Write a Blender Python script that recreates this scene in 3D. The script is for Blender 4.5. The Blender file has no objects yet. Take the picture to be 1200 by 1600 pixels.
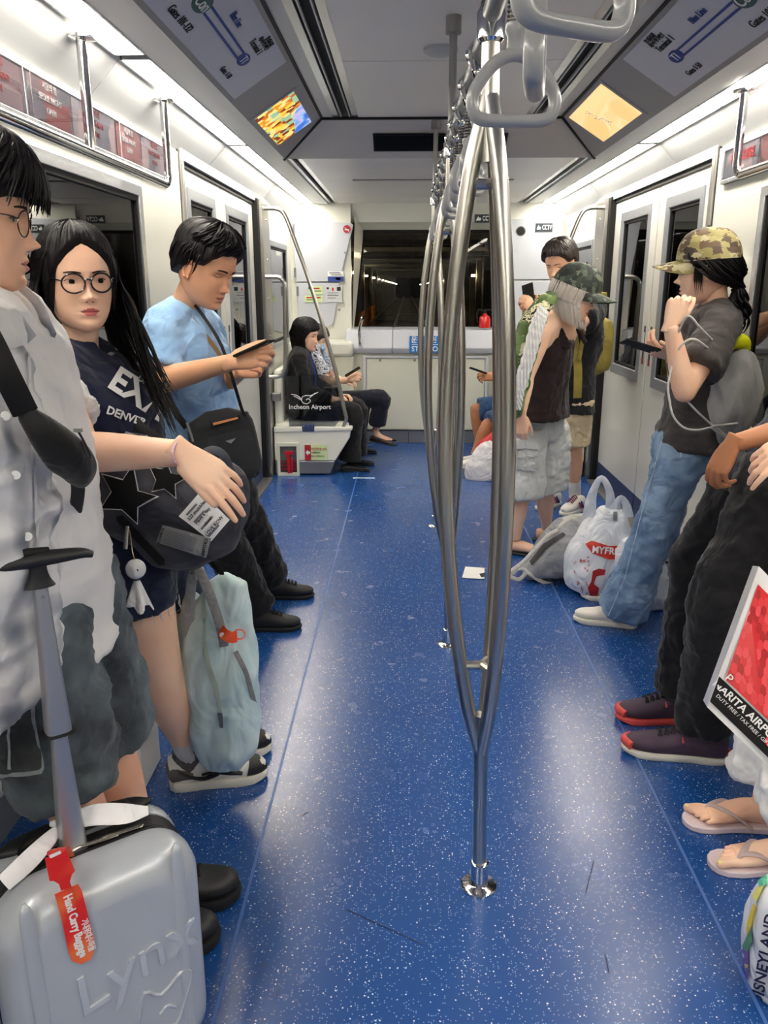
import bpy, bmesh, math, random
import numpy as np
from mathutils import Vector, Matrix, noise as mnoise

# ------------------------------------------------------------ camera, world, exposure
scene = bpy.context.scene
COL = scene.collection
FPX = 1250.0                                  # focal length in pixels of the 1200x1600 frame
PITCH = math.atan(352 / FPX)
YAW = math.atan(36 / FPX * math.cos(PITCH))
EYE = Vector((0, 0, 1.5))
cam_data = bpy.data.cameras.new('camera')
cam = bpy.data.objects.new('camera', cam_data)
COL.objects.link(cam)
cam_data.sensor_fit = 'HORIZONTAL'
cam_data.sensor_width = 36
cam_data.lens = FPX * 36 / 1200
cam_data.clip_start = 0.02
cam.location = EYE
cam.rotation_euler = (math.pi / 2 - PITCH, 0, YAW)
scene.camera = cam
world = bpy.data.worlds.new('world')
scene.world = world
world.use_nodes = True
world.node_tree.nodes['Background'].inputs[0].default_value = (0.004, 0.005, 0.008, 1)
world.node_tree.nodes['Background'].inputs[1].default_value = 1.0
scene.view_settings.view_transform = 'Standard'
scene.view_settings.look = 'None'
scene.view_settings.gamma = 1.0
scene.view_settings.use_curve_mapping = False
scene.view_settings.exposure = 0.35
LAMP = 30.0                                   # strength of the ceiling light panels
scene.cycles.max_bounces = 8
scene.cycles.diffuse_bounces = 4
scene.cycles.glossy_bounces = 4
scene.cycles.transparent_max_bounces = 8

CX, HW = 0.186, 1.315                         # centre line and half width of the car

# ------------------------------------------------------------ measuring helpers
_f = Vector((-math.sin(YAW) * math.cos(PITCH), math.cos(YAW) * math.cos(PITCH), -math.sin(PITCH)))
_r = Vector((math.cos(YAW), math.sin(YAW), 0))
_u = Vector((-math.sin(YAW) * math.sin(PITCH), math.cos(YAW) * math.sin(PITCH), math.cos(PITCH)))

def _ray(x, y):
    return _f + _r * ((x - 600) / FPX) - _u * ((y - 800) / FPX)

def at(x, y, Y):
    d = _ray(x, y)
    return EYE + d * (Y / d.y)

def onz(x, y, Z=0.0):
    d = _ray(x, y)
    return EYE + d * ((Z - EYE.z) / d.z)

def onx(x, y, X):
    d = _ray(x, y)
    return EYE + d * (X / d.x)

def V(*a):
    return Vector(a)

# ------------------------------------------------------------ materials
def _nodes(name):
    m = bpy.data.materials.new(name)
    m.use_nodes = True
    nt = m.node_tree
    return m, nt, nt.nodes, nt.links, nt.nodes['Principled BSDF']

def srgb(c):
    return tuple(((x / 12.92) if x <= 0.04045 else ((x + 0.055) / 1.055) ** 2.4) for x in (v / 255.0 for v in c)) + (1,)

def mat(name, rgb, rough=0.5, metal=0.0, spec=0.5, var=0.0, vscale=20, bump=0.0, bscale=60, bdist=0.002,
        aniso=0.0, emit=0.0, coat=0.0, sss=0.0, sheen=0.0, stretch=None, alpha=1.0, two=None):
    m, nt, N, L, P = _nodes(name)
    c = srgb(rgb)
    P.inputs['Base Color'].default_value = c
    P.inputs['Roughness'].default_value = rough
    P.inputs['Metallic'].default_value = metal
    P.inputs['Specular IOR Level'].default_value = spec
    P.inputs['Anisotropic'].default_value = aniso
    P.inputs['Coat Weight'].default_value = coat
    P.inputs['Coat Roughness'].default_value = 0.08
    P.inputs['Sheen Weight'].default_value = sheen
    if sss:
        P.inputs['Subsurface Weight'].default_value = sss
        P.inputs['Subsurface Radius'].default_value = (0.012, 0.005, 0.003)
        P.inputs['Subsurface Scale'].default_value = 1.0
    if emit:
        P.inputs['Emission Color'].default_value = c
        P.inputs['Emission Strength'].default_value = emit
    tc = N.new('ShaderNodeTexCoord')
    mp = N.new('ShaderNodeMapping')
    L.new(tc.outputs['Object'], mp.inputs['Vector'])
    if stretch:
        mp.inputs['Scale'].default_value = stretch
    if var:
        n = N.new('ShaderNodeTexNoise')
        n.inputs['Scale'].default_value = vscale
        n.inputs['Detail'].default_value = 4
        L.new(mp.outputs[0], n.inputs['Vector'])
        r = N.new('ShaderNodeValToRGB')
        r.color_ramp.elements[0].position = 0.3
        r.color_ramp.elements[1].position = 0.7
        a = srgb(two) if two else tuple(max(0, x * (1 - var)) for x in c[:3]) + (1,)
        b = c if two else tuple(min(1, x * (1 + var)) for x in c[:3]) + (1,)
        r.color_ramp.elements[0].color = a
        r.color_ramp.elements[1].color = b
        L.new(n.outputs['Fac'], r.inputs['Fac'])
        L.new(r.outputs['Color'], P.inputs['Base Color'])
    if bump:
        n = N.new('ShaderNodeTexNoise')
        n.inputs['Scale'].default_value = bscale
        n.inputs['Detail'].default_value = 3
        L.new(mp.outputs[0], n.inputs['Vector'])
        b = N.new('ShaderNodeBump')
        b.inputs['Strength'].default_value = bump
        b.inputs['Distance'].default_value = bdist
        L.new(n.outputs['Fac'], b.inputs['Height'])
        L.new(b.outputs['Normal'], P.inputs['Normal'])
    return m

def glass_mat(name, tint=(200, 205, 205), rough=0.01, refl=1.0, through=1.0):
    m, nt, N, L, P = _nodes(name)
    out = N['Material Output']
    N.remove(P)
    t = N.new('ShaderNodeBsdfTransparent')
    c = srgb(tint)
    t.inputs[0].default_value = (c[0] * through, c[1] * through, c[2] * through, 1)
    g = N.new('ShaderNodeBsdfGlossy')
    g.inputs['Roughness'].default_value = rough
    g.inputs['Color'].default_value = (refl, refl, refl, 1)
    fr = N.new('ShaderNodeFresnel')
    fr.inputs['IOR'].default_value = 1.7
    mx = N.new('ShaderNodeMixShader')
    ge = N.new('ShaderNodeNewGeometry')
    inv = N.new('ShaderNodeMath'); inv.operation = 'SUBTRACT'; inv.inputs[0].default_value = 1.0
    L.new(ge.outputs['Backfacing'], inv.inputs[1])
    ml = N.new('ShaderNodeMath'); ml.operation = 'MULTIPLY'
    L.new(fr.outputs[0], ml.inputs[0]); L.new(inv.outputs[0], ml.inputs[1])
    L.new(ml.outputs[0], mx.inputs[0])
    L.new(t.outputs[0], mx.inputs[1])
    L.new(g.outputs[0], mx.inputs[2])
    L.new(mx.outputs[0], out.inputs['Surface'])
    return m

def ramp_mat(name, cols, scale=8, rough=0.7, detail=2, distort=0.6, bump=0.15, stretch=None, emit=0.0, vor=False):
    """blotchy print of several flat colours (camouflage, posters, prints)"""
    m, nt, N, L, P = _nodes(name)
    P.inputs['Roughness'].default_value = rough
    tc = N.new('ShaderNodeTexCoord')
    mp = N.new('ShaderNodeMapping')
    L.new(tc.outputs['Object'], mp.inputs['Vector'])
    if stretch:
        mp.inputs['Scale'].default_value = stretch
    if vor:
        n = N.new('ShaderNodeTexVoronoi')
        n.inputs['Scale'].default_value = scale
        n.inputs['Randomness'].default_value = 0.5
        src = N.new('ShaderNodeSeparateColor')
        nz = N.new('ShaderNodeTexNoise')
        nz.inputs['Scale'].default_value = scale * 1.3
        L.new(mp.outputs[0], nz.inputs['Vector'])
        ad = N.new('ShaderNodeVectorMath')
        ad.operation = 'MULTIPLY_ADD'
        ad.inputs[1].default_value = (distort / scale,) * 3
        L.new(nz.outputs['Color'], ad.inputs[0])
        L.new(mp.outputs[0], ad.inputs[2])
        L.new(ad.outputs[0], n.inputs['Vector'])
        L.new(n.outputs['Color'], src.inputs[0])
        fac = src.outputs[0]
    else:
        n = N.new('ShaderNodeTexNoise')
        n.inputs['Scale'].default_value = scale
        n.inputs['Detail'].default_value = detail
        n.inputs['Distortion'].default_value = distort
        L.new(mp.outputs[0], n.inputs['Vector'])
        fac = n.outputs['Fac']
    r = N.new('ShaderNodeValToRGB')
    r.color_ramp.interpolation = 'CONSTANT'
    k = len(cols)
    while len(r.color_ramp.elements) < k:
        r.color_ramp.elements.new(0.5)
    for i, c in enumerate(cols):
        r.color_ramp.elements[i].position = (i / k) if vor else (0.0 if i == 0 else 0.36 + 0.28 * i / k)
        r.color_ramp.elements[i].color = srgb(c)
    L.new(fac, r.inputs['Fac'])
    L.new(r.outputs['Color'], P.inputs['Base Color'])
    if emit:
        L.new(r.outputs['Color'], P.inputs['Emission Color'])
        P.inputs['Emission Strength'].default_value = emit
    if bump:
        n2 = N.new('ShaderNodeTexNoise')
        n2.inputs['Scale'].default_value = 25
        L.new(mp.outputs[0], n2.inputs['Vector'])
        b = N.new('ShaderNodeBump')
        b.inputs['Strength'].default_value = bump
        b.inputs['Distance'].default_value = 0.01
        L.new(n2.outputs['Fac'], b.inputs['Height'])
        L.new(b.outputs['Normal'], P.inputs['Normal'])
    return m

def cloth(name, rgb, rough=0.85, fold=0.5, fscale=14, var=0.12, stretch=(1, 1, 1), sheen=0.15, weave=0.0, two=None, vscale=12):
    """fabric with broad creases in the relief"""
    m, nt, N, L, P = _nodes(name)
    P.inputs['Roughness'].default_value = rough
    P.inputs['Sheen Weight'].default_value = sheen
    P.inputs['Specular IOR Level'].default_value = 0.3
    c = srgb(rgb)
    tc = N.new('ShaderNodeTexCoord')
    mp = N.new('ShaderNodeMapping')
    mp.inputs['Scale'].default_value = stretch
    L.new(tc.outputs['Object'], mp.inputs['Vector'])
    n = N.new('ShaderNodeTexNoise')
    n.inputs['Scale'].default_value = vscale
    n.inputs['Detail'].default_value = 6
    L.new(tc.outputs['Object'], n.inputs['Vector'])
    r = N.new('ShaderNodeValToRGB')
    r.color_ramp.elements[0].position = 0.35
    r.color_ramp.elements[1].position = 0.65
    r.color_ramp.elements[0].color = srgb(two) if two else tuple(x * (1 - var) for x in c[:3]) + (1,)
    r.color_ramp.elements[1].color = c if two else tuple(min(1, x * (1 + var)) for x in c[:3]) + (1,)
    L.new(n.outputs['Fac'], r.inputs['Fac'])
    L.new(r.outputs['Color'], P.inputs['Base Color'])
    f = N.new('ShaderNodeTexNoise')
    f.inputs['Scale'].default_value = fscale
    f.inputs['Detail'].default_value = 2
    f.inputs['Distortion'].default_value = 1.2
    L.new(mp.outputs[0], f.inputs['Vector'])
    b = N.new('ShaderNodeBump')
    b.inputs['Strength'].default_value = min(1.0, fold * 1.3)
    b.inputs['Distance'].default_value = 0.032
    L.new(f.outputs['Fac'], b.inputs['Height'])
    if weave:
        w = N.new('ShaderNodeTexNoise')
        w.inputs['Scale'].default_value = 400
        L.new(tc.outputs['Object'], w.inputs['Vector'])
        b2 = N.new('ShaderNodeBump')
        b2.inputs['Strength'].default_value = weave
        b2.inputs['Distance'].default_value = 0.002
        L.new(w.outputs['Fac'], b2.inputs['Height'])
        L.new(b.outputs['Normal'], b2.inputs['Normal'])
        L.new(b2.outputs['Normal'], P.inputs['Normal'])
    else:
        L.new(b.outputs['Normal'], P.inputs['Normal'])
    return m

# ------------------------------------------------------------ mesh building
def catmull(pts, n=6, closed=False):
    pts = [np.array(p, float) for p in pts]
    k = len(pts)
    if k < 3 and not closed:
        return [pts[0] + (pts[-1] - pts[0]) * i / n for i in range(n + 1)]
    out = []
    rng = range(k if closed else k - 1)
    for i in rng:
        if closed:
            p0, p1, p2, p3 = pts[(i - 1) % k], pts[i], pts[(i + 1) % k], pts[(i + 2) % k]
        else:
            p1, p2 = pts[i], pts[i + 1]
            p0 = pts[i - 1] if i > 0 else 2 * p1 - p2
            p3 = pts[i + 2] if i + 2 < k else 2 * p2 - p1
        for j in range(n):
            t = j / n
            out.append(0.5 * (2 * p1 + (p2 - p0) * t + (2 * p0 - 5 * p1 + 4 * p2 - p3) * t * t + (3 * p1 - p0 - 3 * p2 + p3) * t ** 3))
    if not closed:
        out.append(pts[-1])
    return out

class MB:
    def __init__(s):
        s.v, s.f, s.m = [], [], []

    def add(s, vs, fs, m=0):
        o = len(s.v)
        s.v += [tuple(float(c) for c in v) for v in vs]
        s.f += [tuple(i + o for i in f) for f in fs]
        s.m += [m] * len(fs)
        return s

    def box(s, lo, hi, m=0, M=None):
        x0, y0, z0 = lo
        x1, y1, z1 = hi
        vs = [Vector(p) for p in ((x0, y0, z0), (x1, y0, z0), (x1, y1, z0), (x0, y1, z0), (x0, y0, z1), (x1, y0, z1), (x1, y1, z1), (x0, y1, z1))]
        if M is not None:
            vs = [M @ v for v in vs]
        return s.add(vs, [(0, 3, 2, 1), (4, 5, 6, 7), (0, 1, 5, 4), (1, 2, 6, 5), (2, 3, 7, 6), (3, 0, 4, 7)], m)

    def cbox(s, c, size, m=0, M=None):
        T = Matrix.Translation(Vector(c))
        if M is not None:
            T = T @ M.to_4x4()
        h = [x / 2 for x in size]
        return s.box([-x for x in h], h, m, T)

    def prism(s, poly, off, m=0):
        n = len(poly)
        off = Vector(off)
        p = [Vector(q) for q in poly]
        vs = p + [q + off for q in p]
        fs = [tuple(range(n)), tuple(range(2 * n - 1, n - 1, -1))]
        fs += [(i, i + n, (i + 1) % n + n, (i + 1) % n) for i in range(n)]
        return s.add(vs, fs, m)

    def frame(s, outer, inner, off, m=0):
        """ring between two loops with the same count, given thickness"""
        n = len(outer)
        off = Vector(off)
        o = [Vector(p) for p in outer]
        i_ = [Vector(p) for p in inner]
        vs = o + i_ + [p + off for p in o] + [p + off for p in i_]
        fs = []
        for k in range(n):
            l = (k + 1) % n
            fs += [(k, l, n + l, n + k), (2 * n + k, 3 * n + k, 3 * n + l, 2 * n + l), (k, 2 * n + k, 2 * n + l, l), (n + k, n + l, 3 * n + l, 3 * n + k)]
        return s.add(vs, fs, m)

    def loft(s, pts, rad, up=(0, 0, 1), seg=16, m=0, caps=True, closed=False, sub=0, sup=1.0, round_caps=0.0):
        """generalised tube. rad: float or list of float / (a, b): a across (side), b along up"""
        n = len(pts)
        if not isinstance(rad, (list, tuple)) or (len(rad) == 2 and n != 2 and not isinstance(rad[0], (list, tuple))):
            rad = [rad] * n
        R = [(r, r) if not isinstance(r, (list, tuple)) else tuple(r) for r in rad]
        if sub:
            q = catmull([list(p) + list(r) for p, r in zip(pts, R)], sub, closed)
            P = [x[:3] for x in q]
            R = [(max(abs(x[3]), 1e-4), max(abs(x[4]), 1e-4)) for x in q]
        else:
            P = [np.array(p, float) for p in pts]
        n = len(P)
        upv = np.array(up, float)
        prev = None
        vs = []
        for i in range(n):
            a = P[(i - 1) % n] if (i > 0 or closed) else P[i]
            b = P[(i + 1) % n] if (i < n - 1 or closed) else P[i]
            t = b - a
            L_ = np.linalg.norm(t)
            t = t / L_ if L_ > 1e-9 else np.array((0, 0, 1.0))
            w = upv - t * upv.dot(t)
            if np.linalg.norm(w) < 0.15 and prev is not None:
                w = prev - t * prev.dot(t)
            if np.linalg.norm(w) < 1e-6:
                w = np.array((1.0, 0, 0)) - t * t[0]
            w /= np.linalg.norm(w)
            prev = w
            side = np.cross(t, w)
            for k in range(seg):
                an = 2 * math.pi * k / seg
                c_, s_ = math.cos(an), math.sin(an)
                if sup != 1.0:
                    c_ = math.copysign(abs(c_) ** sup, c_)
                    s_ = math.copysign(abs(s_) ** sup, s_)
                vs.append(P[i] + side * (c_ * R[i][0]) + w * (s_ * R[i][1]))
        fs = []
        for i in range(n if closed else n - 1):
            j = (i + 1) % n
            for k in range(seg):
                l = (k + 1) % seg
                fs.append((i * seg + k, i * seg + l, j * seg + l, j * seg + k))
        if caps and not closed:
            fs.append(tuple(reversed(range(seg))))
            fs.append(tuple((n - 1) * seg + k for k in range(seg)))
        return s.add(vs, fs, m)

    def capsule(s, a, b, ra, rb=None, seg=16, m=0, flat=None, up=(0, 0, 1)):
        """rounded cone from a to b"""
        rb = ra if rb is None else rb
        a = np.array(a, float)
        b = np.array(b, float)
        d = b - a
        L_ = np.linalg.norm(d)
        d = d / L_ if L_ > 1e-9 else np.array((0, 0, 1.0))
        pts, rr = [], []
        for k in range(5):
            an = math.pi / 2 * (1 - k / 5)
            pts.append(a - d * ra * math.sin(an)); rr.append(max(ra * math.cos(an), ra * 0.05))
        pts.append(a); rr.append(ra)
        pts.append(b); rr.append(rb)
        for k in range(1, 6):
            an = math.pi / 2 * k / 5
            pts.append(b + d * rb * math.sin(an)); rr.append(max(rb * math.cos(an), rb * 0.05))
        if flat:
            rr = [(r * flat[0], r * flat[1]) for r in rr]
        return s.loft(pts, rr, up=up, seg=seg, m=m)

    def ball(s, c, r, M=None, m=0, seg=24, rings=14):
        r = (r, r, r) if not isinstance(r, (list, tuple)) else r
        vs, fs = [], []
        for i in range(rings + 1):
            th = math.pi * i / rings
            for k in range(seg):
                ph = 2 * math.pi * k / seg
                p = Vector((r[0] * math.sin(th) * math.cos(ph), r[1] * math.sin(th) * math.sin(ph), r[2] * math.cos(th)))
                if M is not None:
                    p = M.to_3x3() @ p
                vs.append(p + Vector(c))
        for i in range(rings):
            for k in range(seg):
                l = (k + 1) % seg
                fs.append((i * seg + k, (i + 1) * seg + k, (i + 1) * seg + l, i * seg + l))
        return s.add(vs, fs, m)

    def lathe(s, c, prof, axis=(0, 0, 1), seg=24, m=0):
        ax = Vector(axis).normalized()
        pts = [Vector(c) + ax * h for h, r in prof]
        rr = [max(r, 1e-4) for h, r in prof]
        # keep exact axis: build rings manually
        ref = Vector((1, 0, 0)) if abs(ax.x) < 0.9 else Vector((0, 1, 0))
        u = ax.cross(ref).normalized()
        w = ax.cross(u)
        vs = []
        for p, r in zip(pts, rr):
            for k in range(seg):
                an = 2 * math.pi * k / seg
                vs.append(p + u * (r * math.cos(an)) + w * (r * math.sin(an)))
        fs = []
        n = len(pts)
        for i in range(n - 1):
            for k in range(seg):
                l = (k + 1) % seg
                fs.append((i * seg + k, i * seg + l, (i + 1) * seg + l, (i + 1) * seg + k))
        fs.append(tuple(reversed(range(seg))))
        fs.append(tuple((n - 1) * seg + k for k in range(seg)))
        return s.add(vs, fs, m)

    def mesh(s, name='mesh', smooth=35):
        me = bpy.data.meshes.new(name)
        me.from_pydata(s.v, [], s.f)
        me.polygons.foreach_set('material_index', s.m)
        me.update()
        if len(s.f) < 4000 and len(s.f) > 5:
            b = bmesh.new()
            b.from_mesh(me)
            bmesh.ops.recalc_face_normals(b, faces=b.faces[:])
            b.to_mesh(me)
            b.free()
        if smooth:
            me.polygons.foreach_set('use_smooth', [True] * len(me.polygons))
            me.set_sharp_from_angle(angle=math.radians(smooth))
        return me

    def build(s, name, mats, parent=None, smooth=35, bevel=0.0, label=None, kind=None, subsurf=0):
        return link(name, s.mesh(name, smooth), mats, parent, bevel, label, kind, subsurf)

def link(name, me, mats, parent=None, bevel=0.0, label=None, kind=None, subsurf=0):
    if not isinstance(mats, (list, tuple)):
        mats = [mats]
    if not me.materials:
        for q in mats:
            me.materials.append(q)
    o = bpy.data.objects.new(name, me)
    COL.objects.link(o)
    if parent is not None:
        o.parent = parent
        if parent.parent is None:
            o.matrix_parent_inverse = Matrix.Translation(-Vector(parent.location))
    if bevel:
        b = o.modifiers.new('bevel', 'BEVEL')
        b.width = bevel
        b.segments = 2
        b.limit_method = 'ANGLE'
        b.angle_limit = math.radians(40)
        b.harden_normals = False
    if subsurf:
        b = o.modifiers.new('sub', 'SUBSURF')
        b.levels = b.render_levels = subsurf
    if label:
        o['label'] = label
    if kind:
        o['kind'] = kind
    return o

def thing(name, label, cat, loc=(0, 0, 0), group=None):
    o = bpy.data.objects.new(name, None)
    COL.objects.link(o)
    o.location = loc
    o.empty_display_size = 0.05
    o['label'] = label
    o['category'] = cat
    if group:
        o['group'] = group
    return o

def tag(o, label, cat, group=None):
    o['label'] = label
    o['category'] = cat
    if group:
        o['group'] = group
    return o

def structure(name, mb=None, mats=None, **k):
    if mb is None:
        o = bpy.data.objects.new(name, None)
        COL.objects.link(o)
        o['kind'] = 'structure'
        return o
    return mb.build(name, mats, kind='structure', **k)

def dup(root, offset, label=None):
    r = root.copy()
    COL.objects.link(r)
    r.location = Vector(root.location) + Vector(offset)
    if label:
        r['label'] = label
    for ch in list(root.children):
        c = ch.copy()
        COL.objects.link(c)
        c.parent = r
        for g in list(ch.children):
            d = g.copy()
            COL.objects.link(d)
            d.parent = c
    return r

_tc = 0
def text_mesh(body, size=0.1, extrude=0.001, bold=0.0, align='CENTER', spacing=1.0, shear=0.0):
    cu = bpy.data.curves.new('lettering', 'FONT')
    cu.body = body
    cu.size = size
    cu.extrude = extrude
    cu.offset = bold
    cu.align_x = align
    cu.align_y = 'CENTER'
    cu.space_character = spacing
    cu.shear = shear
    cu.resolution_u = 3
    o = bpy.data.objects.new('lettering', cu)
    COL.objects.link(o)
    dg = bpy.context.evaluated_depsgraph_get()
    me = bpy.data.meshes.new_from_object(o.evaluated_get(dg))
    bpy.data.objects.remove(o)
    bpy.data.curves.remove(cu)
    return me

def text(body, size, origin, xd, yd, m, parent, extrude=0.001, bold=0.0, align='CENTER', lift=0.001, name='lettering', label=None, sx=1.0, spacing=1.0, shear=0.0):
    me = text_mesh(body, size, extrude, bold, align, spacing, shear)
    x = Vector(xd).normalized()
    y = Vector(yd)
    y = (y - x * y.dot(x)).normalized()
    z = x.cross(y)
    T = Matrix.Translation(Vector(origin) + z * lift) @ Matrix((x, y, z)).transposed().to_4x4() @ Matrix.Diagonal((sx, 1, 1, 1))
    me.transform(T)
    me.materials.clear()
    return link(name, me, m, parent, label=label)

def remesh(mb_or_me, voxel=0.01, smooth=4, factor=0.5, mats=None):
    me = mb_or_me.mesh('tmp', 0) if isinstance(mb_or_me, MB) else mb_or_me
    o = bpy.data.objects.new('tmp', me)
    COL.objects.link(o)
    r = o.modifiers.new('r', 'REMESH')
    r.mode = 'VOXEL'
    r.voxel_size = voxel
    r.use_smooth_shade = True
    if smooth:
        s = o.modifiers.new('s', 'SMOOTH')
        s.factor = factor
        s.iterations = smooth
    dg = bpy.context.evaluated_depsgraph_get()
    out = bpy.data.meshes.new_from_object(o.evaluated_get(dg))
    bpy.data.objects.remove(o)
    bpy.data.meshes.remove(me)
    out.materials.clear()
    out.polygons.foreach_set('use_smooth', [True] * len(out.polygons))
    return out

def crease(me, amp=0.006, scale=9.0, seed=0, aniso=(1, 1, 1), sharp=1.0):
    """push a garment's surface in and out along its normals in soft ridges"""
    n = len(me.vertices)
    co = np.empty(n * 3); me.vertices.foreach_get('co', co); co = co.reshape(-1, 3)
    no = np.empty(n * 3); me.vertices.foreach_get('normal', no); no = no.reshape(-1, 3)
    an = np.array(aniso)
    d = np.empty(n)
    off = Vector((seed * 7.3, seed * 3.1, seed * 5.7))
    q = co * an * scale
    for i in range(n):
        p = Vector(q[i]) + off
        a = mnoise.noise(p)
        w = mnoise.noise(p * 0.5 + Vector((31, 7, 3)))
        b = mnoise.noise(p * 2.3 + Vector((w * 3, 9, 1)))
        d[i] = (1 - abs(a) * 2.4) * sharp * 0.6 + b * 0.5
    co += no * (d * amp)[:, None]
    me.vertices.foreach_set('co', co.ravel())
    me.update()
    return me

def join_meshes(mes, name='mesh'):
    v, f, mi = [], [], []
    for me in mes:
        o = len(v)
        n = len(me.vertices)
        co = np.empty(n * 3); me.vertices.foreach_get('co', co)
        v += co.reshape(-1, 3).tolist()
        for p in me.polygons:
            f.append([i + o for i in p.vertices])
            mi.append(p.material_index)
    out = bpy.data.meshes.new(name)
    out.from_pydata(v, [], f)
    out.polygons.foreach_set('material_index', mi)
    out.polygons.foreach_set('use_smooth', [True] * len(out.polygons))
    out.update()
    return out
# ============================================================ MATERIALS
M_WHITE = mat('wall_white', (226, 226, 216), 0.35, var=0.03, vscale=3, coat=0.15)
M_DOOR = mat('door_white', (222, 222, 214), 0.32, var=0.03, vscale=2, coat=0.2)
M_CREAM = mat('cream_panel', (214, 216, 202), 0.4, var=0.03, vscale=3)
M_GREYP = mat('cabinet_grey', (196, 200, 210), 0.4)
M_CEIL = mat('ceiling_grey', (232, 229, 225), 0.38, bump=0.04, bscale=8, metal=0.0, var=0.03, vscale=2)
M_CEIL2 = mat('cove_grey', (186, 188, 190), 0.4, var=0.02, vscale=4)
M_FASC = mat('fascia_grey', (150, 149, 150), 0.5)
M_FASC2 = mat('beam_grey', (186, 184, 182), 0.5)
M_MAP = mat('map_panel', (196, 198, 210), 0.45)
M_BLACK = mat('black_rubber', (14, 14, 15), 0.6, spec=.3)
M_SLOT = mat('vent_black', (6, 6, 8), 0.7)
M_STEEL = mat('brushed_steel', (190, 188, 182), 0.28, metal=1.0, bump=0.12, bscale=30, bdist=0.0008, stretch=(40, 40, 1), aniso=0.5)
M_STEELD = mat('steel_dull', (150, 150, 150), 0.42, metal=0.9, bump=0.1, bscale=30, bdist=0.001, stretch=(1, 1, 20))
M_CHROME = mat('chrome', (215, 215, 215), 0.1, metal=1.0)
M_FRAME = mat('window_frame_grey', (150, 155, 162), 0.35, metal=0.5)
M_ALU = mat('aluminium_trim', (205, 208, 212), 0.25, metal=0.8)
M_SKIRT = mat('skirting_grey', (118, 122, 130), 0.45, metal=0.3)
M_NAVY = mat('door_base_navy', (44, 58, 98), 0.5)
M_LAMP = mat('lamp_diffuser', (255, 246, 230), 0.5, emit=LAMP)
M_PLASTIC = mat('handle_plastic', (166, 168, 170), 0.3, coat=0.35)
M_SPRING = mat('spring_steel', (150, 148, 145), 0.25, metal=1.0)
M_RAILG = mat('rail_grey', (140, 144, 148), 0.3, metal=0.7)
M_TXW = mat('print_white', (240, 240, 240), 0.6)
M_TXB = mat('print_black', (22, 24, 30), 0.6)
M_TXBL = mat('print_blue', (34, 62, 140), 0.6)
M_TXR = mat('print_red', (190, 30, 40), 0.6)
M_BLUE = mat('sign_blue', (24, 120, 205), 0.45)
M_GREENP = mat('sign_green', (205, 226, 170), 0.6)
M_DARKSIGN = mat('sign_dark', (34, 46, 58), 0.5)
M_REDP = mat('sign_red', (176, 30, 44), 0.5)
M_CARD = mat('notice_grey', (205, 208, 212), 0.6)
M_GLASS = glass_mat('window_glass', (90, 95, 95))
M_GLASSF = glass_mat('front_glass', (235, 238, 238), refl=.3)
M_CLEAR = glass_mat('clear_panel', (205, 208, 210))

def floor_mat():
    m, nt, N, L, P = _nodes('speckled_blue_floor')
    tc = N.new('ShaderNodeTexCoord')
    n = N.new('ShaderNodeTexNoise'); n.inputs['Scale'].default_value = 1.6; n.inputs['Detail'].default_value = 3
    L.new(tc.outputs['Object'], n.inputs['Vector'])
    base = N.new('ShaderNodeValToRGB')
    base.color_ramp.elements[0].position = 0.3; base.color_ramp.elements[1].position = 0.7
    base.color_ramp.elements[0].color = srgb((16, 68, 138)); base.color_ramp.elements[1].color = srgb((20, 74, 144))
    L.new(n.outputs['Fac'], base.inputs['Fac'])
    prev = base.outputs['Color']
    for sc, th, rth, col in ((190, 0.26, 0.86, (130, 162, 214)), (110, 0.20, 0.93, (215, 226, 244))):
        v = N.new('ShaderNodeTexVoronoi'); v.voronoi_dimensions = '2D'; v.inputs['Scale'].default_value = sc
        L.new(tc.outputs['Object'], v.inputs['Vector'])
        c1 = N.new('ShaderNodeMath'); c1.operation = 'LESS_THAN'; c1.inputs[1].default_value = th
        L.new(v.outputs['Distance'], c1.inputs[0])
        sp = N.new('ShaderNodeSeparateColor'); L.new(v.outputs['Color'], sp.inputs[0])
        c2 = N.new('ShaderNodeMath'); c2.operation = 'GREATER_THAN'; c2.inputs[1].default_value = rth
        L.new(sp.outputs[0], c2.inputs[0])
        mu = N.new('ShaderNodeMath'); mu.operation = 'MULTIPLY'
        L.new(c1.outputs[0], mu.inputs[0]); L.new(c2.outputs[0], mu.inputs[1])
        mx = N.new('ShaderNodeMix'); mx.data_type = 'RGBA'
        L.new(mu.outputs[0], mx.inputs[0]); L.new(prev, mx.inputs[6]); mx.inputs[7].default_value = srgb(col)
        prev = mx.outputs[2]
    L.new(prev, P.inputs['Base Color'])
    r = N.new('ShaderNodeTexNoise'); r.inputs['Scale'].default_value = 7; r.inputs['Detail'].default_value = 6
    L.new(tc.outputs['Object'], r.inputs['Vector'])
    mr = N.new('ShaderNodeMapRange'); mr.inputs[1].default_value = 0.3; mr.inputs[2].default_value = 0.75
    mr.inputs[3].default_value = 0.25; mr.inputs[4].default_value = 0.28
    L.new(r.outputs['Fac'], mr.inputs[0]); L.new(mr.outputs[0], P.inputs['Roughness'])
    b = N.new('ShaderNodeBump'); b.inputs['Strength'].default_value = 0.14; b.inputs['Distance'].default_value = 0.003
    bn = N.new('ShaderNodeTexNoise'); bn.inputs['Scale'].default_value = 55; bn.inputs['Detail'].default_value = 3
    L.new(tc.outputs['Object'], bn.inputs['Vector'])
    L.new(bn.outputs['Fac'], b.inputs['Height']); L.new(b.outputs['Normal'], P.inputs['Normal'])
    P.inputs['Specular IOR Level'].default_value = 0.75
    return m
M_FLOOR = floor_mat()
M_SEAM = mat('floor_seam', (70, 108, 178), 0.4)

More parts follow.
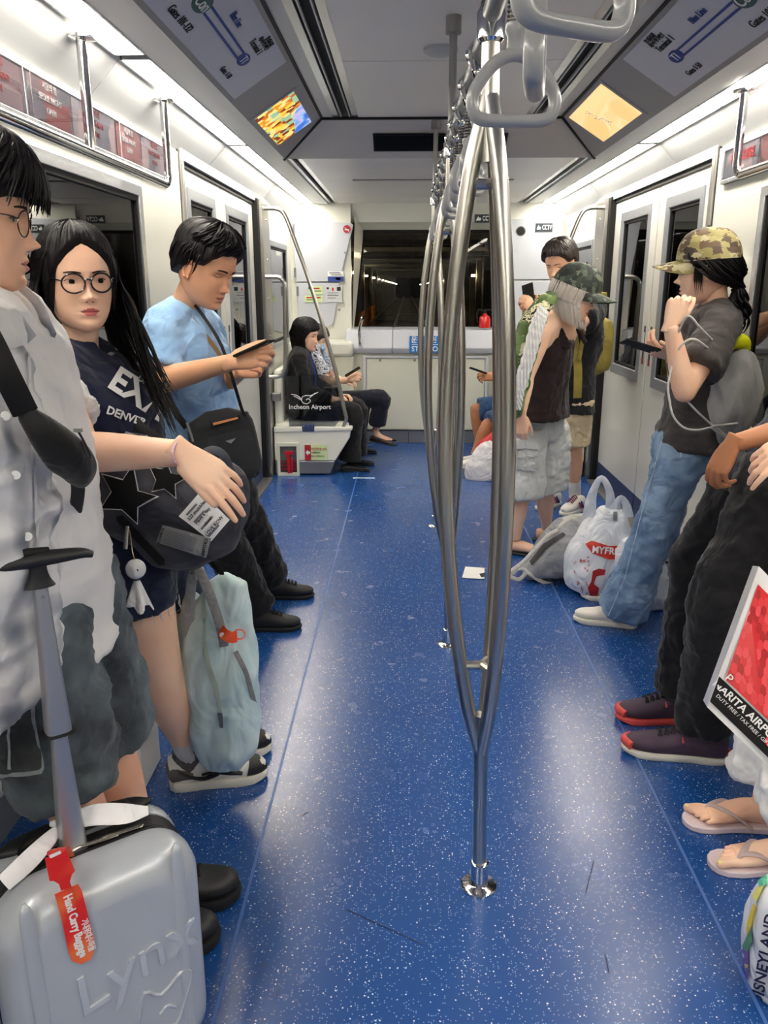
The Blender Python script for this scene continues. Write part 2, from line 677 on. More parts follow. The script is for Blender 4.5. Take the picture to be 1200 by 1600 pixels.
# ============================================================ ROOM SHELL
Y0, YF = -2.6, 8.1            # rear cut-off of the longer car, front end of the saloon
XL, XR = CX - HW, CX + HW
def X(s, d=HW):
    return CX + s * d

floor = structure('floor', MB().box((XL - 0.12, Y0, -0.05), (XR + 0.12, YF + 0.6, 0.0)), M_FLOOR, smooth=0)
for s in (-1, 1):
    x = X(s, 0.585)
    MB().box((x - 0.004, Y0, -0.001), (x + 0.004, 7.87, 0.0012)).build('floor_seam', M_SEAM, floor, smooth=0)
MB().box((-0.43, 6.33, -0.001), (-0.25, 6.35, 0.0014), 0, Matrix.Rotation(0.0, 4, 'Z')).build('floor_mark', M_TXW, floor, smooth=0)
sc_ = MB()
for p0, p1 in (((482, 1268), (470, 1275)), ((436, 1545), (432, 1558)), ((928, 1345), (915, 1395)), ((945, 1490), (952, 1520)), ((411, 1505), (418, 1510)), ((540, 1420), (660, 1475))):
    a, b_ = onz(*p0, 0.0012), onz(*p1, 0.0012)
    t = (b_ - a).normalized(); q = V(-t.y, t.x, 0) * 0.0012
    sc_.add([a - q, b_ - q, b_ + q, a + q], [(0, 1, 2, 3)])
sc_.build('scuff', mat('scuff_dark', (16, 30, 66), 0.5), floor, smooth=0, kind='stuff')

# ---- ceiling: profile pieces (d, z)
ceiling = structure('ceiling')
def strip(d0, z0, d1, z1, y0, y1, m, name, parent, th=0.012, s_list=(-1, 1), bevel=0.0):
    for s in s_list:
        MB().prism([(X(s, d0), y0, z0), (X(s, d1), y0, z1), (X(s, d1), y1, z1), (X(s, d0), y1, z0)], (0, 0, th)).build(name, m, parent, smooth=0, bevel=bevel)
ZC, ZL = 2.42, 2.265
# recessed centre panels
for y0, y1 in ((Y0, -0.6), (-0.595, 1.6), (1.606, 3.775), (3.781, 4.94)):
    MB().box((CX - 0.468, y0 + 0.002, ZC), (CX + 0.468, y1 - 0.002, ZC + 0.012)).build('ceiling_panel', M_CEIL, ceiling, smooth=0, bevel=0.002)
strip(0.612, ZC, 0.668, ZC, Y0, 4.95, M_CEIL2, 'ceiling_channel', ceiling)
strip(0.668, ZC - 0.004, 0.682, ZC - 0.006, Y0, 4.95, M_BLACK, 'ceiling_joint', ceiling)
# bright strip and outer cove
strip(0.94, ZL - 0.012, 1.085, ZL, Y0, YF + 0.05, M_CEIL2, 'ceiling_strip', ceiling)
for y0, y1 in ((Y0, 0.6), (0.604, 3.1), (3.104, 4.85), (4.854, 6.62), (6.624, YF + 0.05)):
    strip(1.195, 2.275, 1.262, 2.205, y0, y1, M_CEIL2, 'ceiling_cove', ceiling)
    strip(1.262, 2.205, 1.36, 2.11, y0, y1, M_CEIL2, 'ceiling_cove', ceiling)
# roof above everything so nothing leaks
MB().box((XL - 0.3, Y0, 2.5), (XR + 0.3, YF + 0.8, 2.52)).build('roof_skin', M_BLACK, ceiling, smooth=0)
# lower ceiling beyond the display beam
for y0, y1 in ((5.30, 6.36), (6.48, 7.6), (7.605, 8.62)):
    MB().box((CX - 0.845, y0, ZL), (CX + 0.845, y1 - 0.004, ZL + 0.012)).build('ceiling_panel', M_CEIL, ceiling, smooth=0, bevel=0.002)
# dark return slot with louvres
MB().box((CX - 0.845, 6.356, ZL + 0.03), (CX + 0.845, 6.476, ZL + 0.04)).build('slot_back', M_SLOT, ceiling, smooth=0)
for a, b_ in ((-0.845, -0.60), (0.60, 0.845)):
    MB().box((CX + a, 6.357, ZL), (CX + b_, 6.475, ZL + 0.012)).build('ceiling_panel', M_CEIL, ceiling, smooth=0)
for k in range(2):
    MB().cbox((CX - 0.16 + 0.6 * k, 6.416, ZL + 0.015), (0.02, 0.12, 0.02)).build('slot_divider', M_STEELD, ceiling, smooth=0)
for k in range(3):
    MB().cbox((CX, 6.385 + 0.03 * k, ZL + 0.012), (1.2, 0.004, 0.018)).build('louvre', M_FASC, ceiling, smooth=0)
# long air vents with dark slots
def vent(s, d0, d1, y0, y1, z, parent):
    v = thing('air_vent', '', 'vent', (X(s, (d0 + d1) / 2), (y0 + y1) / 2, z))
    n = 3
    MB().box((min(X(s, d0), X(s, d1)), y0, z + 0.03), (max(X(s, d0), X(s, d1)), y1, z + 0.035)).build('backing', M_SLOT, v, smooth=0)
    wd = d1 - d0
    for k in range(n + 1):
        c = d0 + wd * (k / n)
        w = 0.034 if k in (0, n) else 0.006
        cc = c + (w / 2 if k == 0 else -w / 2 if k == n else 0)
        MB().cbox((X(s, cc), (y0 + y1) / 2, z + 0.008), (w, y1 - y0, 0.016)).build('slat', M_ALU if k in (0, n) else M_CEIL2, v, smooth=0)
    return v
for s, w in ((-1, 'left'), (1, 'right')):
    v = vent(s, 0.468, 0.612, Y0, 4.935, ZC, None); v['label'] = 'long slotted air vent in the recessed ceiling, %s of the strap rail' % w
    v = vent(s, 0.845, 0.94, 5.3, 8.6, ZL, None); v['label'] = 'slotted air vent in the low ceiling by the front cab, %s side' % w
# sloped display fascia: dark grey board, lighter map panel
def fpt(s, t, y):
    return V(X(s, 0.682 + (0.94 - 0.682) * t), y, 2.414 + (2.252 - 2.414) * t)
for s in (-1, 1):
    MB().prism([fpt(s, 0, Y0), fpt(s, 1, Y0), fpt(s, 1, 5.29), fpt(s, 0, 4.95)], (0, 0, 0.02)).build('ceiling_fascia', M_FASC, ceiling, smooth=0)
# display beam across the car
bm_ = [(X(-1, 0.682), 4.95, ZC), (X(1, 0.682), 4.95, ZC), (X(1, 0.94), 5.29, 2.255), (X(-1, 0.94), 5.29, 2.255)]
MB().prism(bm_, (0, 0.02, 0.02)).build('display_beam', M_FASC2, ceiling, smooth=0)
MB().prism([(X(-1, 0.94), 5.29, 2.255), (X(1, 0.94), 5.29, 2.255), (X(1, 0.94), 5.30, 2.265), (X(-1, 0.94), 5.30, 2.265)], (0, 0.004, 0.012)).build('beam_lip', M_ALU, ceiling, smooth=0)
for s in (-1, 1):
    a, b_ = V(X(s, 0.672), 4.93, 2.416), V(X(s, 0.945), 5.285, 2.25)
    MB().loft([a, b_], 0.009, seg=6).build('beam_joint', M_BLACK, ceiling)
MB().box((X(-1, 0.67), 4.935, ZC - 0.012), (X(1, 0.67), 4.955, ZC + 0.004)).build('beam_joint', M_BLACK, ceiling, smooth=0)

# black sign window in the beam
def on_beam(x, t):          # t 0 top .. 1 bottom
    return V(x, 4.95 + 0.34 * t - 0.004, 2.42 - 0.165 * t - 0.004)
sg = thing('display_screen', 'wide black unlit text display in the grey ceiling beam', 'display', (CX, 5.1, 2.33))
sx0, sx1 = at(583, 215, 5.1).x, at(793, 215, 5.1).x
MB().prism([on_beam(sx0, 0.36), on_beam(sx1, 0.36), on_beam(sx1, 0.78), on_beam(sx0, 0.78)], (0, -0.004, -0.006)).build('bezel', M_BLACK, sg, smooth=0)
MB().prism([on_beam(sx0 + .01, 0.4), on_beam(sx1 - .01, 0.4), on_beam(sx1 - .01, 0.74), on_beam(sx0 + .01, 0.74)], (0, -0.006, -0.008)).build('screen', mat('unlit_screen', (3, 3, 4), 0.5, spec=.1), sg, smooth=0)

# ---- route map panels and TV screens on the fascia
def fnormal(s):
    a, b_ = fpt(s, 0, 0), fpt(s, 1, 0)
    t = (b_ - a).normalized()
    n = V(0, 1, 0).cross(t)
    return n if n.z < 0 else -n
M_TVF = mat('tv_bezel', (150, 152, 160), 0.5)
M_GREEN = mat('map_teal', (24, 84, 84), 0.5)
M_BROWN = mat('map_orange', (184, 98, 66), 0.5)
for s, w in ((-1, 'left'), (1, 'right')):
    n = fnormal(s)
    ym = 3.70
    mp_ = thing('route_map', 'grey route map panel with two blue lines on the %s ceiling fascia' % w, 'map', fpt(s, 0.5, 2.4))
    y_top = 0.9
    MB().prism([fpt(s, .06, y_top) + n * .001, fpt(s, .93, y_top) + n * .001, fpt(s, .93, ym) + n * .001, fpt(s, .06, ym) + n * .001], n * 0.003).build('panel', M_MAP, mp_, smooth=0)
    up = (fpt(s, 0, 0) - fpt(s, 1, 0)).normalized()
    rd = V(0, 1, 0) if s < 0 else V(0, -1, 0)
    def put(t, y): return fpt(s, t, y) + n * 0.005
    def ell(t, y, ry, rt, m, nm):
        c = put(t, y)
        MB().prism([c + V(0, math.cos(a) * ry, 0) + up * (math.sin(a) * rt) for a in [2 * math.pi * k / 28 for k in range(28)]], n * 0.002).build(nm, m, mp_, smooth=0)
    def bar(t, ya, yb, wd, m):
        c0, c1 = put(t, ya), put(t, yb)
        MB().prism([c0 - up * wd, c1 - up * wd, c1 + up * wd, c0 + up * wd], n * 0.0012).build('map_line', m, mp_, smooth=0)
    yT, yC = 3.36, 2.73
    for t in (0.46, 0.56):
        bar(t, yC, yT, 0.0045, M_TXBL)
        bar(t, yC - 0.9, yC, 0.0045, M_BROWN)
    ell(0.51, yT, 0.058, 0.028, M_TXBL, 'map_dot'); ell(0.51, yC, 0.066, 0.036, M_GREEN, 'map_dot')
    text('T1', 0.05, put(.51, yT), rd, up, M_TXW, mp_, lift=0.003)
    text('Con', 0.062, put(.51, yC), rd, up, M_TXW, mp_, lift=0.003)
    lo, hi = (0.78, 0.24)
    text('Gates 101-132', 0.042, put(lo, yC), rd, up, M_TXB, mp_, sx=0.9)
    text('Gates 1-50', 0.036, put(lo, yT), rd, up, M_TXB, mp_, sx=0.9)
    text('Blue Line', 0.040, put(0.32, yC + 0.27), rd, up, M_TXBL, mp_, sx=0.9)
    text('Terminal 1', 0.042, put(0.30, yT - 0.03), rd, up, M_TXB, mp_, sx=0.95)
    text('제1여객터미널', 0.026, put(0.20, yT - 0.01), rd, up, M_TXB, mp_)
    text('第1航站楼', 0.024, put(0.125, yT + 0.01), rd, up, M_TXB, mp_)
    text('Orange Line', 0.042, put(0.28, yC - 0.4), rd, up, M_BROWN, mp_)
    # TV
    if s < 0:
        tvm = ramp_mat('tv_picture_warm', [(120, 50, 20), (236, 150, 24), (250, 206, 70), (200, 110, 30), (150, 190, 150), (250, 225, 140)], 26, emit=.75, bump=0, vor=True, distort=.8)
    else:
        tvm = ramp_mat('tv_picture_sand', [(236, 198, 130), (242, 206, 142), (250, 220, 160), (240, 204, 140), (246, 214, 150)], 5, emit=.75, bump=0, detail=0, distort=0)
    q = [onx_p for onx_p in ()]
    y0_, y1_ = (4.05, 4.62)
    if s < 0:
        tl, tr, br, bl = (0.36, 4.10), (0.10, 4.62), (0.12, 4.62), (0.8, 4.1)
    n0 = fpt(s, 0, 0)
    def on_f(px, py):
        d = _ray(px, py)
        p = EYE + d * ((n0 - EYE).dot(n) / d.dot(n))
        return (p - n0).dot(fpt(s, 1, 0) - n0) / (fpt(s, 1, 0) - n0).length_squared, p.y
    cs4 = [on_f(*q_) for q_ in (((402, 190), (452, 138), (487, 185), (435, 228)) if s < 0 else ((893, 180), (943, 125), (1000, 180), (940, 222)))]
    ta, tb = sum(sorted(c_[0] for c_ in cs4)[:2]) / 2, sum(sorted(c_[0] for c_ in cs4)[2:]) / 2
    ya, yb = sum(sorted(c_[1] for c_ in cs4)[:2]) / 2, sum(sorted(c_[1] for c_ in cs4)[2:]) / 2
    print('TV', s, ta, tb, ya, yb)
    tv = thing('television_screen', 'lit ceiling television showing a golden and blue picture, left side' if s < 0 else 'lit ceiling television showing a sandy yellow map picture, right side', 'screen', fpt(s, .5, 4.4))
    MB().prism([fpt(s, ta - .06, ya - .03) + n * .001, fpt(s, tb + .06, ya - .03) + n * .001, fpt(s, tb + .06, yb + .03) + n * .001, fpt(s, ta - .06, yb + .03) + n * .001], n * 0.002).build('bezel', M_TVF, tv, smooth=0)
    MB().prism([fpt(s, ta, ya) + n * .003, fpt(s, tb, ya) + n * .003, fpt(s, tb, yb) + n * .003, fpt(s, ta, yb) + n * .003], n * 0.002).build('picture', tvm, tv, smooth=0)
    if s < 0:
        MB().prism([fpt(s, ta, ya + .35 * (yb - ya)) + n * .0052, fpt(s, 0.40, ya + .5 * (yb - ya)) + n * .0052, fpt(s, 0.45, ya + .8 * (yb - ya)) + n * .0052, fpt(s, .55, yb) + n * .0052, fpt(s, ta, yb) + n * .0052], n * 0.0005).build('picture_sky',
            ramp_mat('tv_sky', [(60, 110, 200), (90, 140, 220), (160, 190, 235), (200, 180, 220), (110, 160, 230)], 7, emit=.75, bump=0), tv, smooth=0)
    else:
        g = MB()
        rr = random.Random(4)
        for k in range(40):
            u_ = rr.random()
            c = fpt(s, 0.25 + 0.42 * u_ + rr.uniform(-.05, .05), 4.6 - 0.1 * u_ + rr.uniform(-.03, .03)) + n * 0.0056
            g.cbox(c, (0.006, 0.012, 0.0006))
        g.build('picture_mark', mat('tv_marks', (70, 110, 130), 0.5, emit=0.6), tv, smooth=0, kind='stuff')

# ---- ceiling lamps
def lamp(s, y0, y1, label):
    l = thing('ceiling_light', label, 'light', (X(s, 1.14), (y0 + y1) / 2, 2.27))
    a, b_ = sorted((X(s, 1.088), X(s, 1.192)))
    MB().box((a + 0.004, y0 + 0.004, 2.268), (b_ - 0.004, y1 - 0.004, 2.280)).build('diffuser', M_LAMP, l, smooth=0)
    f = MB()
    f.box((a - 0.004, y0, 2.262), (a + 0.004, y1, 2.286)); f.box((b_ - 0.004, y0, 2.262), (b_ + 0.004, y1, 2.286))
    f.box((a, y0, 2.262), (b_, y0 + 0.004, 2.286)); f.box((a, y1 - 0.004, 2.262), (b_, y1, 2.286))
    f.build('frame', M_ALU, l, smooth=0)
    return l
ordn = ['nearest', 'second', 'third', 'fourth', 'fifth', 'sixth', 'seventh']
LY = [(Y0 + .1, -0.75), (-0.73, 1.3), (1.32, 3.03), (3.09, 3.90), (3.91, 4.82), (4.87, 6.58), (6.62, 7.5), (7.54, 8.07)]
for s, w in ((-1, 'left'), (1, 'right')):
    for i, (a, b_) in enumerate(LY):
        lamp(s, a, b_, 'lit white ceiling light panel in the %s row, %s' % (w, ['behind the viewer', 'just overhead', 'largest in view', 'beside the map panel', 'beside the television', 'beyond the television', 'second from the front cab', 'last before the front cab'][i]))
lt = thing('ceiling_light', 'slim white light tube above the front window', 'light', (0.2, 8.2, 2.25))
a_, b_ = at(604, 329, 8.2), at(800, 329, 8.2)
MB().box((a_.x, 8.17, 2.235), (b_.x, 8.23, 2.26)).build('diffuser', M_LAMP, lt, smooth=0, bevel=0.004)
MB().box((a_.x - .01, 8.16, 2.258), (b_.x + .01, 8.24, 2.268)).build('frame', M_ALU, lt, smooth=0)

# ---- side walls
def side_x(s, dx=0.0):
    return X(s, HW + dx)
def wbox(mb, s, d0, d1, y0, y1, z0, z1, m=0):
    a, b_ = sorted((X(s, d0), X(s, d1)))
    return mb.box((a, y0, z0), (b_, y1, z1), m)
win_n = 0
door_n = 0
for s, w in ((-1, 'left'), (1, 'right')):
    yw = 3.58 if s < 0 else 3.66
    wall = structure('wall_' + w)
    # near bay: lower wall, window, upper band
    for y0, y1 in ((Y0, -0.2), (-0.19, 1.85), (1.86, yw + 0.02)):
        wbox(MB(), s, HW, HW + 0.05, y0, y1, 0.0, 0.88).build('wall_panel', M_WHITE, wall, smooth=0, bevel=0.003)
    wbox(MB(), s, HW, HW + 0.05, yw + 0.024, 4.225, 0.0, 2.14).build('wall_panel', M_WHITE, wall, smooth=0, bevel=0.004)
    wbox(MB(), s, HW, HW + 0.05, Y0, yw + 0.02, 1.90, 2.14).build('wall_panel', M_WHITE, wall, smooth=0)
    wbox(MB(), s, HW - 0.006, HW + 0.002, Y0, 4.22, 0.0, 0.12).build('baseboard', M_CREAM if s > 0 else M_SKIRT, wall, smooth=0)
    wbox(MB(), s, HW - 0.012, HW + 0.02, 4.235, 4.285, 0.0, 2.15).build('door_post', M_STEEL, wall, smooth=0, bevel=0.004)
    wbox(MB(), s, HW + 0.0, HW + 0.06, 4.22, 4.3, 0.0, 2.15).build('post_gap', M_BLACK, wall, smooth=0)
    # above the door and steel panel beyond it
    wbox(MB(), s, HW - 0.006, HW + 0.06, 4.24, 6.72, 2.11, 2.16).build('door_header', M_CEIL2, wall, smooth=0)
    wbox(MB(), s, HW + 0.01, HW + 0.06, 4.3, 6.3, 2.085, 2.11).build('header_gap', M_BLACK, wall, smooth=0)
    wbox(MB(), s, HW - 0.045, HW + 0.05, 6.33, 6.62, 0.0, 2.13).build('steel_pillar', M_STEEL, wall, smooth=0, bevel=0.004)
    wbox(MB(), s, HW - 0.02, HW + 0.05, 6.26, 6.335, 0.0, 2.13).build('pillar_gap', M_BLACK, wall, smooth=0)
    rv = MB()
    for k in range(7):
        rv.ball((X(s, HW - 0.046), 6.46, 0.25 + 0.29 * k), 0.006, seg=8, rings=6)
    rv.build('rivet', M_CHROME, wall, kind='stuff')
    # wall beyond the pillar with small side window
    wbox(MB(), s, HW, HW + 0.05, 6.62, YF + .1, 0.0, 1.0).build('wall_panel', M_WHITE, wall, smooth=0, bevel=0.003)
    wbox(MB(), s, HW, HW + 0.05, 6.62, YF + .1, 1.86, 2.14).build('wall_panel', M_WHITE, wall, smooth=0, bevel=0.003)
    wbox(MB(), s, HW, HW + 0.05, 6.62, 6.85, 1.0, 1.86).build('wall_panel', M_WHITE, wall, smooth=0, bevel=0.003)
    wbox(MB(), s, HW, HW + 0.05, 7.8, YF + .1, 1.0, 1.86).build('wall_panel', M_WHITE, wall, smooth=0, bevel=0.003)
    for (ya, yb, za, zb) in ((-1.6, yw, 0.88, 1.90), (6.85, 7.8, 1.0, 1.86)):
        win_n += 1
        wn = structure('window_%d' % win_n)
        x_ = X(s, HW)
        def loop(g, d=0.0):
            return [(X(s, HW + d), ya + g, za + g), (X(s, HW + d), yb - g, za + g), (X(s, HW + d), yb - g, zb - g), (X(s, HW + d), ya + g, zb - g)]
        MB().frame(loop(-0.01, -0.008), loop(0.035, -0.008), (s * 0.03, 0, 0)).build('window_frame', M_FRAME if ya > 0 else M_ALU, wn, smooth=0, bevel=0.003)
        MB().frame(loop(0.03, 0.0), loop(0.055, 0.0), (s * 0.02, 0, 0)).build('window_gasket', M_BLACK, wn, smooth=0)
        MB().prism(loop(0.05, 0.012), (s * 0.006, 0, 0)).build('pane', M_GLASS, wn, smooth=0)
    # sliding doors
    door_n += 1
    dr = structure('door_%d' % door_n)
    for k, (ya, yb) in enumerate(((4.305, 5.195), (5.215, 6.255))):
        if k == 0: wy = (4.47, 5.0)
        else: wy = (5.40, 6.02)
        za, zb = 0.95, 1.95
        d0, d1 = HW + 0.02, HW + 0.055
        lf = MB()
        def ol(g0, g1, h0, h1):
            return [(X(s, d0), ya + g0, 0.14), (X(s, d0), yb, 0.14), (X(s, d0), yb, 2.09), (X(s, d0), ya, 2.09)]
        o_ = [(X(s, d0), ya, 0.17), (X(s, d0), yb, 0.17), (X(s, d0), yb, 2.09), (X(s, d0), ya, 2.09)]
        i_ = [(X(s, d0), wy[0], za), (X(s, d0), wy[1], za), (X(s, d0), wy[1], zb), (X(s, d0), wy[0], zb)]
        MB().frame(o_, i_, (s * 0.035, 0, 0)).build('door_leaf', M_DOOR, dr, smooth=0, bevel=0.002)
        g = 0.055
        o2 = [(X(s, d0 - 0.006), wy[0] - g, za - g), (X(s, d0 - 0.006), wy[1] + g, za - g), (X(s, d0 - 0.006), wy[1] + g, zb + g), (X(s, d0 - 0.006), wy[0] - g, zb + g)]
        i2 = [(X(s, d0 - 0.006), wy[0] + .012, za + .012), (X(s, d0 - 0.006), wy[1] - .012, za + .012), (X(s, d0 - 0.006), wy[1] - .012, zb - .012), (X(s, d0 - 0.006), wy[0] + .012, zb - .012)]
        MB().frame(o2, i2, (s * 0.02, 0, 0)).build('window_frame', M_FRAME, dr, smooth=0, bevel=0.006)
        i3 = [(X(s, d0 + .004), wy[0], za), (X(s, d0 + .004), wy[1], za), (X(s, d0 + .004), wy[1], zb), (X(s, d0 + .004), wy[0], zb)]
        i4 = [(X(s, d0 + .004), wy[0] + .03, za + .03), (X(s, d0 + .004), wy[1] - .03, za + .03), (X(s, d0 + .004), wy[1] - .03, zb - .03), (X(s, d0 + .004), wy[0] + .03, zb - .03)]
        MB().frame(i3, i4, (s * 0.02, 0, 0)).build('window_gasket', M_BLACK, dr, smooth=0)
        MB().prism([(p[0] + s * 0.012, p[1], p[2]) for p in i3], (s * 0.005, 0, 0)).build('pane', M_GLASS, dr, smooth=0)
        wbox(MB(), s, d0 - 0.002, d1, ya, yb, 0.02, 0.17).build('door_base', M_NAVY, dr, smooth=0)
        # finger-guard sticker beside the meeting edge
        yy = 5.195 - 0.06 if k == 0 else 5.215 + 0.06
        wbox(MB(), s, d0 - 0.003, d0, yy - .013, yy + .013, 1.02, 1.26).build('sticker', M_DARKSIGN, dr, smooth=0)
        wbox(MB(), s, d0 - 0.004, d0, yy - .013, yy + .013, 1.02, 1.06).build('sticker_red', M_REDP, dr, smooth=0)
        wbox(MB(), s, d0 - 0.005, d0, yy - .006, yy + .006, 1.1, 1.22).build('sticker_print', M_TXW, dr, smooth=0)
    wbox(MB(), s, HW + 0.025, HW + 0.05, 5.193, 5.217, 0.1, 2.09).build('door_seal', M_BLACK, dr, smooth=0)
    wbox(MB(), s, HW - 0.06, HW + 0.03, 4.3, 6.26, -0.001, 0.02).build('door_sill', M_STEELD, dr, smooth=0, bevel=0.003)
    # side door glass jambs end pieces above sill
    # backing outside so nothing but dark tunnel shows
# tunnel outside
TUN = mat('tunnel_concrete', (96, 94, 88), 0.9, var=0.3, vscale=3)
TUND = mat('tunnel_dark', (26, 26, 28), 0.9, var=0.3, vscale=3)
tw = structure('tunnel_wall', MB().box((-2.3, Y0 - 1, -0.6), (-2.25, 170, 3.2)).box((2.75, Y0 - 1, -0.6), (2.8, 170, 3.2)), TUND, smooth=0)
structure('tunnel_roof', MB().box((-2.3, 9.2, 3.2), (2.8, 170, 3.3)).box((-2.3, Y0 - 1, 3.2), (2.8, 9.2, 3.3)), TUND, smooth=0)
structure('tunnel_floor', MB().box((-2.3, 9.0, -0.65), (2.8, 170, -0.6)), TUND, smooth=0)
tn = structure('trim_1')
for k in range(40):
    y = 9.8 + k * 3.0
    MB().frame([(-2.25, y, -.6), (2.75, y, -.6), (2.75, y, 3.2), (-2.25, y, 3.2)], [(-2.05, y, -.4), (2.55, y, -.4), (2.55, y, 2.85), (-2.05, y, 2.85)], (0, 0.16, 0)).build('tunnel_rib', TUN, tn, smooth=0)
for xx in (-0.62, 0.99):
    MB().box((xx - 0.08, 9.0, -0.6), (xx + 0.08, 170, -0.42)).build('guide_rail', mat('rail_steel_%d' % (xx > 0), (150, 145, 130), 0.4, metal=0.6), tn, smooth=0)
MB().box((-1.75, 9.0, -0.2), (-1.70, 170, -0.1)).build('cable_tray', TUN, tn, smooth=0)
M_ORB = mat('rail_post_lit', (196, 120, 50), 0.6)
for k in range(40):
    MB().box((-1.78, 9.4 + k * 0.9, -0.6), (-1.72, 9.46 + k * 0.9, 0.55)).build('guard_post', M_ORB, tn, smooth=0)
M_TL = mat('tunnel_lamp', (255, 225, 180), 0.5, emit=60)
for k in range(17):
    for xx in (-1.95, 2.45):
        tag(MB().cbox((xx, 13 + k * 9, 2.0 if xx < 0 else 1.9), (0.1, 0.5, 0.07)).build('tunnel_lamp', M_TL, None, smooth=0), 'small warm lamp on the tunnel wall seen through the front window', 'lamp', 'tunnel wall lamps')
for k in range(3):
    MB().loft([(-0.3 + .5 * k, 9, 2.9), (0.2, 170, 2.9)], 0.02, seg=6).build('overhead_cable', TUN, tn)
for k in range(14):
    MB().box((-2.2, 9.6 + k * 3.4, 2.45), (2.7, 9.75 + k * 3.4, 2.55)).build('tunnel_duct', TUN, tn, smooth=0)
structure('tunnel_end', MB().box((-2.4, 169, -.7), (2.9, 170, 3.3)), M_SLOT, smooth=0)  # black sheet standing in for the unlit depth of the tunnel
back = structure('wall_rear', MB().box((XL - .1, Y0 - .05, 0), (XR + .1, Y0, 2.5)), M_WHITE, smooth=0)  # added unseen wall for bounce and reflections; the car really runs on

# ---- front wall
wf = structure('wall_front')
def fbox(x0, x1, y0, y1, z0, z1, m, name, bevel=0.004, parent=wf, **k):
    return MB().box((x0, y0, z0), (x1, y1, z1)).build(name, m, parent, smooth=0, bevel=bevel, **k)
wl = at(552, 511, 8.4).x; wr = 2 * CX - wl
wlt = at(568, 362, 8.4).x; wrt = 2 * CX - wlt
ZB, ZT = at(552, 512, 8.4).z, at(568, 361, 8.4).z
for s, w in ((-1, 'left'), (1, 'right')):
    # wall areas either side of the window, cream surround sweeping to the glass
    xb, xt = (wl, wlt) if s < 0 else (wr, wrt)
    xo = X(s, HW + .05)
    xi = X(s, 0.73)
    MB().prism([(xo, YF, 0), (xi, YF, 0), (xi, YF, 2.28), (xo, YF, 2.28)], (0, 0.02, 0)).build('wall_panel', M_WHITE, wf, smooth=0)
    MB().add([(xi, YF, 0.9), (xb, 8.4, ZB), (xt, 8.4, ZT), (X(s, .69), YF, 2.15)], [(0, 1, 2, 3)]).build('window_reveal', M_WHITE, wf, smooth=0)
# header above the window
MB().prism([(X(-1, .95), YF, 2.28), (X(1, .95), YF, 2.28), (X(1, .73), 8.2, 2.1), (X(-1, .73), 8.2, 2.1)], (0, 0.02, 0)).build('header', M_WHITE, wf, smooth=0)
MB().add([(X(-1, .80), 8.15, 2.2), (X(1, .80), 8.15, 2.2), (wrt, 8.4, ZT), (wlt, 8.4, ZT)], [(0, 1, 2, 3)]).build('header', M_CREAM, wf, smooth=0)
win_n += 1
wn = structure('window_%d' % win_n)
MB().prism([(wl, 8.4, ZB), (wr, 8.4, ZB), (wrt, 8.4, ZT), (wlt, 8.4, ZT)], (0, 0.01, 0)).build('pane', M_GLASSF, wn, smooth=0)
MB().frame([(wl - .02, 8.4, ZB - .02), (wr + .02, 8.4, ZB - .02), (wrt + .02, 8.4, ZT + .02), (wlt - .02, 8.4, ZT + .02)], [(wl + .02, 8.4, ZB + .02), (wr - .02, 8.4, ZB + .02), (wrt - .02, 8.4, ZT - .02), (wlt + .02, 8.4, ZT - .02)], (0, -0.015, 0)).build('window_gasket', M_BLACK, wn, smooth=0)
# console
zc = at(600, 516, 7.87).z
cs = thing('driver_console', 'light grey driver console across the front wall under the window', 'console', (CX, 7.9, 0))
xcl, xcr = at(572, 560, 7.87).x, 2 * CX - at(572, 560, 7.87).x
zmid = at(600, 552, 7.87).z; zpan = at(600, 556, 7.87).z; zlow = at(600, 672, 7.87).z
MB().prism([(0, 7.84, zmid), (0, 7.82, zmid + .05), (0, 7.90, zc), (0, 8.42, zc + 0.02), (0, 8.42, zmid)], (0.36, 0, 0)).build('tmp', M_GREYP, cs)
bpy.data.objects.remove(cs.children[0])
w3 = (xcr - xcl)
for a, b_ in ((-0.17, 0.22), (0.223, 0.777), (0.78, 1.17)):
    MB().prism([(xcl + w3 * a, 7.86, zmid), (xcl + w3 * a, 7.83, zmid + .05), (xcl + w3 * a, 7.90, zc), (xcl + w3 * a, 8.42, zc + 0.01), (xcl + w3 * a, 8.42, zmid)], (w3 * (b_ - a), 0, 0)).build('top_section', M_GREYP, cs, bevel=0.008)
fbox(xcl - .25, xcr + .25, 7.90, 8.0, 0.0, zmid, M_CREAM, 'front_panel', parent=cs)
fbox(xcl, xcr, 7.875, 7.90, zlow, zpan - 0.02, M_CREAM, 'access_panel', parent=cs, bevel=0.01)
MB().frame([(xcl - .03, 7.885, zlow), (xcr + .03, 7.885, zlow), (xcr + .03, 7.885, zpan), (xcl - .03, 7.885, zpan)], [(xcl, 7.885, zlow), (xcr, 7.885, zlow), (xcr, 7.885, zpan - .02), (xcl, 7.885, zpan - .02)], (0, -0.025, 0)).build('panel_frame', M_GREYP, cs, smooth=0, bevel=0.003)
for px in (594, 648, 720):
    c = at(px, 563, 7.87)
    MB().lathe(c, [(0, .013), (.008, .011)], (0, -1, 0), 12).build('lock', M_STEELD, cs)
for a, b_ in ((-0.17, 0.36), (0.363, 0.78), (0.783, 1.17)):
    fbox(xcl + w3 * a, xcl + w3 * b_, 7.868, 7.90, 0.0, zlow, M_SKIRT, 'kick_plate', parent=cs)
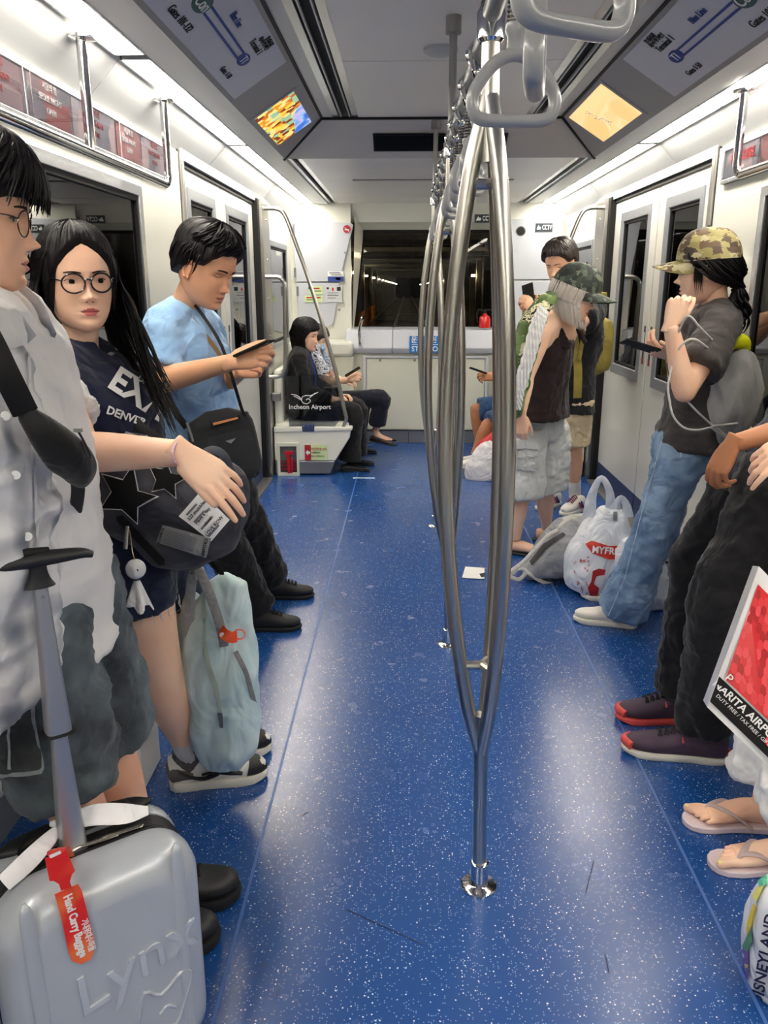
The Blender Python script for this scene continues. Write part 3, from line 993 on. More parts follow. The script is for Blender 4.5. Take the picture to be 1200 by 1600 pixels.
# staff only sign
c0, c1 = at(640, 525, 7.83), at(708, 551, 7.83)
sn = thing('sign_plate', 'blue staff only notice on the driver console', 'sign', (c0 + c1) / 2)
MB().box((c0.x, 7.826, c1.z), (c1.x, 7.832, c0.z)).build('plate', M_BLUE, sn, smooth=0)
cz = (c0.z + c1.z) / 2
text('운행인원 구역', 0.068, ((c0.x + c1.x) / 2 - .0, 7.824, cz + 0.04), (1, 0, 0), (0, 0, 1), M_TXW, sn, bold=0.001)
text('STAFF ONLY', 0.068, ((c0.x + c1.x) / 2 - .0, 7.824, cz - 0.045), (1, 0, 0), (0, 0, 1), M_TXW, sn, bold=0.001)
MB().box((c0.x + .02, 7.823, cz - .004), (c1.x - .02, 7.826, cz)).build('rule', M_TXW, sn, smooth=0)
# side consoles in the corners
for s, w in ((-1, 'left'), (1, 'right')):
    sc2 = thing('corner_console', 'white corner console beside the driver console, %s side' % w, 'console', (X(s, 1.0), 7.9, 0))
    a, b_ = sorted((X(s, HW - .002), X(s, 0.70)))
    MB().box((a, 7.72, 0.0), (b_, 8.095, 0.86)).build('body', M_CREAM, sc2, smooth=0, bevel=0.01)
    MB().box((a, 7.69, 0.86), (b_, 8.095, 1.0)).build('top', M_WHITE, sc2, smooth=30, bevel=0.03)
    MB().box((a, 7.715, 0.0), (b_, 7.72, 0.12)).build('kick_plate', M_SKIRT, sc2, smooth=0)
h0 = at(562, 540, 7.8)
tag(MB().loft([h0 + V(0, .06, 0), h0 + V(0, 0, .02), h0 + V(0, 0, .14), at(566, 497, 7.8), at(566, 497, 7.8) + V(0, .08, 0)], 0.014, up=(0, 1, 0), seg=10, sub=4).build('grab_bar', M_CHROME), 'short upright chrome handle on the left corner console', 'handle')

# cabinets on the front wall
def wpoly(pts, Y, m, name, parent, th=0.012, bevel=0.004, proud=0.0):
    p = [at(x, y, Y - proud) for x, y in pts]
    return MB().prism(p, (0, th, 0)).build(name, m, parent, smooth=0, bevel=bevel)
cb = thing('wall_cabinet', 'tall grey wall cabinet left of the front window with stickers', 'cabinet', at(500, 440, 8.05))
wpoly([(455, 342), (549, 349), (552, 352), (530, 440), (463, 440)], 8.06, M_GREYP, 'door', cb, 0.03)
wpoly([(463, 442), (530, 442), (521, 505), (517, 508), (487, 516), (468, 520)], 8.06, M_GREYP, 'door', cb, 0.03)
for p in ((539, 395), (530, 484)):
    MB().lathe(at(*p, 8.055), [(0, .011), (.006, .009)], (0, -1, 0), 12).build('lock', M_STEELD, cb)
for p in ((459, 358), (461, 426), (465, 455)):
    MB().cbox(at(*p, 8.055), (.02, .012, .09)).build('hinge', M_SKIRT, cb, smooth=0)
# stickers on it
no = thing('no_smoking_sticker', 'round red no smoking sticker on the left front cabinet', 'sticker', at(542, 358, 8.05))
MB().lathe(at(542, 358, 8.055), [(0, .036), (.002, .036)], (0, -1, 0), 28).build('disc', M_REDP, no, smooth=0)
c = at(542, 359, 8.048)
MB().cbox(c, (.04, .002, .009)).build('cigarette', M_TXW, no, smooth=0)
MB().loft([c + V(-.02, -.002, .02), c + V(.022, -.002, -.018)], .003, seg=5).build('slash', M_TXW, no)
def sticker(x0, y0, x1, y1, Y, m, label, lines=(), name='notice_sticker', side='wall'):
    a, b_ = at(x0, y0, Y), at(x1, y1, Y)
    t = thing(name, label, 'sticker', (a + b_) / 2)
    MB().box((a.x, Y - .003, b_.z), (b_.x, Y, a.z)).build('sheet', m, t, smooth=0)
    for (u0, v0, u1, v1, mm) in lines:
        MB().box((a.x + (b_.x - a.x) * u0, Y - .0045, a.z + (b_.z - a.z) * v1), (a.x + (b_.x - a.x) * u1, Y - .003, a.z + (b_.z - a.z) * v0)).build('print', mm, t, smooth=0)
    return t, a, b_
t, a, b_ = sticker(512, 424, 537, 440, 8.055, M_TXW, 'white and blue notice sticker on the left front cabinet', [(0, .5, 1, 1, M_TXBL), (.5, .6, .8, .85, M_TXW), (.1, .1, .8, .2, M_SKIRT), (.2, .3, .9, .38, M_SKIRT)])
t, a, b_ = sticker(482, 447, 504, 460, 8.055, M_GREENP, 'upper pale green sticker on the left front cabinet', [(0, 0, .15, .4, M_TXB), (.2, .2, .8, .35, M_TXR), (.2, .55, .9, .65, M_TXB)])
t, a, b_ = sticker(476, 462, 504, 472, 8.055, M_GREENP, 'lower pale green sticker on the left front cabinet', [(0.1, .2, .9, .4, M_TXR), (.1, .6, .7, .7, M_TXB)])
t, a, b_ = sticker(509, 447, 534, 472, 8.055, M_CARD, 'grey square control notice on the left front cabinet', [(.05, .08, .2, .2, M_TXB), (.7, .05, .95, .3, M_TXB), (.1, .4, .8, .44, M_SKIRT), (.1, .55, .8, .6, M_SKIRT), (.1, .72, .6, .76, M_SKIRT), (.4, .1, .5, .3, M_TXR)])
cb = thing('wall_cabinet', 'tall grey wall cabinet right of the front window with round hole', 'cabinet', at(840, 420, 8.05))
wpoly([(781, 345), (876, 336), (881, 339), (879, 370), (872, 436), (788, 437)], 8.06, M_GREYP, 'door', cb, 0.03)
wpoly([(788, 439), (872, 438), (862, 512), (795, 508)], 8.06, M_GREYP, 'door', cb, 0.03)
MB().lathe(at(814, 361, 8.058), [(0, .046), (.002, .04)], (0, -1, 0), 24).build('hole_rim', M_SKIRT, cb)
MB().lathe(at(814, 361, 8.055), [(0, .038), (.002, .038)], (0, -1, 0), 24).build('hole', M_SLOT, cb)
def cctv(x0, y0, x1, y1, Y, label):
    t, a, b_ = sticker(x0, y0, x1, y1, Y, M_DARKSIGN, label, name='security_sign')
    w_ = b_.x - a.x; hh = a.z - b_.z
    text('CCTV', hh * 0.78, ((a.x + b_.x) / 2 + w_ * .17, Y - .004, (a.z + b_.z) / 2), (1, 0, 0), (0, 0, 1), M_TXW, t, sx=w_ / hh * .27, bold=hh * .02)
    cc = V(a.x + w_ * .2, Y - .005, (a.z + b_.z) / 2)
    MB().prism([cc + V(-w_ * .12, 0, -hh * .25), cc + V(w_ * .1, 0, -hh * .22), cc + V(w_ * .13, 0, hh * .05), cc + V(0, 0, hh * .12), cc + V(-w_ * .02, 0, hh * .3), cc + V(-w_ * .1, 0, -hh * .02)], (0, .001, 0)).build('camera_symbol', M_TXW, t, smooth=0)
cctv(837, 349, 863, 362, 8.055, 'dark security camera sign on the right front cabinet')
cctv(742, 335, 772, 348, 8.14, 'dark security camera sign on the header above the front window')
sticker(428, 479, 437, 516, 8.05, M_BLUE, 'small blue sign by the left side window near the front', [(.3, .2, .7, .5, M_TXW), (.0, .8, 1, 1, M_TXW)])
# fire extinguisher on the console
fe = thing('fire_extinguisher', 'small red fire extinguisher standing on the driver console', 'extinguisher', at(757, 511, 8.0))
b0 = at(757, 512, 8.0)
MB().lathe(b0, [(0, .05), (.005, .055), (.08, .055), (.105, .045), (.12, .02), (.135, .018)], seg=20).build('cylinder', mat('extinguisher_red', (205, 24, 28), .3, coat=.5), fe)
MB().cbox(b0 + V(0, 0, .15), (.03, .03, .03)).cbox(b0 + V(.03, 0, .17), (.08, .015, .012)).build('valve', M_CHROME, fe, smooth=0)
MB().loft([b0 + V(-.01, 0, .15), b0 + V(-.06, 0, .17), b0 + V(-.075, 0, .12), b0 + V(-.07, -.01, .05)], .009, up=(0, 1, 0), seg=8, sub=4).build('hose', M_BLACK, fe)

# ============================================================ POLES AND RAILS
RZ, RX = 1.99, 0.158
def tuber(pts, r, m, name, parent=None, seg=14, sub=5, up=(0, 1, 0.01), **k):
    return MB().loft(pts, r, up=up, seg=seg, sub=sub).build(name, m, parent, **k)
def stanchion(y, bx, label, bow=0.085):
    t = thing('grab_pole', label, 'pole', (bx, y, 0))
    tx = RX
    def ax(z):
        return bx + (tx - bx) * z / RZ
    MB().lathe((bx, y, 0), [(0, .046), (.006, .046), (.010, .040), (.012, .026), (.014, .0235), (.075, .0235), (.078, .019)], seg=28).build('floor_flange', M_CHROME, t)
    tuber([(ax(z), y, z) for z in (0.01, .2, .36, .50)], .0175, M_STEEL, 'lower_tube', t)
    tuber([(ax(z), y, z) for z in (1.74, 1.85, RZ - .01)], .0185, M_STEEL, 'upper_tube', t)
    za, zb = 0.40, 1.86
    for k, an in enumerate((math.pi, math.radians(-62), math.radians(62))):
        pts = []
        for i in range(15):
            u_ = i / 14
            z = za + (zb - za) * u_
            r = bow * (math.sin(math.pi * u_) ** 0.75) + 0.002
            pts.append((ax(z) + r * math.cos(an), y + r * math.sin(an), z))
        tuber(pts, .0172, M_STEEL, 'bowed_tube', t, sub=3)
    for z in (0.63, 1.70):
        c = V(ax(z), y, z)
        u_ = (z - za) / (zb - za); r = bow * math.sin(math.pi * u_) ** .75
        j = MB()
        for an in (math.pi, math.radians(-62), math.radians(62)):
            j.capsule(c, c + V(r * math.cos(an) * .8, r * math.sin(an) * .8, 0), .011, seg=10)
        j.build('spacer', M_STEEL, t)
    MB().lathe((tx, y, RZ - .035), [(0, .021), (.006, .026), (.05, .028), (.06, .024), (.075, .02)], seg=24).build('coupling', M_CHROME, t)
    return t
stanchion(1.745, 0.198, 'nearest steel pole with three bowed tubes and round floor flange')
stanchion(3.20, 0.190, 'second steel pole with bowed tubes, behind the nearest one')
stanchion(4.99, 0.193, 'third steel pole with bowed tubes, farthest toward the front cab')
rl = thing('overhead_rail', 'grey overhead tube carrying the strap handles along the aisle', 'rail', (RX, 2.5, RZ))
MB().loft([(RX, -1.5, RZ + .012), (RX, 1.0, RZ + .012), (RX, 4.99, RZ + .012)], .0185, seg=16).build('tube', M_RAILG, rl)
for y in (-1.2, 3.2, 4.99):
    z1 = ZC
    MB().loft([(RX, y, RZ), (RX, y, z1)], .014, seg=14, up=(0, 1, 0)).build('hanger', M_STEELD, rl)
    MB().lathe((RX, y, z1), [(0, .028), (-.055, .028), (-.056, .016)], seg=24).build('ceiling_cap', M_STEELD, rl)
# smoke detector dome behind the hanger
sd = at(684, 152, 3.9)
tag(MB().lathe((sd.x, 3.6, ZC), [(0, .07), (-.012, .07), (-.022, .05), (-.024, .0)], seg=28).build('smoke_detector', M_CEIL2), 'flat round white detector on the ceiling left of the rail', 'detector')

# strap handles
def strap(y, yaw, label, lean=0.0, drop=0.235, sc=1.0):
    z = RZ + .012
    t = thing('strap_handle', label, 'strap handle', (RX, y, z), group='grey strap handles along the overhead rail')
    R_ = Matrix.Rotation(yaw, 3, 'Z')
    def p(x, yy, zz):
        v = R_ @ V(x + lean * (-zz), yy, 0)
        return V(RX + v.x, y + v.y, z + zz)
    # clamp loop round the rail
    MB().loft([p(0, .0, .026), V(RX + .026, y, z), V(RX + .012, y, z - .026), V(RX - .012, y, z - .026), V(RX - .026, y, z), ], .006, up=(0, 1, 0), closed=True, seg=8, sub=4).build('rail_loop', M_CHROME, t)
    MB().loft([V(RX - .02, y, z - .01), p(-.014, 0, -.04), p(0, 0, -.056), p(.014, 0, -.04), V(RX + .02, y, z - .01)], (.009, .005), up=(0, 1, 0), seg=8, sub=4).build('hanger_link', M_CHROME, t)
    sp = MB()
    pts = []
    n = 11 if y > 1.6 else 13
    L_ = drop - .155
    if y < 1.9:
        for i in range(n * 10 + 1):
            a = 2 * math.pi * i / 10
            pts.append(p(.012 * math.cos(a), .012 * math.sin(a), -.056 - L_ * i / (n * 10)))
        sp.loft(pts, .0032, seg=5, up=(0, 0, 1))
        sp.loft([p(0, 0, -.05), p(0, 0, -.056 - L_)], .009, seg=8, up=(0, 1, 0))
    else:
        prof = []
        for i in range(2 * n + 1):
            prof.append((-L_ * i / (2 * n), .0135 if i % 2 else .0105))
        sp.lathe(p(0, 0, -.056), prof, seg=12)
    sp.build('spring', M_SPRING, t)
    zt = -.056 - L_
    MB().loft([p(0, 0, zt + .006), p(0, 0, zt - .004), p(0, 0, zt - .012), p(0, 0, zt - .04)], [(.016, .016), (.017, .017), (.013, .013), (.014, .011)], up=tuple(R_ @ V(0, 1, 0)), seg=14).build('neck', M_PLASTIC, t)
    zz = zt - .035
    w, h = .062 * sc, .088 * sc
    ring = [p(0, 0, zz), p(-w * .5, 0, zz - h * .14), p(-w * .95, 0, zz - h * .55), p(-w * .98, 0, zz - h * .85), p(-w * .75, 0, zz - h * 1.0), p(0, 0, zz - h * 1.02),
            p(w * .75, 0, zz - h * 1.0), p(w * .98, 0, zz - h * .85), p(w * .95, 0, zz - h * .55), p(w * .5, 0, zz - h * .14)]
    MB().loft(ring, (.0095, .0125), up=tuple(R_ @ V(0, 1, 0)), closed=True, seg=14, sub=5).build('grip_ring', M_PLASTIC, t)
    return t
strap(1.12, math.radians(80), 'strap handle turned edge-on, between the cut-off one and the face-on one')
strap(0.875, math.radians(28), 'strap handle cut off by the top edge of the picture')
strap(1.33, math.radians(3), 'large strap handle hanging face-on in front of the nearest pole')
for i, y in enumerate((2.0, 2.28, 2.55, 2.8, 3.04, 3.42, 3.7, 3.98, 4.3, 4.6)):
    strap(y, math.radians((60, 50, 65, 55, 62, 45, 58, 66, 52, 60)[i]), '%s strap handle behind the nearest pole, counted from the front one' % ('first', 'second', 'third', 'fourth', 'fifth', 'sixth', 'seventh', 'eighth', 'ninth', 'tenth')[i])

# chrome overhead grab rails at the windows
for s, w in ((-1, 'left'), (1, 'right')):
    gx = X(s, 1.20) if s < 0 else X(s, 1.135)
    ye = 3.62 if s < 0 else 3.51
    gz = at(262, 290, 3.62).z if s < 0 else at(1160, 275, 3.51).z
    g = thing('grab_rail', 'polished overhead grab rail bent down in front of the %s window' % w, 'rail', (gx, 2, gz))
    r_ = .016
    tuber([(gx, ye, 2.24), (gx, ye, gz + .07), (gx, ye - .012, gz + .02), (gx, ye - .06, gz), (gx, ye - .2, gz), (gx, 2.0, gz), (gx, Y0 + .2, gz)], r_, M_CHROME, 'tube', g, up=(1, 0, 0), sub=6)
    MB().lathe((gx, ye, 2.245), [(0, .045), (-.008, .045), (-.012, .02)], seg=24).build('flange', M_CHROME, g)
    for y in (2.75,) if s < 0 else (1.9,):
        tuber([(gx, y, 2.24), (gx, y, 2.1), (gx, y, gz)], r_, M_CHROME, 'hanger', g)
        MB().lathe((gx, y, 2.245), [(0, .045), (-.008, .045), (-.012, .02)], seg=24).build('flange', M_CHROME, g)

# advertising cases above the windows
M_AD1 = ramp_mat('ad_print_red', [(84, 40, 46), (112, 54, 58), (132, 84, 88), (104, 84, 92), (80, 76, 88)], 7, distort=0.5, bump=0, emit=0.15, vor=True)  # both poster prints are given a faint glow, though they are no lamps
M_AD2 = ramp_mat('ad_print_grey', [(96, 96, 106), (124, 118, 126), (150, 130, 134), (100, 98, 110), (130, 120, 128)], 7, distort=0.5, bump=0, emit=0.15, vor=True)
for s, w in ((-1, 'left'), (1, 'right')):
    y1 = 4.0 if s < 0 else 4.12
    z0, z1 = 1.965, 2.125
    c_ = thing('advert_case', 'long framed advert case with dark red posters above the %s window' % w, 'advert', (X(s, HW), 2, z0))
    wbox(MB(), s, HW - .012, HW, 0.2, y1, z0, z1).build('backing', M_SKIRT, c_, smooth=0)
    k = 0
    yy = y1 - .06
    cols = [M_AD2, M_AD1, M_AD2, M_AD1, M_AD1, M_AD2, M_AD1, M_AD2, M_AD1]
    while yy > 0.4:
        L_ = (.34, .28, .4, .3, .36)[k % 5]
        wbox(MB(), s, HW - .016, HW - .012, yy - L_, yy, z0 + .02, z1 - .02).build('poster', cols[k % 9], c_, smooth=0)
        nn = V(-s, 0, 0); rd_ = V(0, -s * -1 * -1, 0)
        rd_ = V(0, 1, 0) if s < 0 else V(0, -1, 0)
        if s < 0:
            for q, tt in enumerate(('서울의 밤', 'SEOUL NIGHT', 'OPEN')):
                text(tt, .026, (X(s, HW - .017), yy - L_ / 2, z0 + .125 - q * .034), rd_, (0, 0, 1), mat('ad_text', (150, 60, 66), .6) if k % 2 == 0 else M_CARD, c_, lift=.0005)
        elif k == 0:
            text('PARADISE', .058, (X(s, HW - .017), yy - .17, z0 + .095), rd_, (0, 0, 1), M_TXR, c_, lift=.0005, bold=.001)
            text('WALKERHILL', .022, (X(s, HW - .017), yy - .14, z0 + .05), rd_, (0, 0, 1), M_TXW, c_, lift=.0005)
        yy -= L_ + .02
        k += 1
    lp = [(X(s, HW - .02), .2, z0), (X(s, HW - .02), y1, z0), (X(s, HW - .02), y1, z1), (X(s, HW - .02), .2, z1)]
    li = [(X(s, HW - .02), .22, z0 + .018), (X(s, HW - .02), y1 - .02, z0 + .018), (X(s, HW - .02), y1 - .02, z1 - .018), (X(s, HW - .02), .22, z1 - .018)]
    MB().frame(lp, li, (s * .012, 0, 0)).build('frame', M_ALU, c_, smooth=0, bevel=.003)
    wbox(MB(), s, HW - .021, HW - .0195, .22, y1 - .02, z0 + .015, z1 - .015).build('cover_glass', glass_mat('case_glass_' + w, (245, 245, 245), refl=1.6), c_, smooth=0)

# ---- perch rest on the right wall
pr_ = thing('perch_rest', 'black padded leaning rest with steel post on the right wall', 'perch', (X(1, 1.22), 3.2, .75))
MB().loft([(X(1, 1.21), 3.98, .74), (X(1, 1.21), 3.9, .75), (X(1, 1.21), 3.0, .75), (X(1, 1.21), 1.8, .75)], (.085, .03), up=(0, 0, 1), seg=16, sup=.7).build('cushion', M_BLACK, pr_)
MB().loft([(X(1, 1.13), 3.92, .0), (X(1, 1.13), 3.92, .72)], .013, seg=12, up=(0, 1, 0)).build('post', M_STEELD, pr_)
MB().lathe((X(1, 1.13), 3.92, 0), [(0, .03), (.006, .03), (.008, .014)], seg=20).build('flange', M_STEELD, pr_)
pr2 = thing('perch_rest', 'black padded leaning rest on the left wall behind the standing passengers', 'perch', (X(-1, 1.22), 3.2, .75))
MB().loft([(X(-1, 1.22), 3.5, .74), (X(-1, 1.22), 3.4, .75), (X(-1, 1.22), 1.0, .75), (X(-1, 1.22), -.5, .75)], (.07, .03), up=(0, 0, 1), seg=16, sup=.7).build('cushion', M_BLACK, pr2)
for y in (2.6, 0.9):
    MB().loft([(X(-1, 1.15), y, .0), (X(-1, 1.15), y, .72)], .013, seg=12, up=(0, 1, 0)).build('post', M_STEELD, pr2)
hk = thing('wall_bracket', 'small white wall bracket behind the camouflage cap woman', 'bracket', onx(1152, 425, XR))
hp = onx(1152, 425, XR - .02)
MB().cbox(hp, (.04, .06, .12)).build('bracket', M_WHITE, hk, smooth=0, bevel=.01)
MB().ball(hp + V(-.03, 0, -.02), .018).build('hook', M_WHITE, hk)

# ---- bench units each side at the front
M_SEAT = mat('seat_navy', (40, 52, 92), 0.8)
for s, w in ((-1, 'left'), (1, 'right')):
    b = thing('bench', 'white moulded bench with end panel at the front, %s side' % w, 'bench', (X(s, 1.0), 7.0, 0))
    yb = 6.42
    P0, P1, P2, P3 = at(424, 672, yb), at(548, 666, yb), at(538, 690, yb), at(519, 744, yb)
    def mir(p):
        return p if s < 0 else V(2 * CX - p.x, p.y, p.z)
    zt, zs = P0.z, 0.135
    xw = XL + .054
    prof = [V(xw, yb, 0.13), V(at(525, 722, yb).x, yb, 0.13), mir_x] if False else None
    pa = [V(xw, yb, .125), V(at(524, 722, yb).x, yb, .125), V(P1.x - .01, yb, zt - .06), V(P1.x, yb, zt + .01), V(xw, yb, zt - .01)]
    MB().prism([mir(p) for p in pa], (0, .05, 0)).build('end_panel', M_WHITE, b, smooth=0, bevel=.008)
    pb = [V(xw, yb, .012), V(at(516, 744, yb).x, yb, .012), V(at(524, 722, yb).x, yb, .125), V(xw, yb, .125)]
    MB().prism([mir(p) + V(0, .004, 0) for p in pb], (0, .05, 0)).build('end_kick', M_STEELD, b, smooth=0, bevel=.01)
    pl = [V(xw, yb - .012, zt - .02), V(P1.x + .012, yb - .012, zt - .0), V(P1.x + .012, yb - .012, zt + .03), V(xw, yb - .012, zt + .025)]
    MB().prism([mir(p) for p in pl], (0, .09, 0)).build('end_ledge', M_WHITE, b, smooth=0, bevel=.008)
    sx0, sx1 = sorted((mir(V(xw, 0, 0)).x, mir(V(P1.x - .02, 0, 0)).x))
    MB().box((sx0, yb + .06, .36), (sx1, 7.68, .43)).build('seat_board', M_WHITE, b, smooth=0, bevel=.02)
    xa, xb2 = sorted((mir(V(xw, 0, 0)).x, mir(V(xw + .07, 0, 0)).x))
    MB().box((xa, yb + .06, .40), (xb2, 7.68, .86)).build('backrest', M_WHITE, b, smooth=0, bevel=.03)
    MB().box((sx0 if s < 0 else sx0 + .2, yb + .1, .0), (sx1 - .2 if s < 0 else sx1, 7.68, .36)).build('plinth', M_SKIRT, b, smooth=0)
    # clear end screen
    sp_ = [at(447, 588, yb + .02), at(500, 585, yb + .02), at(528, 590, yb + .02), at(531, 600, yb + .02), at(532, 655, yb + .02), at(522, 668, yb + .02), at(452, 671, yb + .02)]
    gsn = thing('bench_screen', 'clear end screen with white swirl logo beside the bench, left' if s < 0 else 'clear end screen beside the right front bench', 'screen', mir(sp_[0]))
    MB().prism([mir(p) for p in sp_], (0, .008, 0)).build('panel', M_CLEAR, gsn, smooth=0)
    cl = [mir(at(x, y, yb + .01)) for x, y in ((482, 668),)]
    MB().cbox(cl[0], (.10, .05, .06)).build('clamp', M_NAVY, gsn, smooth=0, bevel=.005)
    for dx in (-.035, 0, .035):
        MB().ball(cl[0] + V(dx, -.026, .014), .005, seg=8, rings=6).build('bolt', M_CHROME, gsn)
    hg = mir(at(432, 620, yb + .01))
    MB().cbox(hg, (.07, .04, .065)).build('hinge', M_STEELD, gsn, smooth=0, bevel=.006)
    if s < 0:
        text('Incheon Airport', .052, at(484, 636, yb + .012), (1, 0, 0), (0, 0.0, 1), M_TXW, gsn, bold=.0003)
        lw = MB()
        for off in (0, 1):
            lw.loft([at(455 + off * 4, 616 + off * 3, yb + .012), at(464, 618 + off * 3, yb + .012), at(472, 624 + off * 2, yb + .012)], (.003, .0045), up=(0, 1, 0), seg=6, sub=4)
        lw.loft([at(493, 614, yb + .012), at(486, 618, yb + .012), at(478, 618, yb + .012), at(472, 621, yb + .012), at(472, 628, yb + .012), at(479, 631, yb + .012), at(485, 627, yb + .012), at(482, 623, yb + .012), at(478, 625, yb + .012)], (.003, .008), up=(0, 1, 0), seg=6, sub=4)
        lw.loft([at(484, 621, yb + .012), at(491, 616, yb + .012), at(497, 613, yb + .012)], (.003, .006), up=(0, 1, 0), seg=6, sub=4)
        lw.build('logo_swirl', M_TXW, gsn)
    # curved pole from pillar to bench corner
    cp = thing('grab_pole', 'thin bent grab pole from the %s pillar down to the bench corner' % w, 'pole', mir(at(540, 664, yb)))
    pts = [(408, 326), (428, 326), (440, 330), (449, 345), (462, 380), (480, 430), (505, 510), (527, 590), (538, 640), (541, 655), (536, 668)]
    tuber([mir(at(x, y, yb + .01)) for x, y in pts], .0155, M_STEEL, 'tube', cp, sub=3)
    hb = thing('bow_handle', 'small curved steel handle on the %s front pillar' % w, 'handle', mir(at(415, 510, yb)))
    tuber([mir(at(x, y, yb - .06)) for x, y in ((411, 433), (432, 433), (440, 436), (445, 445), (446, 470), (446, 560), (444, 580), (436, 588), (414, 589))], .016, M_STEEL, 'tube', hb, sub=4)
# breaker box on the left bench end
eb = thing('emergency_box', 'cream framed emergency hammer box on the left bench end', 'box', at(450, 719, 6.40))
a, b_ = at(432, 692, 6.40), at(468, 744, 6.40)
MB().frame([(a.x, 6.40, b_.z), (b_.x, 6.40, b_.z), (b_.x, 6.40, a.z), (a.x, 6.40, a.z)], [(a.x + .025, 6.40, b_.z + .03), (b_.x - .02, 6.40, b_.z + .03), (b_.x - .02, 6.40, a.z - .03), (a.x + .025, 6.40, a.z - .03)], (0, .04, 0)).build('frame', M_CREAM, eb, smooth=0, bevel=.004)
MB().box((a.x + .02, 6.425, b_.z + .025), (b_.x - .018, 6.43, a.z - .025)).build('back', mat('box_inside', (170, 160, 150), .6), eb, smooth=0)
c = (a + b_) / 2
hm = MB()
hm.cbox(c + V(0.01, 0.005, .055), (.075, .02, .03)).cbox(c + V(0.0, 0.005, .03), (.03, .02, .04)).cbox(c + V(.005, 0.005, -.05), (.022, .018, .13)).cbox(c + V(.03, 0.005, -.04), (.016, .018, .11)).cbox(c + V(.018, .005, -.105), (.04, .018, .012))
hm.build('hammer', mat('hammer_red', (190, 20, 36), .4), eb, smooth=0, bevel=.003)
for k in range(3):
    text('비상용 망치함', .022, (c.x, 6.40, c.z - .02 - k * .03), (1, 0, 0), (0, 0, 1), M_TXR, eb)
MB().box((a.x + .02, 6.404, b_.z + .025), (b_.x - .018, 6.407, a.z - .025)).build('cover_glass', M_CLEAR, eb, smooth=0)
a, b_ = at(476, 695, 6.412), at(511, 719, 6.412)
st = thing('notice_sticker', 'pale green and red arrow sticker on the left bench end', 'sticker', (a + b_) / 2)
MB().box((a.x, 6.408, b_.z), (b_.x, 6.412, a.z)).build('sheet', M_GREENP, st, smooth=0)
w_ = b_.x - a.x; cz = (a.z + b_.z) / 2
MB().box((a.x, 6.406, b_.z), (a.x + w_ * .28, 6.408, a.z)).build('red_field', M_REDP, st, smooth=0)
MB().prism([(a.x + w_ * .04, 6.405, cz), (a.x + w_ * .14, 6.405, cz + .025), (a.x + w_ * .14, 6.405, cz + .01), (a.x + w_ * .24, 6.405, cz + .01), (a.x + w_ * .24, 6.405, cz - .01), (a.x + w_ * .14, 6.405, cz - .01), (a.x + w_ * .14, 6.405, cz - .025)], (0, .001, 0)).build('arrow', M_TXW, st, smooth=0)
text('비상망치함 안내', .026, (a.x + w_ * .64, 6.407, cz + .028), (1, 0, 0), (0, 0, 1), M_TXR, st, sx=.7)
text('사용방법 안내', .016, (a.x + w_ * .5, 6.407, cz - .0), (1, 0, 0), (0, 0, 1), M_TXB, st, sx=.8)
text('비상시 사용하십시오', .016, (a.x + w_ * .58, 6.407, cz - .03), (1, 0, 0), (0, 0, 1), M_TXB, st, sx=.8)
# ============================================================ PEOPLE: tools
def skin(name, rgb, two):
    return mat(name, rgb, 0.48, var=0.1, vscale=6, two=two, bump=0.08, bscale=220, bdist=0.001, sss=0.12, spec=0.4)
SK_PALE = skin('skin_pale', (250, 212, 184), (240, 188, 158))
SK_WARM = skin('skin_warm', (236, 184, 148), (220, 158, 122))
SK_TAN = skin('skin_tan', (196, 138, 100), (170, 110, 76))
SK_FACE = skin('skin_rosy', (244, 200, 168), (230, 172, 138))
M_LIP = mat('lip_rose', (200, 104, 100), 0.38)
M_LIPM = mat('lip_pale', (196, 124, 108), 0.45)
M_EYEW = mat('eye_white', (236, 230, 226), 0.2, coat=.5)
M_IRIS = mat('eye_dark', (30, 18, 14), 0.12, coat=1)
M_HAIR = mat('hair_black', (22, 20, 22), 0.5, var=0.35, vscale=50, bump=0.5, bscale=120, bdist=0.003, aniso=0.4, stretch=(1, 1, .25), spec=0.2)
M_HAIRB = mat('hair_darkbrown', (44, 34, 32), 0.42, var=0.35, vscale=50, bump=0.5, bscale=120, bdist=0.003, aniso=0.4, stretch=(1, 1, .25))
M_HAIRS = mat('hair_silver', (216, 208, 200), 0.4, var=0.1, vscale=50, bump=0.5, bscale=120, bdist=0.003, aniso=0.4, stretch=(1, 1, .25))
M_SOLEW = mat('sole_white', (232, 228, 216), 0.6)
M_SOLEB = mat('sole_black', (24, 24, 26), 0.6)
M_SHOEB = mat('shoe_black', (28, 28, 31), 0.5, bump=.3, bscale=120)
M_SHOEW = mat('shoe_white', (232, 230, 224), 0.5, bump=.1, bscale=80)
M_SOCK = cloth('sock_white', (228, 226, 222), fold=.3, fscale=40, stretch=(1, 1, 5))
M_GLASSESB = mat('spectacle_black', (18, 18, 20), 0.25, coat=.6)
M_WIRE = mat('spectacle_wire', (90, 80, 76), 0.25, metal=1)
M_LENS = glass_mat('spectacle_lens', (250, 250, 250), refl=.8)

HEADT = [  # z, half width, front, back
    (.120, .002, .002, .004), (.118, .020, .020, .028), (.112, .038, .038, .056), (.100, .054, .058, .080), (.080, .0675, .0745, .096), (.055, .0755, .0845, .104),
    (.030, .0785, .0890, .106), (.012, .0785, .0885, .105), (-.004, .0775, .0860, .102), (-.022, .0755, .0875, .096), (-.040, .073, .0890, .086),
    (-.055, .0695, .0885, .074), (-.070, .065, .0890, .060), (-.084, .059, .0875, .044), (-.097, .051, .0870, .026), (-.108, .041, .083, .006), (-.115, .028, .074, -.012), (-.119, .012, .060, -.030)]

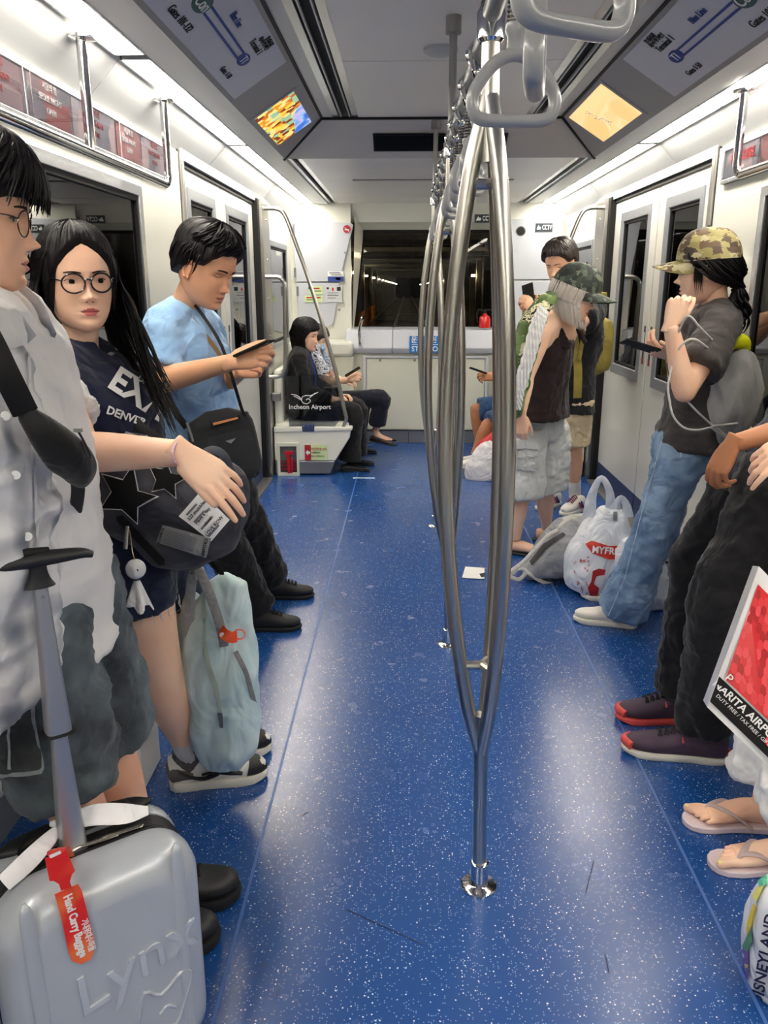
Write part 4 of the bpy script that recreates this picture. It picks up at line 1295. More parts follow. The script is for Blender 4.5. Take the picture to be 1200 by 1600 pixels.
def head_grid(nz=104, nphi=128, male=True, slim=1.0, hair_cap=None):
    """returns rings of local points: x right-left, y forward, z up"""
    zs = np.array([h[0] for h in HEADT])[::-1]
    tab = np.array([h[1:] for h in HEADT])[::-1]
    th = np.linspace(0, math.pi, nz)
    zz = .0005 + .1195 * np.cos(th)
    vs = np.zeros((nz, nphi, 3))
    # smooth interpolation
    from_ = [np.interp(zz, zs, tab[:, k]) for k in range(3)]
    ker = np.array([1, 2, 3, 2, 1.]) / 9
    W, Fr, Bk = [np.convolve(np.pad(a, 2, 'edge'), ker, 'valid') for a in from_]
    for i in range(nz):
        for j in range(nphi):
            u = j / nphi
            # denser around the front (phi = 0 is the face)
            ph = 2 * math.pi * u - 0.55 * math.sin(2 * math.pi * u)
            s_, c_ = math.sin(ph), math.cos(ph)
            x = W[i] * slim * math.copysign(abs(s_) ** .92, s_)
            if c_ > 0:
                y = Fr[i] * abs(c_) ** .82
            else:
                y = -Bk[i] * abs(c_) ** .95
            if Bk[i] < 0 and c_ < 0:
                y = -Bk[i] * abs(c_) ** .5
            vs[i, j] = (x, y, zz[i])
    return vs

def feat(p, male, nose=1.0, mouth_open=0.0):
    """displace the face of the grid (N x 3) forward and back"""
    x, y, z = p[..., 0], p[..., 1], p[..., 2]
    front = np.clip((y - .015) / .03, 0, 1)
    def g(cx, cz, sx, sz):
        return np.exp(-((np.abs(x) - cx) / sx) ** 2 - ((z - cz) / sz) ** 2) if cx else np.exp(-(x / sx) ** 2 - ((z - cz) / sz) ** 2)
    d = np.zeros_like(x)
    d += .0085 * nose * np.exp(-(x / .0085) ** 2) * np.clip((.016 - z) / .03, 0, 1) * (z > -.045) * (1 - np.clip((-.036 - z) / .01, 0, 1))
    d += .0150 * nose * g(0, -.0355, .0115, .0095)
    d += .0080 * g(.0125, -.0405, .0065, .0070)
    d -= .0035 * g(.007, -.0475, .004, .003)
    d -= .0105 * g(.0315, .0005, .0175, .0105)
    d -= .004 * g(.013, .006, .006, .010)
    d += .0030 * g(.030, .0205, .020, .007) * (1.3 if male else .6)
    d += .0030 * g(.043, -.028, .020, .018)
    d -= .0022 * g(.034, -.058, .012, .018)
    d += .0045 * g(0, -.0625, .0185, .0042)
    d += .0062 * g(0, -.0755, .0155, .0055)
    d -= .0035 * g(0, -.0690, .0225, .0018) * (1 + mouth_open * 2)
    d -= .0012 * g(0, -.054, .004, .006)
    d -= .0042 * g(0, -.0865, .016, .005)
    d += .0050 * g(0, -.1005, .019, .010)
    q = p.copy()
    q[..., 1] += d * front
    return q

def frame(fwd, up):
    f = Vector(fwd).normalized()
    u = Vector(up)
    r = f.cross(u).normalized()
    u = r.cross(f)
    # columns: x = right, y = forward, z = up
    return Matrix((r, f, u)).transposed()

class Head:
    def __init__(s, c, fwd, up=(0, 0, 1), scale=1.0, male=True, slim=1.0):
        s.c, s.R, s.k, s.male, s.slim = Vector(c), frame(fwd, up), scale, male, slim
    def w(s, x, y, z):
        return s.c + s.R @ (V(x, y, z) * s.k)
    def arr(s, a):
        R_ = np.array(s.R)
        return a.reshape(-1, 3) @ R_.T * s.k + np.array(s.c)
    def mesh(s, nose=1.0, lips=True, eyes_closed=False):
        """the face and skull, with ears; material 1 is the lips"""
        g = feat(head_grid(male=s.male, slim=s.slim), s.male, nose)
        nz, nphi, _ = g.shape
        mb = MB()
        fs, ms = [], []
        for i in range(nz - 1):
            for j in range(nphi):
                l = (j + 1) % nphi
                c = (g[i, j] + g[i + 1, l]) / 2
                ax = abs(c[0])
                lip = lips and c[1] > .05 and ((-.0688 < c[2] < -.0688 + .0078 * max(0, 1 - (ax / .023) ** 2) + (.001 if .003 < ax < .009 else 0)) or (-.0688 - .0105 * max(0, 1 - (ax / .021) ** 2) < c[2] <= -.0688)) and ax < .0235
                fs.append((i * nphi + j, (i + 1) * nphi + j, (i + 1) * nphi + l, i * nphi + l))
                ms.append(1 if lip else 0)
        mb.v = [tuple(p) for p in s.arr(g)]
        mb.f = fs
        mb.m = ms
        for sd in (-1, 1):
            R_ = s.R @ Matrix.Rotation(sd * math.radians(-22), 3, 'Z') @ Matrix.Rotation(math.radians(-8), 3, 'X')
            c = s.w(sd * .0765 * s.slim, -.010, -.012)
            mb.ball(c, (.007 * s.k, .017 * s.k, .030 * s.k), R_, seg=14, rings=12)
            o = MB()
            pts = []
            for k in range(9):
                a = math.radians(-115 + 250 * k / 8)
                pts.append(c + R_ @ (V(sd * .006, -math.cos(a - math.pi / 2) * 0 + .0 - .016 * math.cos(a) * -1 * -1, .027 * math.sin(a)) * s.k))
            mb.loft(pts, .0042 * s.k, up=tuple(s.R @ V(1, 0, 0)), seg=8, sub=2)
            mb.ball(s.w(sd * .079 * s.slim, -.004, -.036), (.004 * s.k, .008 * s.k, .008 * s.k), R_, seg=10, rings=8)
        return mb.mesh('head', 60)
    def face_y(s, x, z):
        g = np.array([[[x, 0, z]]], float)
        zs = np.array([h[0] for h in HEADT])[::-1]
        tab = np.array([h[1:] for h in HEADT])[::-1]
        w_, f_ = np.interp(z, zs, tab[:, 0]) * s.slim, np.interp(z, zs, tab[:, 1])
        sn = min(.999, (abs(x) / w_) ** (1 / .92))
        y = f_ * math.sqrt(1 - sn * sn) ** .82
        g[0, 0] = (x, y, z)
        return float(feat(g, s.male)[0, 0, 1])
    def eyes(s, parent, gaze=(0, 0), open_=1.0, brow=1.0, lash=1.0, brow_m=None):
        for sd in (-1, 1):
            x0, z0 = sd * .0315, .0005
            y0 = s.face_y(x0, z0)
            e = MB()
            c = s.w(x0, y0 - .0095, z0)
            k = s.k
            yaw = sd * .18
            Re = s.R @ Matrix.Rotation(-yaw, 3, 'Z')
            hw, hh = .0150, .0058 * open_
            # almond of the visible eye
            if open_ > 0.15:
                ring = []
                n = 24
                for q in range(n):
                    a = 2 * math.pi * q / n
                    xx = hw * math.cos(a)
                    zz = hh * math.sin(a) * (1 - .25 * abs(math.cos(a))) + .0008 * math.cos(a) * sd
                    yy = math.sqrt(max(0, .0185 ** 2 - xx * xx - zz * zz)) - .0185
                    ring.append(c + Re @ (V(xx, yy + .0118, zz) * k))
                cen = c + Re @ (V(0, .0124, 0) * k)
                e.add([cen] + ring, [(0, q + 1, (q + 1) % n + 1) for q in range(n)])
                e.build('eye', M_EYEW, parent)
                ir = MB()
                r = .0068
                gx, gz = gaze[0] * .006, gaze[1] * .003
                pts = []
                for q in range(20):
                    a = 2 * math.pi * q / 20
                    xx = gx + r * math.cos(a)
                    zz = gz + r * math.sin(a)
                    zz = max(-hh * .95, min(hh * .8, zz))
                    pts.append(c + Re @ (V(xx, .0132, zz) * k))
                ir.add([c + Re @ (V(gx, .0134, gz) * k)] + pts, [(0, q + 1, (q + 1) % 20 + 1) for q in range(20)])
                ir.build('iris', M_IRIS, parent)
            ld = MB()
            up_, lo_ = [], []
            for q in range(9):
                t = -1 + 2 * q / 8
                zz = hh * (1 - t * t) * .95 + .0006 if open_ > .15 else -.0028 * (1 - t * t)
                up_.append(c + Re @ (V(hw * 1.06 * t, .0120 - .003 * t * t, zz + .0012 * t * sd) * k))
                lo_.append(c + Re @ (V(hw * t, .0118 - .003 * t * t, -hh * (1 - t * t) * .9) * k))
            ld.loft(up_, [(.0011 * lash * k, .0013 * lash * k)] * 9, seg=6)
            ld.build('eyelash', M_GLASSESB, parent)
            l2 = MB()
            # upper lid fold in skin colour
            fold = [p + Re @ (V(0, .001, .0042 if open_ > .15 else .0035) * k) for p in up_]
            l2.loft([p for p in fold], [(.0026 * k, .0030 * k)] * 9, seg=8)
            if open_ > .15:
                l2.loft(lo_, [(.0018 * k, .0016 * k)] * 9, seg=6)
            l2.build('eyelid', s.skin, parent)
            bmm = MB()
            pts = []
            for q in range(7):
                t = q / 6
                xx = sd * (.013 + .036 * t)
                zz = .0195 + .0055 * math.sin(t * 2.2) - .003 * t
                pts.append(s.w(xx, s.face_y(xx, zz) + .0006, zz))
            bmm.loft(pts, [(.0012 * k, (.0026 - .0016 * abs(q / 6 - .25)) * k * brow) for q in range(7)], up=tuple(s.R @ V(0, 0, 1)), seg=6, sub=3)
            bmm.build('eyebrow', brow_m or M_HAIR, parent)
        n = MB()
        for sd in (-1, 1):
            n.ball(s.w(sd * .0068, s.face_y(sd * .0068, -.046) - .0008, -.0462), (.0032 * s.k, .003 * s.k, .0018 * s.k), s.R, seg=8, rings=6)
        n.build('nostril', mat('nostril_' + str(len(bpy.data.materials)), (110, 60, 50), .8), parent)
        m_ = MB()
        pts = []
        for q in range(9):
            t = -1 + q / 4
            xx = .0215 * t
            pts.append(s.w(xx, s.face_y(xx, -.0688) + .0006, -.0688 - .0012 * (1 - abs(t)) + .0005))
        m_.loft(pts, [(.0008 * s.k, .0010 * s.k)] * 9, seg=6)
        m_.build('mouth_line', mat('mouth_line_' + str(len(bpy.data.materials)), (96, 40, 42), .7), parent)
    def shell(s, line, thick=.012, noise=.004, freq=26, top=0.0, seed=0, nz=110, nphi=220, back=0.0):
        """hair shell. line(phi, front?) -> lowest z of the hair at azimuth phi (0 = face, pi = nape)"""
        g = head_grid(nz, nphi, male=s.male, slim=s.slim)
        out = np.zeros_like(g)
        rng = Vector((seed * 3.7, seed * 1.3, 0))
        for i in range(nz):
            for j in range(nphi):
                p = g[i, j]
                ph = math.atan2(p[0], p[1])
                zl = line(ph)
                t = max(0.0, min(1.0, (p[2] - zl) / .02))
                t = t * t * (3 - 2 * t)
                r = Vector((p[0] / .078, (p[1] + .008) / .1, p[2] / .12))
                n = r.normalized()
                nn = mnoise.noise(Vector((ph * freq / 6.28 * 2, p[2] * 7, 0)) + rng) + .6 * mnoise.noise(Vector((ph * freq, p[2] * 14, 4)) + rng)
                th_ = t * (thick + noise * nn + top * max(0, p[2] / .12) + back * max(0, -p[1] / .1)) - (1 - t) * .006
                d = Vector((n.x * .078, n.y * .1, n.z * .12)).normalized()
                out[i, j] = p + np.array(d) * th_
        mb = MB()
        mb.v = [tuple(p) for p in s.arr(out)]
        for i in range(nz - 1):
            for j in range(nphi):
                l = (j + 1) % nphi
                mb.f.append((i * nphi + j, (i + 1) * nphi + j, (i + 1) * nphi + l, i * nphi + l))
        mb.m = [0] * len(mb.f)
        # drop faces well below the hair line
        keep = []
        for fi, f in enumerate(mb.f):
            i, j = divmod(f[0], nphi)
            p = g[i, j]
            if p[2] > line(math.atan2(p[0], p[1])) - .012:
                keep.append(f)
        mb.f = keep
        mb.m = [0] * len(keep)
        return mb
    def surf(s, az, el, off=0.0):
        """point over the skull: az 0 = front, + = head's right side(x+); el 0..90"""
        a, e = math.radians(az), math.radians(el)
        x = math.sin(a) * math.cos(e) * (.0785 * s.slim + off)
        cy = math.cos(a) * math.cos(e)
        y = cy * ((.088 if cy > 0 else .106) + off)
        z = math.sin(e) * (.118 + off)
        return (x, y, z)

def strand(mb, pts, w, t=None, up=(0, 0, 1), taper=True, seg=6, sub=3):
    n = len(pts)
    rr = []
    for i in range(n):
        u = i / (n - 1)
        k = (1 - u ** 3 * .92) if taper else 1.0
        k *= min(1, .55 + u * 2)
        rr.append((w * k, (t or w * .45) * k))
    mb.loft(pts, rr, up=up, seg=seg, sub=sub)

# ---- hand
def hand(mb_list, wrist, dirv, back, side, curls=(.3, .35, .4, .45), spread=.12, thumb=(.5, .4), scale=1.0, voxel=.0028, thumb_curl=.4):
    """side = +1: thumb lies on the +y side of the hand frame (x along fingers, z = back of hand)"""
    x = Vector(dirv).normalized()
    z = Vector(back)
    z = (z - x * z.dot(x)).normalized()
    y = z.cross(x) * side
    k = scale
    def P(a, b, c):
        return Vector(wrist) + (x * a + y * b + z * c) * k
    mb = MB()
    # forearm stub and palm
    mb.loft([P(-.03, 0, 0), P(0, 0, 0), P(.02, .001, 0), (P(.05, .002, -.001)), P(.08, .000, -.001), P(.094, -.001, -.001)],
            [(.0285 * k, .020 * k), (.0275 * k, .0195 * k), (.033 * k, .0175 * k), (.040 * k, .0155 * k), (.041 * k, .013 * k), (.036 * k, .009 * k)], up=tuple(z), seg=20, sub=4, sup=.85)
    mb.ball(P(.035, .024, -.008), (.024 * k, .014 * k, .013 * k), Matrix((x, y * side, z)).transposed(), seg=14, rings=10)
    bases = [(.092, .029), (.096, .0095), (.092, -.0105), (.083, -.029)]
    lens = [(.042, .025, .021), (.046, .029, .022), (.042, .027, .021), (.033, .020, .018)]
    rad = [.0092, .0095, .0088, .0078]
    tips = []
    for i in range(4):
        a0 = curls[i] * 1.25
        sp = spread * (1.3 - i * .9) / 1.3
        ang = 0
        bx, by = bases[i]
        p = P(bx - .012, by, 0)
        pts = [p]
        cur = P(bx, by, .001)
        pts.append(cur)
        for q, L_ in enumerate(lens[i]):
            ang += (a0, a0 * 1.15, a0 * .7)[q]
            d = x * math.cos(ang) * math.cos(sp) + y * math.sin(sp) * math.cos(min(ang, 1.2)) - z * math.sin(ang)
            cur = cur + d.normalized() * (L_ * k)
            pts.append(cur)
        r = rad[i] * k
        rr = [r * 1.05, r * 1.06, r * 1.0, r * .9, r * .72]
        for q in range(4):
            mb.capsule(pts[q], pts[q + 1], rr[q], rr[q + 1], seg=12)
        tips.append((pts[-1], pts[-2], r * .72))
    # thumb
    t0 = P(.022, .026, -.006)
    d1 = (x * math.cos(thumb[0]) + y * math.sin(thumb[0]) - z * thumb[1]).normalized()
    t1 = t0 + d1 * (.042 * k)
    ax_ = d1.cross(z)
    d2 = (d1 + x * thumb_curl * .7 - y * thumb_curl * .25 - z * thumb_curl * .4).normalized()
    t2 = t1 + d2 * (.033 * k)
    d3 = (d2 + x * thumb_curl * .5 - y * thumb_curl * .35 - z * thumb_curl * .3).normalized()
    t3 = t2 + d3 * (.026 * k)
    mb.capsule(t0, t1, .0145 * k, .0115 * k, seg=12)
    mb.capsule(t1, t2, .0112 * k, .0102 * k, seg=12)
    mb.capsule(t2, t3, .0102 * k, .0078 * k, seg=12)
    me = remesh(mb, voxel, 3, .5)
    mb_list.append(me)
    return dict(tips=tips, thumb=t3, P=P, x=x, y=y, z=z)

def limb(mb, pts, rad, seg=20, sub=5, up=(0, 1, 0.01)):
    mb.loft(pts, rad, up=up, seg=seg, sub=sub)
    return mb

def lerp(a, b, t):
    return Vector(a) + (Vector(b) - Vector(a)) * t

def arm(mb, sh, el, wr, k=1.0, fat=1.0):
    """upper arm and forearm as one tapering, jointed tube"""
    f = fat * k
    limb(mb, [sh, lerp(sh, el, .3), lerp(sh, el, .7), lerp(sh, el, .96), el, lerp(el, wr, .18), lerp(el, wr, .45), lerp(el, wr, .8), wr],
         [.050 * f, .049 * f, .043 * f, .0405 * f, .041 * f, .0425 * f, .038 * f, .030 * f, .0275 * f], sub=3)
    mb.ball(el, .041 * f, seg=16, rings=10)

def leg(mb, hip, kn, an, k=1.0, fat=1.0, calf=(0, 0, 0)):
    f = fat * k
    c = Vector(calf)
    limb(mb, [hip, lerp(hip, kn, .3), lerp(hip, kn, .7), lerp(hip, kn, .95), lerp(kn, an, .06), lerp(kn, an, .3) + c, lerp(kn, an, .6) + c * .4, lerp(kn, an, .88), an],
         [.088 * f, .084 * f, .066 * f, .056 * f, .054 * f, .056 * f, .045 * f, .034 * f, .034 * f], sub=3)
    mb.ball(kn, .055 * f, seg=16, rings=10)

def torso(mb, pel, chest, neck, across_hip, across_sh, k=1.0, infl=0.0, hips=.165, waist=.135, ch=.165, sh=.195, depth=(.12, .10, .115, .085), neck_r=.052, belly=0.0):
    """pelvis to base of neck; across vectors point to the figure's side"""
    P = [Vector(pel), lerp(pel, chest, .45), Vector(chest), lerp(chest, neck, .72), Vector(neck)]
    a0, a1 = Vector(across_hip).normalized(), Vector(across_sh).normalized()
    W = [hips, waist, ch, sh * .82, neck_r + .012]
    D = [depth[0], depth[1], depth[2], depth[3], neck_r]
    prof = catmull([list(p) + [w, d] + list(a0.lerp(a1, t)) for p, w, d, t in zip(P, W, D, (0, .3, .8, 1, 1))], 5)
    n = len(prof)
    seg = 28
    vs, fs = [], []
    for i in range(n):
        p = Vector(prof[i][:3])
        t = Vector(prof[min(i + 1, n - 1)][:3]) - Vector(prof[max(i - 1, 0)][:3])
        t.normalize()
        a = Vector(prof[i][5:8])
        a = (a - t * a.dot(t)).normalized()
        f = t.cross(a)
        for q in range(seg):
            an = 2 * math.pi * q / seg
            c_, s_ = math.cos(an), math.sin(an)
            c_ = math.copysign(abs(c_) ** .85, c_)
            s_ = math.copysign(abs(s_) ** .85, s_)
            vs.append(p + a * (c_ * (prof[i][3] * k + infl)) + f * (s_ * (prof[i][4] * k + infl)))
    for i in range(n - 1):
        for q in range(seg):
            l = (q + 1) % seg
            fs.append((i * seg + q, i * seg + l, (i + 1) * seg + l, (i + 1) * seg + q))
    fs.append(tuple(reversed(range(seg))))
    fs.append(tuple((n - 1) * seg + q for q in range(seg)))
    mb.add(vs, fs)
    return mb

def shoulders(mb, chest, neck, shL, shR, k=1.0, infl=0.0):
    for s_ in (shL, shR):
        mb.loft([lerp(neck, s_, .05), lerp(neck, s_, .5) + V(0, 0, .004), s_, lerp(s_, chest, .18)], [(.055 * k + infl, .05 * k + infl), (.062 * k + infl, .052 * k + infl), (.058 * k + infl, .055 * k + infl), (.05 * k + infl, .05 * k + infl)], seg=18, sub=4)
        mb.loft([s_, lerp(s_, chest, .5), lerp(s_, chest, .9)], [(.058 * k + infl, .060 * k + infl), (.085 * k + infl, .085 * k + infl), (.10 * k + infl, .095 * k + infl)], seg=18, sub=3)

def make_body(parts, mats, parent, fine=(), voxel=.009, smooth=5):
    """parts: MB to remesh; fine: finished meshes (head, hands) joined to it"""
    me = remesh(parts, voxel, smooth)
    mes = [me] + list(fine)
    out = join_meshes(mes, 'body')
    for m in mats:
        out.materials.append(m)
    return link('body', out, mats, parent)

def garment(name, mb, m, parent, voxel=.010, smooth=3, amp=.004, scale=9, seed=0, aniso=(1, 1, 1), sharp=1.0, label=None):
    me = remesh(mb, voxel, smooth)
    crease(me, amp * 1.7, scale, seed, aniso, sharp)
    crease(me, amp * .7, scale * 2.2, seed + 5, (1, 1, 1.5), sharp)
    return link(name, me, m if isinstance(m, (list, tuple)) else [m], parent, label=label)

def seglen(n, *p):
    pass

def shoe(parent, heel, toe, w=.048, h=.075, m=M_SHOEB, sole=M_SOLEB, sole_h=.022, ankle=None, high=0.0, toe_cap=None, laces=None, extra=None, top_m=None, nose=1.0, name='shoe'):
    """heel and toe are floor points (back and front end of the sole)"""
    h0, t0 = Vector(heel), Vector(toe)
    d = (t0 - h0)
    L_ = d.length
    d.normalize()
    up = V(0, 0, 1)
    z0 = h0.z
    s_ = d.cross(up).normalized()
    def P(u, v, zz):
        return h0 + d * (u * L_) + s_ * v + up * zz
    # outline of the sole
    prof = [(0, .0), (.01, .5), (.05, .78), (.15, .86), (.35, .8), (.55, .9), (.72, 1.0), (.85, .92), (.94, .68), (.985, .38), (1, 0)]
    out = [(u, v * w) for u, v in prof] + [(u, -v * w) for u, v in prof[-2:0:-1]]
    so = MB()
    rings = []
    for zz, g in ((.0, .97), (.004, 1.03), (sole_h * .8, 1.05), (sole_h, 1.0)):
        rings.append([P(.5 + (u - .5) * (1 + (g - 1) * .5), v * g, zz + (.006 if u > .9 and zz < .01 else 0)) for u, v in out])
    n = len(out)
    vs = [p for r in rings for p in r]
    fs = []
    for i in range(3):
        for q in range(n):
            l = (q + 1) % n
            fs.append((i * n + q, i * n + l, (i + 1) * n + l, (i + 1) * n + q))
    fs.append(tuple(reversed(range(n)))); fs.append(tuple(3 * n + q for q in range(n)))
    so.add(vs, fs)
    upm = MB()
    hs = [(.03, .72, .80), (.12, .82, 1.0), (.28, .80, 1.02), (.42, .80, .92), (.56, .88, .74), (.70, .93, .58), (.83, .84, .50 * nose), (.92, .62, .42 * nose), (.975, .34, .26 * nose)]
    pts = [P(u, 0, sole_h + .001 + h * c * .32) for u, a, c in hs]
    rad = [(w * a, h * c * .62) for u, a, c in hs]
    upm.loft(pts, rad, up=(0, 0, 1), seg=20, sub=3, sup=.9)
    root = so.build(name, sole, parent)
    u_me = upm.mesh('upper')
    # cut anything under the sole plane
    co = np.empty(len(u_me.vertices) * 3); u_me.vertices.foreach_get('co', co); co = co.reshape(-1, 3)
    co[:, 2] = np.maximum(co[:, 2], z0 + sole_h * .6)
    u_me.vertices.foreach_set('co', co.ravel()); u_me.update()
    link('upper', u_me, m, root)
    if high or ankle is not None:
        a = Vector(ankle) if ankle is not None else P(.2, 0, h + high)
        cl = MB()
        cl.loft([P(.22, 0, h * .5), P(.2, 0, h * .8), lerp(P(.2, 0, h), a, .5) if ankle is not None else P(.2, 0, h + high * .5), a], [(w * .82, w * 1.1), (w * .82, w * 1.05), (w * .8, w * .98), (w * .82, w * .95)], up=tuple(d), seg=18, sub=4)
        cl.build('collar', top_m or m, root)
    if toe_cap:
        tcp = MB()
        tcp.loft([P(.80, 0, sole_h + .018), P(.88, 0, sole_h + .012), P(.95, 0, sole_h + .006), P(1.0, 0, sole_h + .002)], [(w * .95, h * .40), (w * .82, h * .34), (w * .58, h * .25), (w * .2, .008)], up=(0, 0, 1), seg=18, sub=3)
        tcp.build('toe_cap', toe_cap, root)
    if laces:
        lc = MB()
        for q in range(5):
            u = .40 + q * .06
            hh = sole_h + h * (.95 - q * .075) + .004
            c0, c1 = P(u, w * .42, hh - .008), P(u + .03, -w * .42, hh - .008)
            mid = P(u + .015, 0, hh + .006)
            lc.loft([c0, mid, c1], .0028, seg=6, sub=4)
            lc.loft([P(u + .03, w * .42, hh - .008), P(u + .015, 0, hh + .007), P(u, -w * .42, hh - .008)], .0028, seg=6, sub=4)
        lc.build('laces', laces, root)
    return root, P

def phone(label, c, n_, up, m_case=M_BLACK, screen=None, w=.072, h=.15, t=.008, lens=True):
    """flat handset: n_ = screen normal, up = long axis"""
    c = Vector(c); n_ = Vector(n_).normalized(); u = Vector(up)
    u = (u - n_ * u.dot(n_)).normalized(); r = u.cross(n_)
    R_ = Matrix((r, u, n_)).transposed()
    o = thing('mobile_phone', label, 'phone', c)
    MB().cbox(c, (w, h, t), 0, R_).build('case', m_case, o, smooth=0, bevel=.003)
    MB().cbox(c + n_ * (t / 2 + .0002), (w - .006, h - .008, .0012), 0, R_).build('screen', screen or mat('phone_screen_%d' % len(bpy.data.materials), (20, 22, 30), .08, emit=0), o, smooth=0)
    if lens:
        for q in range(2):
            MB().lathe(c - n_ * (t / 2) + u * (h * .38 - q * .022) + r * (w * .26), [(0, .008), (.002, .007)], tuple(-n_), 12).build('camera_lens', M_GLASSESB, o)
    return o
# ============================================================ decals laid on a surface
from mathutils.bvhtree import BVHTree
def bvh_of(*objs):
    v, f = [], []
    for o in objs:
        me = o.data
        k = len(v)
        T = Matrix.Identity(4)
        v += [tuple(p.co) for p in me.vertices]
        f += [[i + k for i in p.vertices] for p in me.polygons]
    return BVHTree.FromPolygons(v, f)

def hit(bvh, x, y, off=.0015):
    d = _ray(x, y).normalized()
    loc, no, i, dist = bvh.ray_cast(EYE, d)
    if loc is None:
        return None
    if no.dot(d) > 0:
        no = -no
    return loc + no * off - d * off * .5

def decal(bvh, poly, m, parent, name='print', off=.0018, step=8, label=None, ref=None):
    """a patch printed or sewn on: polygon given where it sits on the surface"""
    bm = bmesh.new()
    vs = []
    n = len(poly)
    for i in range(n):
        a, b = poly[i], poly[(i + 1) % n]
        k = max(1, int(math.hypot(b[0] - a[0], b[1] - a[1]) / step))
        for j in range(k):
            vs.append(bm.verts.new((a[0] + (b[0] - a[0]) * j / k, a[1] + (b[1] - a[1]) * j / k, 0)))
    bm.faces.new(vs)
    bmesh.ops.triangulate(bm, faces=bm.faces[:])
    for _ in range(3):
        es = [e for e in bm.edges if e.calc_length() > step * 1.4]
        if not es:
            break
        bmesh.ops.subdivide_edges(bm, edges=es, cuts=1)
        bmesh.ops.triangulate(bm, faces=bm.faces[:])
    return _project(bm, bvh, m, parent, name, off, label)

def _project(bm, bvh, m, parent, name, off, label):
    last = None
    bad = []
    for v in bm.verts:
        h = hit(bvh, v.co.x, v.co.y, off)
        if h is None:
            bad.append(v)
        else:
            v.co = h
            last = h
    bmesh.ops.delete(bm, geom=bad, context='VERTS')
    me = bpy.data.meshes.new(name)
    bm.to_mesh(me)
    bm.free()
    if not me.polygons:
        return None
    return link(name, me, m, parent, label=label)

def text_decal(bvh, body, c, size, ang, m, parent, off=.0022, bold=0.0, sx=1.0, name='lettering', shear=0.0, spacing=1.0):
    me = text_mesh(body, 1.0, 0.0, bold, 'CENTER', spacing, shear)
    bm = bmesh.new()
    bm.from_mesh(me)
    bmesh.ops.triangulate(bm, faces=bm.faces[:])
    a = math.radians(ang)
    for v in bm.verts:
        x, y = v.co.x * size * sx, v.co.y * size
        v.co = (c[0] + x * math.cos(a) + y * math.sin(a), c[1] + x * math.sin(a) - y * math.cos(a), 0)
    bpy.data.meshes.remove(me)
    return _project(bm, bvh, m, parent, name, off, None)

def ribbon(pts, w, m, parent, name, bvh=None, t=.0015, n=None, sub=4, up=None):
    """flat strap along points; n = face normal hint"""
    mb = MB()
    mb.loft(pts, (w, t), up=tuple(n or (0, -1, 0)), seg=8, sub=sub, sup=.6)
    return mb.build(name, m, parent)

# ============================================================ figure builder
def figure(label, J, skin_m, head=None, k=1.0, fat=1.0, hands=None, tors=None, hide_legs=False, group=None, head_args=None, eyes_args=None, fine_extra=(), calfdir=(0, 0, 0), leg_fat=1.0, arm_fat=1.0):
    base = (J['anL'] + J['anR']) / 2
    root = thing('person', label, 'person', (base.x, base.y, 0))
    mb = MB()
    tk = dict(k=k)
    if tors:
        tk.update(tors)
    aw = J['shR'] - J['shL']
    ah = J['hipR'] - J['hipL']
    torso(mb, J['pel'], J['chest'], J['neck'], ah, aw, infl=-.008, **tk)
    shoulders(mb, J['chest'], J['neck'], J['shL'], J['shR'], k * .93, -.006)
    fine = []
    for s_ in 'LR':
        arm(mb, J['sh' + s_], J['el' + s_], J['wr' + s_], k, fat * arm_fat)
        leg(mb, J['hip' + s_], J['kn' + s_], J['an' + s_], k, fat * leg_fat, calfdir)
        h = (hands or {}).get(s_)
        if h:
            a = dict(scale=k)
            a.update(h)
            thumbside = a.pop('tside')
            hand(fine, J['wr' + s_], a.pop('dir'), a.pop('back'), thumbside, **a)
    if head:
        # neck up into the skull
        mb.loft([lerp(J['neck'], head.c, -.15), J['neck'], head.w(0, -.022, -.095), head.w(0, -.018, -.04)], [(.06 * k, .06 * k), (.052 * k, .052 * k), (.047 * head.k, .050 * head.k), (.045 * head.k, .05 * head.k)], up=tuple(head.R @ V(0, 1, 0)), seg=20, sub=4)
        head.skin = skin_m
        fine.append(head.mesh(**(head_args or {})))
    b = make_body(mb, [skin_m, M_LIP if not (head and head.male) else M_LIPM], root, fine)
    if head:
        head.eyes(root, **(eyes_args or {}))
    return root, b

